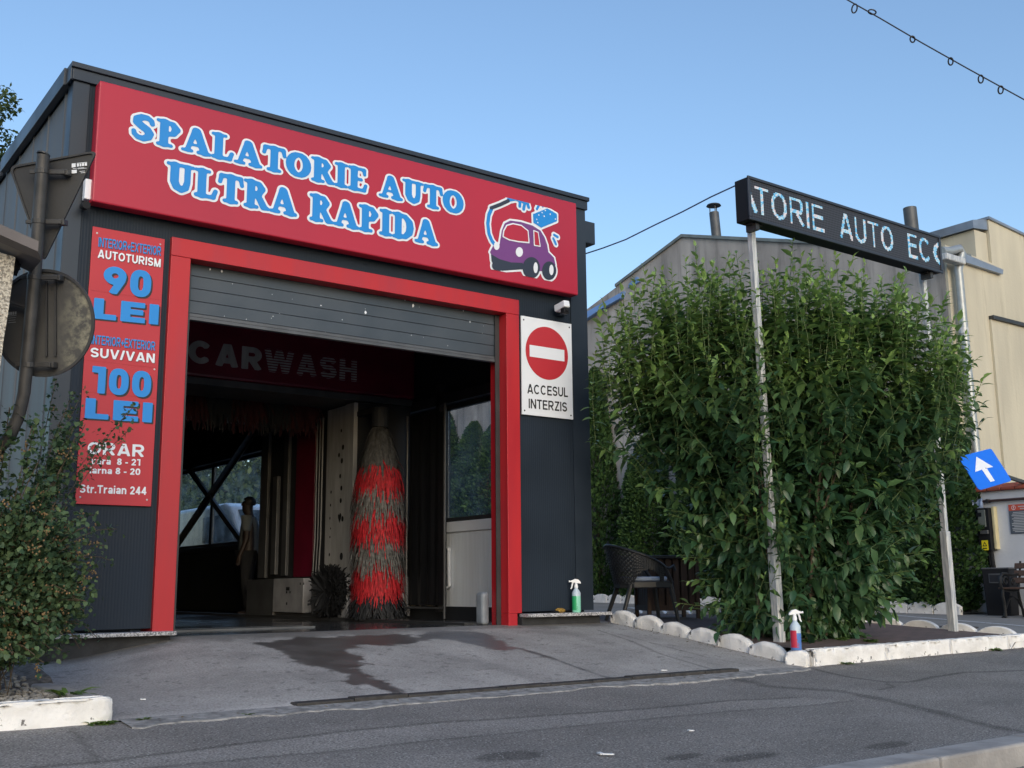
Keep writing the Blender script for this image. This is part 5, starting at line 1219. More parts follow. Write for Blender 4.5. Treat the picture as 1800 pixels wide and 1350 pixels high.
# =================================================================== WHITE EDGING
from mathutils import noise as mnoise
def roughen(o, amp, seed, cut=.045, fine=.3):
    """worn masonry: bevel, subdivide and push the surface about"""
    bm = bmesh.new(); bm.from_mesh(o.data); bmesh.ops.bevel(bm, geom=[e for e in bm.edges if e.calc_face_angle(0) > .5], offset=.008, segments=2, affect='EDGES', clamp_overlap=True)
    for _ in range(5):
        bmesh.ops.triangulate(bm, faces=bm.faces); es = [e for e in bm.edges if e.calc_length() > cut]
        if not es: break
        bmesh.ops.subdivide_edges(bm, edges=es, cuts=1)
    bmesh.ops.triangulate(bm, faces=bm.faces); bm.normal_update(); sv = Vector((seed*3.7, seed*1.3, seed*.7))
    mv = [(v, v.normal*amp*(mnoise.noise((v.co+sv)*9)+fine*mnoise.noise((v.co+sv)*34)-.9*max(0, mnoise.noise((v.co+sv*2)*14)-.25))) for v in bm.verts]
    for v, d in mv: v.co += d
    bm.to_mesh(o.data); bm.free(); o.modifiers.clear(); o.data.polygons.foreach_set("use_smooth", [True]*len(o.data.polygons)); o.data.update()
def scallop(lx, hgt, th, arch, nseg=12, base=.12):
    """rounded-top block lying along +X, origin at its base centre"""
    mb = MB(); poly = [(-lx/2+.004, 0, -base), (lx/2-.004, 0, -base)]
    for i in range(nseg+1):
        t = i/nseg; xx = lx/2-lx*t; poly.append((xx, 0, hgt-arch+arch*(1-abs(2*t-1)**2.2)**.9))
    mb.prism([(p[0], -th/2, p[2]) for p in poly], (0, th, 0)); return mb
order = ['first', 'second', 'third', 'fourth', 'fifth', 'sixth', 'seventh']
ys = np.linspace(8.52, 6.21, 7)
for i in range(6):
    ya, yb = ys[i], ys[i+1]; yc = (ya+yb)/2; zb_ = float(drive_z(7.4, yc)); zt = float(terrace_z(0, yc)); xx = 7.55-.10*i/5
    o = scallop(abs(ya-yb)-.002, .122+rnd.uniform(-.014, .014), .075, .068).build('edging_stone', M['kerbwhite'], loc=(0, 0, 0)); roughen(o, .011, i+1)
    o.location = (xx, yc, zb_+.01+(0 if i > 0 else .0)); o.rotation_euler = (rnd.uniform(-.03, .03), math.atan2(float(drive_z(7.4, ya)-drive_z(7.4, yb)), abs(ya-yb))*-1 if False else 0, math.pi/2+rnd.uniform(-.04, .04))
    o.rotation_euler = (rnd.uniform(-.09, .09), rnd.uniform(-.05, .05)-math.atan2(float(drive_z(7.4, ya)-drive_z(7.4, yb)), abs(ya-yb)), math.pi/2+rnd.uniform(-.03, .03))
    set_props(o, order[i]+' white scalloped edging block from the building corner along the ramp', 'edging', 'white edging blocks along the ramp')
mb = MB(); z0_ = -.84
o = scallop(.19, .165, .13, .03).build('edging_stone', M['kerbwhite']); roughen(o, .010, 9); o.location = (7.45, 6.09, -.715); o.rotation_euler = (0, 0, math.pi/2+.55); set_props(o, 'white corner edging block carrying the blue spray bottle', 'edging', 'white edging blocks along the ramp')
xs = [7.545, 8.55, 9.56, 10.57, 11.6]
for i in range(4):
    mb = MB(); za = float(terr_z(xs[i], 6)); zb_ = float(terr_z(xs[i+1], 6)); a0, a1 = xs[i]+.004, xs[i+1]-.004
    mb.add([(a0, 5.99, -.9), (a1, 5.99, -.9), (a1, 6.11, -.9), (a0, 6.11, -.9), (a0, 5.99, -.548+.004*i), (a1, 5.99, -.543+.004*i), (a1, 6.11, -.543+.004*i), (a0, 6.11, -.548+.004*i)], [(3, 2, 1, 0), (4, 5, 6, 7), (0, 1, 5, 4), (1, 2, 6, 5), (2, 3, 7, 6), (3, 0, 4, 7)])
    o = mb.build('kerb_stone', M['kerbwhite'], loc=((a0+a1)/2, 6.05, -.7)); roughen(o, .011, 20+i)
    set_props(o, ('white kerb stone next to the corner block with the blue bottle', 'second white kerb stone right of the blue bottle', 'third white kerb stone right of the blue bottle', 'white kerb stone at the right edge of the photo')[i], 'kerb', 'white kerb stones along the terrace front')
# scalloped stones on the far side of the terrace
dv = (EDGE_B-EDGE_A); nst = 13
proto = scallop(dv.length/nst-.012, .085, .08, .07).build('edging_stone', M['kerbwhite'], bevel=.01)
for i in range(nst):
    o = proto if i == 0 else proto.copy()
    if i: COL.objects.link(o)
    p = EDGE_A+dv*((i+.5)/nst); o.location = (p.x, p.y, float(terrace_z(0, p.y))-.01); o.rotation_euler = (0, 0, math.atan2(dv.y, dv.x)); set_props(o, 'low white scalloped edging block between the pavers and the grey yard', 'edging', 'scalloped blocks along the far terrace edge')
# scalloped stones in front of the thujas
pa, pb_ = Vector((16.25, 9.95, 0)), Vector((16.75, 27.5, 0)); dv = pb_-pa; nst = 36
proto = scallop(dv.length/nst-.01, .19, .09, .07).build('edging_stone', M['kerbwhite'], bevel=.012)
for i in range(nst):
    o = proto if i == 0 else proto.copy()
    if i: COL.objects.link(o)
    p = pa+dv*((i+.5)/nst); o.location = (p.x, p.y, float(yard_z(p.x, p.y))); o.rotation_euler = (0, 0, math.atan2(dv.y, dv.x)); set_props(o, 'white scalloped edging block at the foot of the thuja row', 'edging', 'scalloped blocks along the thuja bed')
mb = MB(); mb.add([(16.25, 9.95, -.50), (17.2, 9.95, -.50), (17.4, 27.5, -.26), (16.75, 27.5, -.26)], [(0, 1, 2, 3)]); o = mb.build('planting_soil', M['soil'], fix=False); o['kind'] = 'structure'

# left planter kerb, soil, pebbles
mb = MB(); mb.box(.4, 1.81, 5.99, 6.12, -.95, -.556); o = mb.build('kerb_stone', M['kerbwhite'], loc=(1.1, 6.05, -.7)); roughen(o, .011, 31); set_props(o, 'white painted kerb stone in front of the left planter', 'kerb', 'white kerb stones of the left planter')
mb = MB(); mb.box(1.68, 1.80, 6.124, 7.2, -.95, -.562); o = mb.build('kerb_stone', M['concrete_k'], loc=(1.74, 6.6, -.7), bevel=.012); set_props(o, 'grey kerb stone between the planter and the ramp', 'kerb', 'white kerb stones of the left planter')
grid_sheet('planter_soil', -.6, 1.81, 6.12, 8.4, .06, lambda X, Y: -.585+.03*(fbm(X, Y, 4, 50)-.5)+.10*sstep(7.05, 8.3, Y)+.05*sstep(7.15, 7.3, Y)*sstep(1.5, 1.8, X), M['soil'])
g = np.random.default_rng(3); mb = MB()
for i in range(1100):
    x, y = g.uniform(.8, 1.68), g.uniform(6.12, 8.1); r = g.uniform(.005, .016); mb.ell((x, y, -.580+.03*float(fbm(x, y, 4, 50)-.5)+.10*float(sstep(7.05, 8.3, y))+.05*float(sstep(7.15, 7.3, y)*sstep(1.5, 1.8, x))), r*1.3, r, r*.7, 6, 4)
o = mb.build('gravel', M['pebble']); set_props(o, 'pale gravel scattered on the planter soil', 'gravel', None, 'stuff')
def weed(name, label, c, n, ln, wd, up, seed, group=None, cat='weed'):
    g = np.random.default_rng(seed); a = g.uniform(0, 2*np.pi, n); P = np.array(c)+np.stack([np.cos(a), np.sin(a), np.zeros(n)], 1)*g.uniform(0, ln*.5, n)[:, None]
    D = np.stack([np.cos(a), np.sin(a), np.full(n, up)+g.normal(0, .3, n)], 1); U = np.tile([0, 0, 1.], (n, 1))+g.normal(0, .2, (n, 3)); L = ln*g.uniform(.5, 1.1, n)
    V, Fq, k = leaf_arrays(P, D, U, L, L*wd, .5, .2); o = np_mesh(name, V, Fq, M['weed'], loc=c, tint=np.repeat(np.clip(g.normal(.4, .2, n), 0, 1), k)); set_props(o, label, cat, group)
p = atZ(125, 1222, -.57); weed('broadleaf_weed', 'leafy dandelion like weed behind the white planter kerb', (p.x, p.y, -.575), 30, .13, .22, .9, 1)
p = atZ(60, 1182, -.57); weed('ground_weed', 'low green weeds behind the grey planter kerb', (p.x-.05, p.y-.2, -.575), 200, .05, .5, .5, 2)
for i, (px, py, n, ln, lab) in enumerate(((185, 1264, 90, .05, 'weed tuft at the corner of the white planter kerb'), (250, 1266, 70, .04, 'small weed tuft on the ramp edge right of the planter'), (165, 1268, 40, .045, 'weed at the foot of the white planter kerb'), (435, 1258, 30, .035, 'yellowish weed in the broken ramp edge'), (1487, 1162, 30, .06, 'grass tuft at the foot of the white kerb by the bottle'), (1746, 1136, 26, .08, 'leafy weed at the foot of the white kerb far right'))):
    p = g_on(px, py, terr_z); y_ = min(p.y, 5.975); q = atY(px, py, y_); weed('kerb_weed', lab, (q.x, y_, float(terr_z(q.x, y_))+.003), n, ln, .45, .7, 10+i, 'weeds along the kerbs')
for i, (px, py) in enumerate(((1420, 1128), (1480, 1125), (1530, 1128))):
    p = g_on(px, py, terrace_z); weed('ground_cover', 'low weeds under the big shrub behind the kerb', (p.x, max(p.y, 6.2), float(terrace_z(0, p.y))+.004), 120, .06, .45, .6, 60+i, 'weeds under the big shrub')

# dry leaf litter blown against the kerbs
g = np.random.default_rng(77); n = 260; P = np.zeros((n, 3))
for i in range(n):
    if i < 130: y = g.uniform(6.15, 8.45); x = 7.44-abs(g.normal(0, .05))-.04*(y < 7); P[i] = (x, y, float(drive_z(x, y))+.009)
    elif i < 200: x = g.uniform(7.6, 11); y = 5.97-abs(g.normal(0, .04)); P[i] = (x, y, float(terr_z(x, y))+.007)
    else: x = g.uniform(1.9, 6.8); y = 5.96-abs(g.normal(0, .05)); P[i] = (x, y, float(terr_z(x, y))+.014)
V, Fq, k = leaf_arrays(P, np.stack([g.normal(0, 1, n), g.normal(0, 1, n), g.normal(0, .12, n)], 1), np.tile([0, 0, 1.], (n, 1))+g.normal(0, .2, (n, 3)), g.uniform(.012, .034, n), g.uniform(.006, .016, n), .2, .2, full=False)
M['litter'] = leafmat('dry_leaf', (.045, .035, .02), (.26, .20, .11), .8, .05, .2)
o = np_mesh('leaf_litter', V, Fq, M['litter'], tint=np.repeat(g.uniform(0, 1, n), k)); set_props(o, 'dry leaf litter along the white kerb stones', 'leaf litter', None, 'stuff')

# =================================================================== STREET OBJECTS LEFT
pc = [Vector(atD(*p)) for p in ((76, 272, 6.0), (62, 470, 6.0), (47, 640, 6.0), (42, 690, 6.0), (33, 730, 6.0), (18, 765, 6.0), (-8, 795, 6.0), (-40, 815, 6.0), (-75, 850, 6.0))]
pc.append(Vector((pc[-1].x-.03, pc[-1].y+.05, -.95)))
sp = thing('sign_pole', 'dark grey bent steel pole carrying two road signs seen from behind', 'pole', tuple(pc[-1]))
mb = MB(); mb.tube(pc, .0345, 14); mb.build('pole_tube', M['pole'], sp, smooth=True)
mb = MB(); mb.cyl(pc[0]+Vector((0, 0, -.002)), pc[0]+Vector((.002, 0, .006)), .036, n=14); mb.build('pole_cap', M['darksteel'], sp)
q = Vector(atD(50, 540, 6.0)); mb = MB(); mb.beam(q, Vector(atD(-12, 524, 6.05)), .035, .012); mb.build('wall_strut', M['pole'], sp)
def frame_axes():
    return RT.copy(), UP.copy(), FW.copy()
# signs lie just behind the pole (away from the camera), facing away
def rim_sign(name, label, outline, depth, matl, fol):
    pts = [Vector(atD(*p, depth)) for p in outline]; c = sum(pts, Vector())/len(pts)
    t = thing(name, label, 'road sign', tuple(c), 'road signs seen from behind')
    nrm_ = (pts[len(pts)//3]-pts[0]).cross(pts[2*len(pts)//3]-pts[0]).normalized()
    if nrm_.dot(FW) < 0: nrm_ = -nrm_
    mb = MB(); mb.prism(pts, nrm_*.004); mb.build('sign_plate', matl, t)
    mb = MB(); n = len(pts)
    inner = [p+(c-p).normalized()*.016 for p in pts]
    for i in range(n):
        a, b, cc_, d = pts[i], pts[(i+1) % n], inner[(i+1) % n], inner[i]; e = -nrm_*.012
        mb.add([a+e, b+e, cc_+e, d+e, a, b, cc_, d], [(0, 1, 2, 3), (4, 5, 6, 7), (0, 1, 5, 4), (2, 3, 7, 6)])
    mb.build('rim', M['signback'], t); return t, c
def rounded(poly, r, n=5):
    out = []
    for i in range(len(poly)):
        p0, p, p1 = Vector(poly[i-1]), Vector(poly[i]), Vector(poly[(i+1) % len(poly)]); a = p+(p0-p).normalized()*r; b = p+(p1-p).normalized()*r
        for k in range(n+1): t = k/n; out.append(tuple((1-t)**2*a+2*t*(1-t)*p+t*t*b))
    return out
tri, c1 = rim_sign('triangular_road_sign', 'back of a triangular road sign, point down, on the bent pole', rounded([(17, 293), (172, 265), (77, 462)], 13), 6.08, M['signback'], 0)
rnds = [(78+89*math.cos(t*math.pi/24), 568+95*math.sin(t*math.pi/24)-.02*89*math.cos(t*math.pi/24)) for t in range(48)]
rs, c2 = rim_sign('round_road_sign', 'back of a round weathered road sign on the bent pole', rnds, 6.09, M['signlichen'], 0)
add_chips(M['signlichen'], (.27, .26, .20), 18, .44, .62)
# lichen only on the right third: restrict with a gradient across the plate
def limit_lichen(m):
    n = m.node_tree; L = n.links.new; mx = [x for x in n.nodes if x.bl_idname == 'ShaderNodeMix'][-1]; src = mx.inputs[0].links[0].from_socket
    tc = n.nodes.new("ShaderNodeTexCoord"); sx = n.nodes.new("ShaderNodeSeparateXYZ"); L(tc.outputs["Object"], sx.inputs[0])
    no = n.nodes.new("ShaderNodeTexNoise"); no.inputs["Scale"].default_value = 5; L(tc.outputs["Object"], no.inputs["Vector"])
    ad = n.nodes.new("ShaderNodeMath"); ad.operation = 'MULTIPLY_ADD'; L(no.outputs[0], ad.inputs[0]); ad.inputs[1].default_value = .16; L(sx.outputs[0], ad.inputs[2])
    mr = n.nodes.new("ShaderNodeMapRange"); mr.inputs[1].default_value = .15; mr.inputs[2].default_value = .27; L(ad.outputs[0], mr.inputs[0])
    mu = n.nodes.new("ShaderNodeMath"); mu.operation = 'MULTIPLY'; L(src, mu.inputs[0]); L(mr.outputs[0], mu.inputs[1]); L(mu.outputs[0], mx.inputs[0])
limit_lichen(M['signlichen'])
# clamps between pole and plates
for par, y1, dx_ in ((tri, 301, 38), (tri, 389, 32), (rs, 487, 30), (rs, 641, 28)):
    q = Vector(atD(76-(y1-272)*.074, y1, 6.0)); mb = MB()
    mb.tube([q-UP*.014, q+UP*.014], .0375, 14); mb.obox(q+RT*.075+FW*.02, RT*.045, FW*.012, UP*.013); mb.obox(q-RT*.055+FW*.02, RT*.022, FW*.01, UP*.011); mb.obox(q+RT*.115+FW*.05, RT*.018, FW*.03, UP*.016)
    mb.build('clamp', M['pole'], par, bevel=.003)
q = Vector(atD(97, 560, 6.074)); mb = MB(); mb.obox(q, RT*.006, FW*.006, UP*.21); mb.obox(q-RT*.05, RT*.006, FW*.006, UP*.21); mb.build('stiffener', M['signback'], rs)
# manufacturer's sticker: white bars and blocks too small to read
mb = MB()
def sticker(mb, px, py, w_, h_, d_):
    p = Vector(atD(px, py, d_)); q = Vector(atD(px+w_, py+h_, d_)); sl = -.1
    a = p; b = Vector(atD(px+w_, py+sl*w_, d_)); c = Vector(atD(px+w_, py+h_+sl*w_, d_)); d = Vector(atD(px, py+h_, d_)); mb.quad(a, b, c, d)
for px, py, w_, h_ in ((126, 287.5, 7, 7), (135, 286.5, 18, 1), (135, 288, 4, 5), (140, 287.6, 3, 5), (144, 287, 4, 5), (149, 286.6, 4, 5), (126, 299, 9, 6), (137, 296.5, 15, .8), (128, 296, 20, .7), (140, 301, 9, .8), (142, 303.5, 8, .8)): sticker(mb, px, py, w_, h_, 6.072)
mb.build('sticker', M['white'], tri, fix=False)
mb = MB()
for px, py, w_, h_ in ((14, 549, 3, 5), (18, 548.6, 3, 5), (22, 548.2, 3, 5), (26, 547.8, 3, 5), (14, 555.4, 15, .8), (14, 559, 14, .7), (15, 563, 12, .7), (14, 567, 14, .9)): sticker(mb, px, py, w_, h_, 6.08)
mb.build('sticker', mat('faded_white', (.32, .33, .34), .6), rs, fix=False)

# pebble-dashed wall end with a brown metal roof edge
hw = thing('gatehouse', 'pebble dashed wall end with brown metal roof edge at left border', 'building', (.6, 6.1, -.95))
f0 = [Vector(atD(*p, 5.75)) for p in ((27, 452), (21, 500), (14, 552), (6, 600), (-6, 700), (-20, 900))]
mb = MB(); edge = f0+[Vector((f0[-1].x-.02, f0[-1].y, -.95))]
back = Vector((-.55, .62, 0)); left = Vector((-1.3, .55, 0))
poly = edge+[Vector((edge[-1].x-1.2, edge[-1].y+.5, -.95)), Vector((f0[0].x-1.2, f0[0].y+.5, f0[0].z+.35))]
mb.prism(poly, Vector((-.25, .5, 0))); mb.build('wall', M['pebbledash'], hw)
e0, e1 = Vector(atD(68, 424, 5.6)), Vector(atD(-40, 376, 5.55)); 
mb = MB(); prof = [Vector((0, 0, 0)), Vector((.0, 0, -.055)), Vector((.03, .05, -.085)), Vector((.06, .40, -.06)), Vector((.05, .42, .02))]
a_, b_ = [e0+q for q in prof], [e1+q for q in prof]
mb.add(a_+b_, [(0, 1, 2, 3, 4), (9, 8, 7, 6, 5)]+[(i, (i+1) % 5, 5+(i+1) % 5, 5+i) for i in range(5)]); mb.build('roof_edge', M['coping'], hw)
q = Vector(atD(30, 463, 5.8)); mb = MB(); mb.beam(q, q+Vector((-.3, .25, -.12)), .05, .06); mb.beam(Vector(atD(36, 443, 5.85)), Vector(atD(22, 480, 5.9)), .035, .05); mb.build('eaves_bracket', M['black_pl'], hw)

# =================================================================== BOUNDARY BUILDINGS RIGHT
WX = 17.25
def onW(px, py, dx=0.): return atX(px, py, WX-dx)
gw = thing('gable_wall', 'stained grey rendered gable wall behind the thujas', 'building', (WX, 15, -.5))
ridge = onW(1200, 417); right_ = Vector((WX, 10.35, ridge.z-.31*(ridge.y-10.35))); left_ = onW(1027, 547)
sl = (ridge.z-left_.z)/(left_.y-ridge.y); farY = 27.0; farz = ridge.z-sl*(farY-ridge.y)
poly = [(WX, 10.35, -.6), (WX, farY, -.6), (WX, farY, farz), tuple(ridge), tuple(right_)]
mb = MB(); mb.prism(poly, (.4, 0, 0)); mb.build('wall', M['greywall'], gw)
mb = MB(); up_ = Vector((0, 0, .07))
mb.prism([tuple(Vector(ridge)+Vector((-.05, 0, .0))), tuple(right_+Vector((-.05, -.1, -.03))), tuple(right_+Vector((-.05, -.1, .04))), tuple(Vector(ridge)+Vector((-.05, 0, .07)))], (.8, 0, 0))
mb.prism([(WX-.05, ridge.y+.005, ridge.z), (WX-.05, ridge.y+.005, ridge.z+.07), (WX-.05, 19.0, ridge.z-sl*(19.0-ridge.y)+.07), (WX-.05, 19.0, ridge.z-sl*(19.0-ridge.y))], (.8, 0, 0))
mb.build('verge_flashing', mat('grey_green_flashing', (.22, .25, .25), .6, .2, .3), gw)
b0, b1, b2, b3 = onW(1095, 512, .1), onW(1022, 553, .1), onW(1090, 524, .14), onW(1022, 566, .14)
mb = MB(); mb.add([b0, b1, b3, (b2+b3)/2+Vector((0, 0, .03)), b2]+[v+Vector((.5, 0, .05)) for v in (b0, b1, b3, (b2+b3)/2, b2)], [(0, 1, 2, 3, 4), (9, 8, 7, 6, 5)]+[(i, (i+1) % 5, 5+(i+1) % 5, 5+i) for i in range(5)])
mb.build('blue_roof_sheet', M['bluemetal'], gw)
c0 = onW(1119, 486, .05); mb = MB(); mb.prism([c0, c0+Vector((0, .28, -.12)), c0+Vector((0, .3, -.2)), c0+Vector((0, -.1, -.15))], (.3, 0, 0)); mb.build('roof_sheet_corner', M['bluemetal'], gw)
for (px, py0, py1, r, nm, lab, cap_) in ((1257, 374, 420, .11, 'flue_pipe', 'thin dark flue pipe with round rain cap on the gable ridge', 1), (1601, 366, 412, .125, 'flue_pipe', 'plain dark flue pipe behind the LED display', 0)):
    WXc = WX+.5; tp, bt = atX(px-2, py0, WXc), atX(px+5, py1+8, WXc); o = thing(nm, lab, 'flue', tuple(bt), 'flue pipes on the gable roof')
    mb = MB(); mb.cyl(bt-Vector((0, 0, .3)), tp, r, n=16); mb.build('flue_tube', mat('flue_grey', (.10, .105, .11), .5, .3, .3), o, smooth=True)
    if cap_:
        mb = MB(); mb.lathe(tuple(tp+Vector((0, 0, .16))), [(.17, 0), (.15, .03), (.02, .07)], 16)
        for a in (0, 2.1, 4.2): mb.cyl(tp+Vector((.09*math.cos(a), .09*math.sin(a), -.02)), tp+Vector((.09*math.cos(a), .09*math.sin(a), .17)), .012, n=6)
        mb.build('rain_cap', M['darksteel'], o)
# yellow building facing the street
YY = 10.30
yb_ = thing('yellow_building', 'pale yellow rendered building with downpipe at the right border', 'building', (WX+1.5, YY, -.5))
def onY(px, py, dy=0.): return atY(px, py, YY-dy)
f0, f1 = onY(1640, 418), onY(1760, 477); st = onY(1745, 395)
xj = onY(1742, 440).x
mb = MB(); zl = onY(1668, 437).z; zr = onY(1762, 470).z; xl = WX+.002
mb.prism([(xl, YY, -.6), (xj, YY, -.6), (xj, YY, zr+.02), (xl, YY, zl+.05)], (0, .045, 0)); mb.prism([(WX+.42, YY+.046, -.6), (xj, YY+.046, -.6), (xj, YY+.046, zr), (WX+.42, YY+.046, zl)], (0, 2.5, 0)); mb.build('wall', M['yellow'], yb_)
zt2 = onY(1752, 391).z; zt3 = onY(1800, 396).z
mb = MB(); mb.prism([(xj+.002, YY+.001, -.6), (xj+6, YY+.001, -.6), (xj+6, YY+.001, zt3-.6), (xj+.002, YY+.001, zt2)], (0, 2.6, 0)); mb.build('wall', M['yellow'], yb_)
mb = MB(); a, b_ = onY(1704, 416, .25), onY(1745, 390, .25); zz = zt2
mb.box(xj-.42, xj-.004, YY+.06, YY+.9, zl-.1, zt2-.26); mb.build('chimney_block', M['yellow'], yb_)
mb = MB(); p0 = onY(1704, 401, .14); mb.prism([(xj-.50, YY+.02, zt2-.255), (xj-.004, YY+.02, zt2-.20), (xj-.004, YY+.02, zt2+.01), (xj-.50, YY+.02, zt2-.10)], (0, 1.0, 0)); mb.build('chimney_flashing', M['zinc'], yb_)
mb = MB(); mb.prism([(xj-.03, YY-.04, zt2+.003), (xj+6, YY-.04, zt3-.597), (xj+6, YY-.04, zt3-.55), (xj-.03, YY-.04, zt2+.05)], (0, 2.8, 0)); mb.build('parapet_flashing', M['zinc'], yb_)
fa, fb, fc, fd = onY(1696, 446, .08), onY(1764, 474, .08), onY(1763, 482, .08), onY(1698, 461, .08)
mb = MB(); mb.prism([fa, fb, fc, fd], (0, .5, 0)); build_each(mb, 'roof_fascia', M['zinc'], yb_)
ra, rb = onY(1738, 562, .0), onY(1830, 596, .0)
mb = MB(); mb.prism([(ra.x, YY-.045, -.6), (ra.x+5, YY-.045, -.6), (ra.x+5, YY-.045, ra.z-.0), (ra.x, YY-.045, ra.z)], (0, .043, 0)); mb.build('lower_wall_band', M['yellow'], yb_)
mb = MB(); mb.box(ra.x, ra.x+5, YY-.10, YY-.002, ra.z+.002, ra.z+.07); mb.build('shadow_line_strip', M['darksteel'], yb_)  # dark strip put in for the overhang's shadow line
pcol = [onY(px, py, .14) for px, py in ((1655, 441), (1672, 441), (1686, 437), (1691, 446), (1684, 476), (1685, 480), (1700, 640), (1716, 800))]; pcol.append(Vector((pcol[-1].x, pcol[-1].y, -.5)))
mb = MB(); M['pipezinc'] = mat('downpipe_zinc', (.40, .43, .44), .4, .4, .2, 8)
mb.tube(pcol, .075, 12); mb.build('downpipe', M['pipezinc'], yb_, smooth=True)
mb = MB(); q = onY(1694, 582, .14)
for q in (onY(1694, 582, .14), onY(1708, 715, .14)): mb.cyl(q-Vector((0, 0, .05)), q+Vector((0, 0, .05)), .084, n=12)
build_each(mb, 'pipe_collar', M['steel'], yb_)
q = onY(1662, 447, .2); mb = MB(); mb.box(q.x-.1, q.x+.5, YY-.28, YY-.12, q.z-.12, q.z+.0); mb.build('gutter_end', M['steel'], yb_, bevel=.02)

# white boundary wall with terracotta coping
WW = 17.0
def onB(px, py, dx=0.): return atX(px, py, WW-dx)
bw = thing('boundary_wall', 'white rendered low wall with terracotta tile coping', 'wall', (WW, 8, -.6))
cz = onB(1740, 864).z; y0w = onB(1703, 900).y
mb = MB(); mb.box(WW, WW+.22, 3.5, y0w+.1, -.7, cz); mb.build('wall', M['whitewall'], bw)
yy = y0w+.1
while yy > 3.6:
    mb = MB(); mb.prism([(WW-.07, yy-.235, cz+.002), (WW-.07, yy-.235, cz+.05), (WW+.1, yy-.235, cz+.13), (WW+.28, yy-.235, cz+.06), (WW+.28, yy-.235, cz+.002)], (0, .23, 0)); mb.build('coping_tile', M['tile'], bw, bevel=.012); yy -= .24
pz = onB(1760, 879, .06).z
o = thing('gas_pipe', 'thin brown horizontal pipe clipped to the white wall', 'pipe', (WW-.05, 8, pz)); mb = MB(); mb.cyl((WW-.05, 3.6, pz), (WW-.05, y0w+.3, pz), .022, n=10); mb.build('pipe_run', mat('brown_pipe', (.055, .03, .028), .5, 0, .2), o, smooth=True)
mb = MB(); q = onB(1736, 879, .05); mb.box(WW-.08, WW-.0, q.y-.02, q.y+.02, pz-.03, pz+.03); mb.build('pipe_clip', M['darksteel'], o)
# rag over the pipe
q0, q1 = onB(1705, 885, .07), onB(1728, 885, .07); n = 9; mb = MB(); vs = []
g = np.random.default_rng(8)
for i in range(n):
    yv = q0.y+(q1.y-q0.y)*i/(n-1)
    for k, (dx_, dz_) in enumerate(((-.06, -.17), (-.07, -.08), (-.06, 0), (-.045, .035), (-.02, .01), (-.015, -.09))): vs.append((WW-.03+dx_+g.normal(0, .012), yv+g.normal(0, .01), pz+dz_+g.normal(0, .014)))
for i in range(n-1):
    for k in range(5): mb.f.append((6*i+k, 6*i+k+1, 6*i+7+k, 6*i+6+k)); mb.mi.append(0)
mb.v = vs; o = mb.build('rag', M['rag'], loc=(WW-.06, (q0.y+q1.y)/2, pz), smooth=True); sm = o.modifiers.new('thick', 'SOLIDIFY'); sm.thickness = .006; set_props(o, 'crumpled pale blue rag hung over the brown pipe', 'rag')
# meter cabinet
a, b_ = onB(1720, 894, .1), onB(1748, 968, .1); my0, my1, mz0, mz1 = b_.y, a.y, b_.z, a.z
mc = thing('electricity_meter', 'dark electricity meter cabinet with yellow warning label on white wall', 'meter', (WW, (my0+my1)/2, mz0))
mb = MB(); mb.box(WW-.18, WW-.001, my0, my1, mz0, mz1); mb.build('cabinet', M['black_pl'], mc, bevel=.008)
mb = MB(); mb.box(WW-.2, WW-.182, my0+.05, my1-.03, mz0+(mz1-mz0)*.55, mz1-.03); mf = mb.build('meter_face', M['metergrey'], mc, bevel=.01)
mb = MB(); mb.box(WW-.203, WW-.2005, my0+.2, my1-.1, mz1-.14, mz1-.075); mb.build('display_window', M['black_pl'], mf)
mb = MB(); mb.box(WW-.22, WW-.181, my0+.02, my1-.06, mz0+.27, mz0+.33); mb.build('terminal_cover', M['machgrey'], mc, bevel=.005)
q = onB(1731, 958, .19); mb = MB(); mb.box(WW-.186, WW-.1815, q.y-.055, q.y+.055, q.z-.085, q.z+.075); hl = mb.build('warning_label', M['hazard'], mc)
mb = MB(); mb.add([(WW-.188, q.y-.04, q.z-.02), (WW-.188, q.y+.04, q.z-.02), (WW-.188, q.y, q.z+.055)], [(0, 1, 2)]); mb.box(WW-.188, WW-.187, q.y-.035, q.y+.035, q.z-.062, q.z-.045); mb.build('warning_symbol', M['black'], hl, fix=False)
mb = MB(); mb.add([(WW-.189, q.y-.020, q.z-.008), (WW-.189, q.y+.020, q.z-.008), (WW-.189, q.y, q.z+.03)], [(0, 1, 2)]); mb.build('warning_symbol_centre', M['hazard'], hl, fix=False)
mb = MB(); mb.box(WW-.10, WW-.001, my0-.05, my0-.003, mz0+.02, mz1+.02); mb.build('cream_side_box', M['metercream'], mc, bevel=.008)
mb = MB()
for dy, s_ in ((my1-.12, -.12), (my0+.06, -.05)): mb.tube([(WW-.09, dy, mz0+.02), (WW-.07, dy, mz0-.2), (WW-.06, dy+s_*.4, .0), (WW-.06, dy+s_, -.54)], .035, 8)
mb.build('conduit', M['black_pl'], mc, smooth=True)
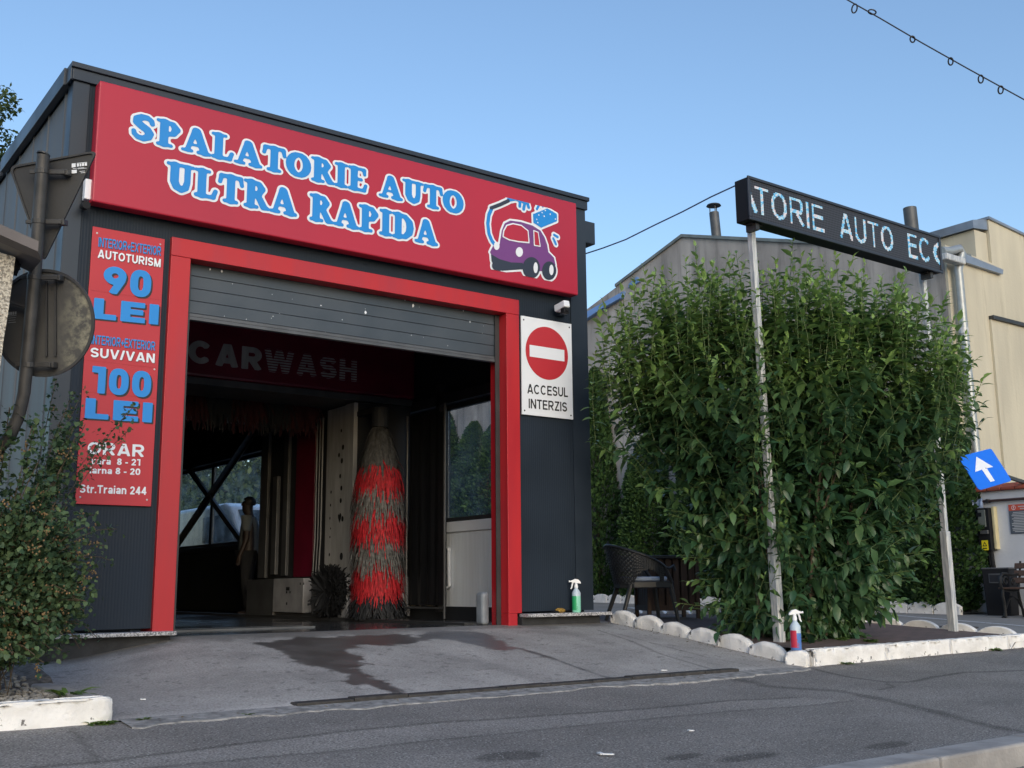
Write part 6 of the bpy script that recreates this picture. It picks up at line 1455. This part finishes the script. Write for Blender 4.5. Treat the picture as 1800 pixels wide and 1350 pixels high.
# information sign
ia, ib = onB(1772, 889, .02), onB(1830, 936, .02); iz1, iz0 = 1.215, .745
iy1 = ia.y; iy0 = iy1-.62
isg = thing('information_sign', 'grey information board with red heading on the white wall', 'sign', (WW, (iy0+iy1)/2, iz0))
mb = MB(); mb.box(WW-.012, WW-.001, iy0, iy1, iz0, iz1-.10); mb.build('sign_panel', M['infogrey'], isg)
mb = MB(); mb.box(WW-.013, WW-.001, iy0, iy1, iz1-.098, iz1); mb.build('red_heading', M['infored'], isg)
mb = MB()
for k in range(2): mb.box(WW-.0155, WW-.0135, iy0+.06, iy1-.16-.03*k, iz1-.045-.035*k, iz1-.03-.035*k)
for k in range(13):
    z = iz1-.128-.0255*k; w0 = .03+.05*g.uniform(); mb.box(WW-.0155, WW-.0125, iy0+w0, iy1-w0, z-.006, z+.006)
mb.build('printed_lines', mat('faded_print', (.5, .52, .54), .6), isg)
mb = MB(); cy_, cz_ = iy1-.085, iz1-.05
for t in range(20): a = t*math.pi/10; b2 = (t+1)*math.pi/10; mb.quad((WW-.0145, cy_+.036*math.cos(a), cz_+.036*math.sin(a)), (WW-.0145, cy_+.036*math.cos(b2), cz_+.036*math.sin(b2)), (WW-.0145, cy_+.029*math.cos(b2), cz_+.029*math.sin(b2)), (WW-.0145, cy_+.029*math.cos(a), cz_+.029*math.sin(a)))
mb.box(WW-.0155, WW-.0135, cy_-.005, cy_+.005, cz_-.006, cz_+.022); mb.box(WW-.0155, WW-.0135, cy_-.005, cy_+.005, cz_-.022, cz_-.013); mb.build('attention_symbol', M['white'], isg, fix=False)
# tilted blue one-way sign on a wall bracket
u = 16.3/F_PX     # four corners with the depths that make the plate a true square
TL, TRc, BR, BL = [Vector(atD(px, py, 16.3+k*u)) for px, py, k in ((1686, 803, -9.35), (1741, 788, 37.45), (1780, 845, 9.35), (1720, 862, -37.45))]
c = (TL+TRc+BR+BL)/4; e1 = (TRc-TL+BR-BL)/2; e2 = (BR-TRc+BL-TL)/2
ow = thing('one_way_sign', 'tilted square blue sign with white arrow beside the downpipe', 'road sign', tuple(c)); nn = e1.cross(e2).normalized()
if nn.dot(FW) > 0: nn = -nn
def sq(a, b, o=0.): return c+e1*a+e2*b+nn*o
cor = []
for sa, sb in ((-1, -1), (1, -1), (1, 1), (-1, 1)):
    for k in range(5):
        t = k/4*math.pi/2; r = .07; base_a = {(-1, -1): math.pi, (1, -1): 1.5*math.pi, (1, 1): 0, (-1, 1): .5*math.pi}[(sa, sb)]
        cor.append((sa*(.5-r)+r*math.cos(base_a+t), sb*(.5-r)+r*math.sin(base_a+t)))
mb = MB(); mb.prism([sq(a, b) for a, b in cor], nn*-.01); mb.build('sign_plate', M['signblue'], ow)
ar = [(0, -.36), (.24, -.04), (.075, -.06), (.075, .33), (-.075, .33), (-.075, -.06), (-.24, -.04)]
def apx(px, py):
    r = ray(px, py); d = (c+nn*.003).dot(nn)/r.dot(nn); return r*d
mb = MB(); zz = lambda x, y: (1700+x*.1333, 780+y*.1333)
mb.add([apx(*zz(*p)) for p in ((122, 170), (345, 305), (258, 322), (366, 488), (308, 503), (195, 340), (107, 372))], [(0, 1, 2, 5, 6), (2, 3, 4, 5)]); mb.build('white_arrow', M['white'], ow, fix=False)
mb = MB(); mb.beam(c-nn*.02, Vector((WW+.05, c.y+.3, c.z-.1)), .05, .05); mb.beam(c-nn*.02-e2*.35, c-nn*.02+e2*.35, .04, .03); mb.build('wall_bracket', M['darksteel'], ow)

# litter bin and cast-iron bench
bq = Vector((16.62, 9.47, float(yard_z(16.5, 9.4))))
bn = thing('litter_bin', 'black square litter bin against the white wall', 'bin', tuple(bq)); hb_ = .72; ww = .205
mb = MB(); ang = .2; ax = Vector((math.cos(ang), math.sin(ang), 0)); ay = Vector((-math.sin(ang), math.cos(ang), 0))
vs = []
for z, s_ in ((0, .90), (hb_, 1.0)):
    for i, j in ((-1, -1), (1, -1), (1, 1), (-1, 1)): vs.append(bq+ax*ww*i*s_+ay*ww*j*s_+Vector((0, 0, z)))
mb.add(vs, [(3, 2, 1, 0), (4, 5, 6, 7), (0, 1, 5, 4), (1, 2, 6, 5), (2, 3, 7, 6), (3, 0, 4, 7)]); mb.build('bin_body', M['black_pl'], bn, bevel=.012)
mb = MB(); mb.obox(bq+Vector((0, 0, hb_+.012)), ax*(ww+.008), ay*(ww+.008), (0, 0, .012)); mb.build('bin_lid', M['machgrey'], bn, bevel=.006)
fcn = bq-ax*(ww*.985)+Vector((0, 0, hb_*.80)); mb = MB(); mb.obox(fcn-ax*.004, ax*.006, ay*.105, (0, 0, .075)); sl_ = mb.build('slot_frame', M['machgrey'], bn, bevel=.004)
mb = MB(); mb.obox(fcn-ax*.012, ax*.004, ay*.085, (0, 0, .055)); mb.build('slot_opening', M['black'], sl_)
be = thing('cast_iron_bench', 'cast iron bench end with scrolled armrest in front of the bin', 'bench', (15.9, 8.2, float(yard_z(15.9, 8.5))))
bzb = float(yard_z(15.9, 8.5))
def bench_end(yv):
    mb = MB(); X = lambda a: 15.76+a
    path = lambda pts, r: mb.tube([(X(a), yv, bzb+z) for a, z in pts], r, 8)
    path([(.02, .0), (.05, .02), (.06, .12), (.05, .25), (.03, .33), (.05, .42)], [.045, .03, .02, .024, .022, .02])
    path([(.62, .0), (.60, .03), (.55, .15), (.50, .28), (.48, .40), (.56, .62), (.62, .85)], [.04, .03, .02, .022, .02, .018, .016])
    path([(.05, .42), (.25, .40), (.48, .41)], .02)
    path([(.05, .42), (-.01, .50), (.0, .60), (.06, .66), (.16, .66), (.35, .64), (.56, .66)], [.02, .022, .022, .022, .02, .018, .016])
    path([(.14, .56)]+[(.14+.075*math.cos(t*.55)*(1-t*.05), .55+.075*math.sin(t*.55)*(1-t*.05)) for t in range(13)], .015)
    path([(.36, .55)]+[(.36+.06*math.cos(t*.55+2)*(1-t*.05), .54+.06*math.sin(t*.55+2)*(1-t*.05)) for t in range(12)], .013)
    path([(.08, .14), (.2, .28), (.32, .32), (.44, .28), (.53, .16)], .016)
    return mb.build('bench_end', M['iron'], be, smooth=True)
bench_end(8.98); bench_end(7.45)
for k in range(5): mb = MB(); mb.box(15.80+k*.095, 15.875+k*.095, 7.3, 9.05, bzb+.432, bzb+.46); mb.build('seat_slat', M['wood'], be, bevel=.005)
for k in range(3): mb = MB(); mb.obox((16.26+k*.035, 8.2, bzb+.56+k*.11), (.011, 0, -.004), (0, .85, 0), (.014, 0, .04)); mb.build('back_slat', M['wood'], be, bevel=.004)
# manhole in the yard
q = atZ(1670, 1101.5, -.555); mb = MB(); mb.lathe((q.x, q.y, float(yard_z(q.x, q.y))), [(.33, -.02), (.33, .008), (.26, .012), (.0, .012)], 28); o = mb.build('manhole_cover', M['manhole'], loc=(q.x, q.y, float(yard_z(q.x, q.y)))); set_props(o, 'round brown iron manhole cover set in the grey yard', 'manhole')

# =================================================================== TERRACE FURNITURE
def wicker_chair(loc, ang, label, cushion=True):
    r = thing('wicker_chair', label, 'chair', (0, 0, 0), 'woven plastic armchairs on the terrace')
    # local: faces +x, seat height .42
    R0 = .29
    def ring(phi, z):   # shell around the back; phi 0 = straight back
        k = (z-.36)/.45; rr = R0+.10*k; return Vector((-rr*math.cos(phi)*1.0, rr*math.sin(phi)*1.05, z))
    ph_max = 2.05
    def top(phi): a = abs(phi)/ph_max; return .80-.24*a**1.6
    def low(phi):
        a = abs(phi)
        return .40 if (a < .95 or a > 1.92) else .40+.15*math.sin((a-.95)/(.97)*math.pi)**.6
    mb = MB(); nph = 58; nz_ = 15
    for i in range(nph+1):     # vertical strands
        ph = -ph_max+2*ph_max*i/nph; zs = [low(ph)+(top(ph)-low(ph))*k/6 for k in range(7)]
        w2 = .0062; pts_ = [ring(ph, z) for z in zs]; tn = Vector((math.sin(ph), math.cos(ph), 0)); rn = Vector((-math.cos(ph), math.sin(ph), 0))
        for k in range(6): a, b = pts_[k], pts_[k+1]; mb.add([a-tn*w2, a+tn*w2, b+tn*w2, b-tn*w2, a-tn*w2-rn*.006, a+tn*w2-rn*.006, b+tn*w2-rn*.006, b-tn*w2-rn*.006], [(0, 1, 2, 3), (7, 6, 5, 4), (0, 4, 5, 1), (2, 6, 7, 3)])
    for j in range(nz_+1):     # horizontal strands
        f_ = j/nz_; prev = None
        for i in range(nph*1+1):
            ph = -ph_max+2*ph_max*i/nph; z = low(ph)+(top(ph)-low(ph))*f_; p = ring(ph, z); rn = Vector((-math.cos(ph), math.sin(ph), 0)); wv = .003*(1 if (i+j) % 2 else -1); p = p+rn*wv
            if prev is not None:
                h_ = Vector((0, 0, .0085)); mb.add([prev-h_, p-h_, p+h_, prev+h_], [(0, 1, 2, 3)])
            prev = p
    mb.build('woven_back', M['rattan'], r, fix=False)
    mb = MB(); mb.tube([ring(-ph_max+2*ph_max*i/40, top(-ph_max+2*ph_max*i/40)+.004) for i in range(41)], .016, 8)
    for s_ in (-1, 1): e = ring(s_*ph_max, top(ph_max)); mb.tube([e, e+Vector((.05, 0, -.01)), e+Vector((.10, -.01*s_, .02)), e+Vector((.12, -.015*s_, -.03))], .015, 8)
    mb.build('arm_rail', M['rattan'], r, smooth=True)
    mb = MB(); seat = [(.27, -.25), (.29, 0), (.27, .25), (.05, .30), (-.18, .25), (-.28, .1), (-.28, -.1), (-.18, -.25), (.05, -.30)]
    mb.prism([(x, y, .345) for x, y in seat], (0, 0, .075)); mb.build('seat', M['rattan'], r, bevel=.012)
    for (sx, sy, bx_, by_) in ((.24, .235, .30, .27), (.24, -.235, .30, -.27), (-.19, .20, -.33, .25), (-.19, -.20, -.33, -.25)):
        mb = MB(); mb.tube([(sx, sy, .40), (bx_, by_, 0)], [.027, .02], 8); mb.build('leg', M['rattan'], r, smooth=True)
    for s_ in (-1, 1):
        mb = MB(); e = ring(s_*ph_max, top(ph_max)); mb.tube([(e.x, e.y, e.z), (.25, .25*s_, .40)], [.02, .02], 8); mb.build('arm_post', M['rattan'], r, smooth=True)
    if cushion:
        mb = MB(); mb.prism([(x*.82, y*.82, .422) for x, y in seat], (0, 0, .045)); mb.build('cushion', M['cushion'], r, bevel=.018)
    r.location = loc; r.rotation_euler = (0, 0, ang); return r
c1_ = (8.22, 8.78); wicker_chair((c1_[0], c1_[1], float(terrace_z(0, c1_[1]))), math.radians(-22), 'black woven plastic armchair with pale blue cushion near the building corner')
wicker_chair((9.42, 8.25, float(terrace_z(0, 8.25))), math.radians(150), 'black armchair mostly hidden behind the lower branches of the shrub', False)
tq = Vector((9.05, 9.25, float(terrace_z(0, 9.2)))); tb = thing('slatted_table', 'dark brown slatted wooden table between the two armchairs', 'table', tuple(tq))
ang = -.5; ax = Vector((math.cos(ang), math.sin(ang), 0)); ay = Vector((-math.sin(ang), math.cos(ang), 0))
for s_ in (-1, 1):
    for k in range(6): mb = MB(); mb.obox(tq+ay*.27*s_+ax*(-.225+.09*k)+Vector((0, 0, .385)), ax*.035, ay*.012, (0, 0, .29)); mb.build('slat', M['wood'], tb, bevel=.004)
    for k in range(6): mb = MB(); mb.obox(tq+ax*.27*s_+ay*(-.225+.09*k)+Vector((0, 0, .385)), ay*.035, ax*.012, (0, 0, .29)); mb.build('slat', M['wood'], tb, bevel=.004)
for i in (-1, 1):
    for j in (-1, 1): mb = MB(); mb.obox(tq+ax*.285*i+ay*.285*j+Vector((0, 0, .335)), ax*.022, ay*.022, (0, 0, .335)); mb.build('leg', M['wood'], tb, bevel=.004)
mb = MB(); mb.obox(tq+Vector((0, 0, .69)), ax*.36, ay*.36, (0, 0, .018)); mb.build('table_top', M['rattan'], tb, bevel=.008)
mb = MB()
for s_ in (-1, 1): mb.obox(tq+ay*.286*s_+Vector((0, 0, .12)), ax*.26, ay*.012, (0, 0, .03)); mb.obox(tq+ax*.286*s_+Vector((0, 0, .12)), ay*.26, ax*.012, (0, 0, .03))
mb.build('rail', M['wood'], tb)

# spray bottles and scrubbing brush
def spray_bottle(loc, face, label, liq, lab, fill, h=.30):
    s = h/.30; r = thing('spray_bottle', label, 'bottle', loc, 'trigger spray bottles'); L0 = Vector(loc); R_ = .040*s
    mb = MB(); mb.lathe(loc, [(R_*.92, 0), (R_, .006*s), (R_, fill*s)], 24); mb.build('filled_part', M[liq], r, smooth=True)
    mb = MB(); mb.lathe((loc[0], loc[1], loc[2]+fill*s+.0005), [(R_, 0), (R_, (.172-fill)*s), (R_*.9, (.182-fill)*s), (.016*s, (.212-fill)*s), (.015*s, (.224-fill)*s)], 24); mb.build('bottle_top', M['bottle'], r, smooth=True)
    mb = MB(); mb.lathe((loc[0], loc[1], loc[2]+.218*s), [(.018*s, 0), (.018*s, .018*s), (.014*s, .03*s), (.013*s, .052*s)], 16); mb.build('collar', M['trigger'], r, smooth=True)
    f = Vector(face).normalized(); sd_ = Vector((-f.y, f.x, 0)); tp = L0+Vector((0, 0, .268*s))
    mb = MB(); prof = [(-.045, -.012), (-.042, .004), (-.02, .026), (.01, .032), (.034, .02), (.055, .014), (.056, .004), (.03, -.002), (.0, -.006)]
    mb.prism([tp+f*a*s+Vector((0, 0, b*s))-sd_*.013*s for a, b in prof], sd_*.026*s); mb.build('spray_head', M['trigger'], r, bevel=.004)
    mb = MB(); mb.tube([tp+f*.028*s, tp+f*.036*s+Vector((0, 0, -.02*s)), tp+f*.040*s+Vector((0, 0, -.045*s)), tp+f*.050*s+Vector((0, 0, -.06*s))], [.008*s, .008*s, .007*s, .005*s], 8); mb.cyl(tp+f*.055*s+Vector((0, 0, .009*s)), tp+f*.066*s+Vector((0, 0, .009*s)), .009*s, n=10); mb.build('trigger', M['trigger'], r, smooth=True)
    # wrap-around label band on the left part of the bottle
    a0 = math.atan2(-RT.y-FW.y*1.3, -RT.x-FW.x*1.3); mb = MB(); n = 10
    for k in range(n):
        t0, t1 = a0-.75+1.35*k/n, a0-.75+1.35*(k+1)/n; rr = R_+.0008
        mb.quad(*[(loc[0]+rr*math.cos(t), loc[1]+rr*math.sin(t), loc[2]+z*s) for t, z in ((t0, .02), (t1, .02), (t1, .145), (t0, .145))])
    lb_ = mb.build('label', M[lab], r, fix=False)
    mb = MB()
    for (t, z, q) in ((a0+.75, .028, .010), (a0+.68, .05, .007), (a0+.9, .045, .006), (a0+.66, .075, .006)):
        for k in range(10):
            p, p2 = 2*math.pi*k/10, 2*math.pi*(k+1)/10; rr = R_+.0012
            def pt(u_, q_): th = t+q_*math.cos(u_)/R_; return (loc[0]+rr*math.cos(th), loc[1]+rr*math.sin(th), loc[2]+(z+q_*math.sin(u_))*s)
            mb.quad(pt(p, q), pt(p2, q), pt(p2, q*.65), pt(p, q*.65))
    mb.build('printed_rings', M[lab], lb_, fix=False); return r
gbp = atY(1013.5, 1072, FY-.09); spray_bottle((gbp.x, gbp.y, -.267), tuple(-RT), 'green spray bottle standing on the granite sill by the building corner', 'liq_green', 'label_green', .145, .325)
bbp = Vector((7.425, 6.075, -.553)); spray_bottle(tuple(bbp), tuple(RT), 'blue spray bottle with red label on the white corner kerb block', 'liq_blue', 'label_red', .125, .335)
sbp = atY(984, 1072, FY-.10); o = thing('scrubbing_brush', 'small scrubbing brush with yellow bristles beside the green bottle', 'brush', (sbp.x, sbp.y, -.266))
mb = MB(); mb.ell((sbp.x-.035, sbp.y+.01, -.255), .06, .035, .014, 14, 8); mb.build('brush_back', M['black_pl'], o, smooth=True)
g = np.random.default_rng(4); mb = MB(); mb.ell((sbp.x+.005, sbp.y, -.245), .062, .032, .024, 18, 10); mb.v = [(v[0]+g.normal(0, .002), v[1]+g.normal(0, .002), v[2]+g.normal(0, .002)) for v in mb.v]; mb.build('bristles', M['sponge'], o)

# cables
a = Vector((7.29, 8.72, atY(1026, 447, 8.72).z)); b_ = Vector((7.52, 6.52, 3.62)); pts = []
cbpx = ((1026, 447), (1060, 436), (1100, 421), (1150, 396), (1200, 372), (1250, 346), (1302, 322))
pts = []
for i, (px, py) in enumerate(cbpx): t = i/(len(cbpx)-1); pts.append(Vector(atD(px, py, (8.72*(1-t)+6.52*t)/ray(px, py).y)))
o = thing('power_cable', 'thin cable strung from the building corner to the LED display', 'cable', tuple(pts[0])); mb = MB(); mb.tube(pts, .007, 6); mb.build('cable_run', M['wireblue'], o, fix=False)
DW = 14.0
wp = [Vector(atD(px, py, DW)) for px, py in ((1380, -70), (1440, -30), (1490, 0), (1545, 31), (1620, 75), (1700, 120), (1800, 175), (1900, 228))]
o = thing('festoon_wire', 'overhead wire with small hanging wire loops in the sky', 'cable', tuple(wp[3])); mb = MB(); mb.tube(wp, .0085, 6); mb.build('wire_run', M['wire'], o, fix=False)
for px, py, rx, ry, rot in ((1502, 15, 4.5, 8, .25), (1533, 21, 7, 4, .2), (1604, 69, 4.2, 5.5, -.1), (1671, 108, 4.2, 6.5, 0), (1724, 139, 4.4, 7, 0), (1759, 158, 4.4, 7, .1)):
    mb = MB(); pts = []
    for t in range(15): a = t*2*math.pi/14; u_, v_ = rx*math.cos(a), ry*math.sin(a); pts.append(Vector(atD(px+u_*math.cos(rot)-v_*math.sin(rot), py+u_*math.sin(rot)+v_*math.cos(rot), DW+.02*math.sin(a))))
    mb.tube(pts, .010, 6, cap=False); mb.build('wire_loop', M['wire'], o, fix=False)

# scraps of litter
lit_m = mat('scrap_white', (.75, .76, .77), .8)
for i, (px, py, s_, lab) in enumerate(((1068, 1330, .028, 'bent white paper scrap on the asphalt'), (1168, 1181, .018, 'tiny white scrap on the right of the ramp'), (252, 1233, .014, 'tiny white scrap on the left of the ramp'), (1216, 1288, .012, 'tiny pale scrap on the asphalt near the paper scrap'))):
    q = g_on(px, py, terr_z if py > 1240 or px > 1180 else drive_z); z = (float(terr_z(q.x, q.y)) if q.y < 6 else float(drive_z(q.x, q.y)))+.012
    mb = MB(); mb.obox((q.x, q.y, z), RT*s_, Vector((.3, .9, 0))*s_*.4, (0, 0, .003)); mb.obox(Vector((q.x, q.y, z))-RT*s_*.9+Vector((.3, .9, 0))*s_*.8, RT*s_*.35, Vector((.3, .9, 0))*s_*.9, (0, 0, .004)); o = mb.build('paper_scrap', lit_m, loc=(q.x, q.y, z)); set_props(o, lab, 'litter', 'scraps of litter')
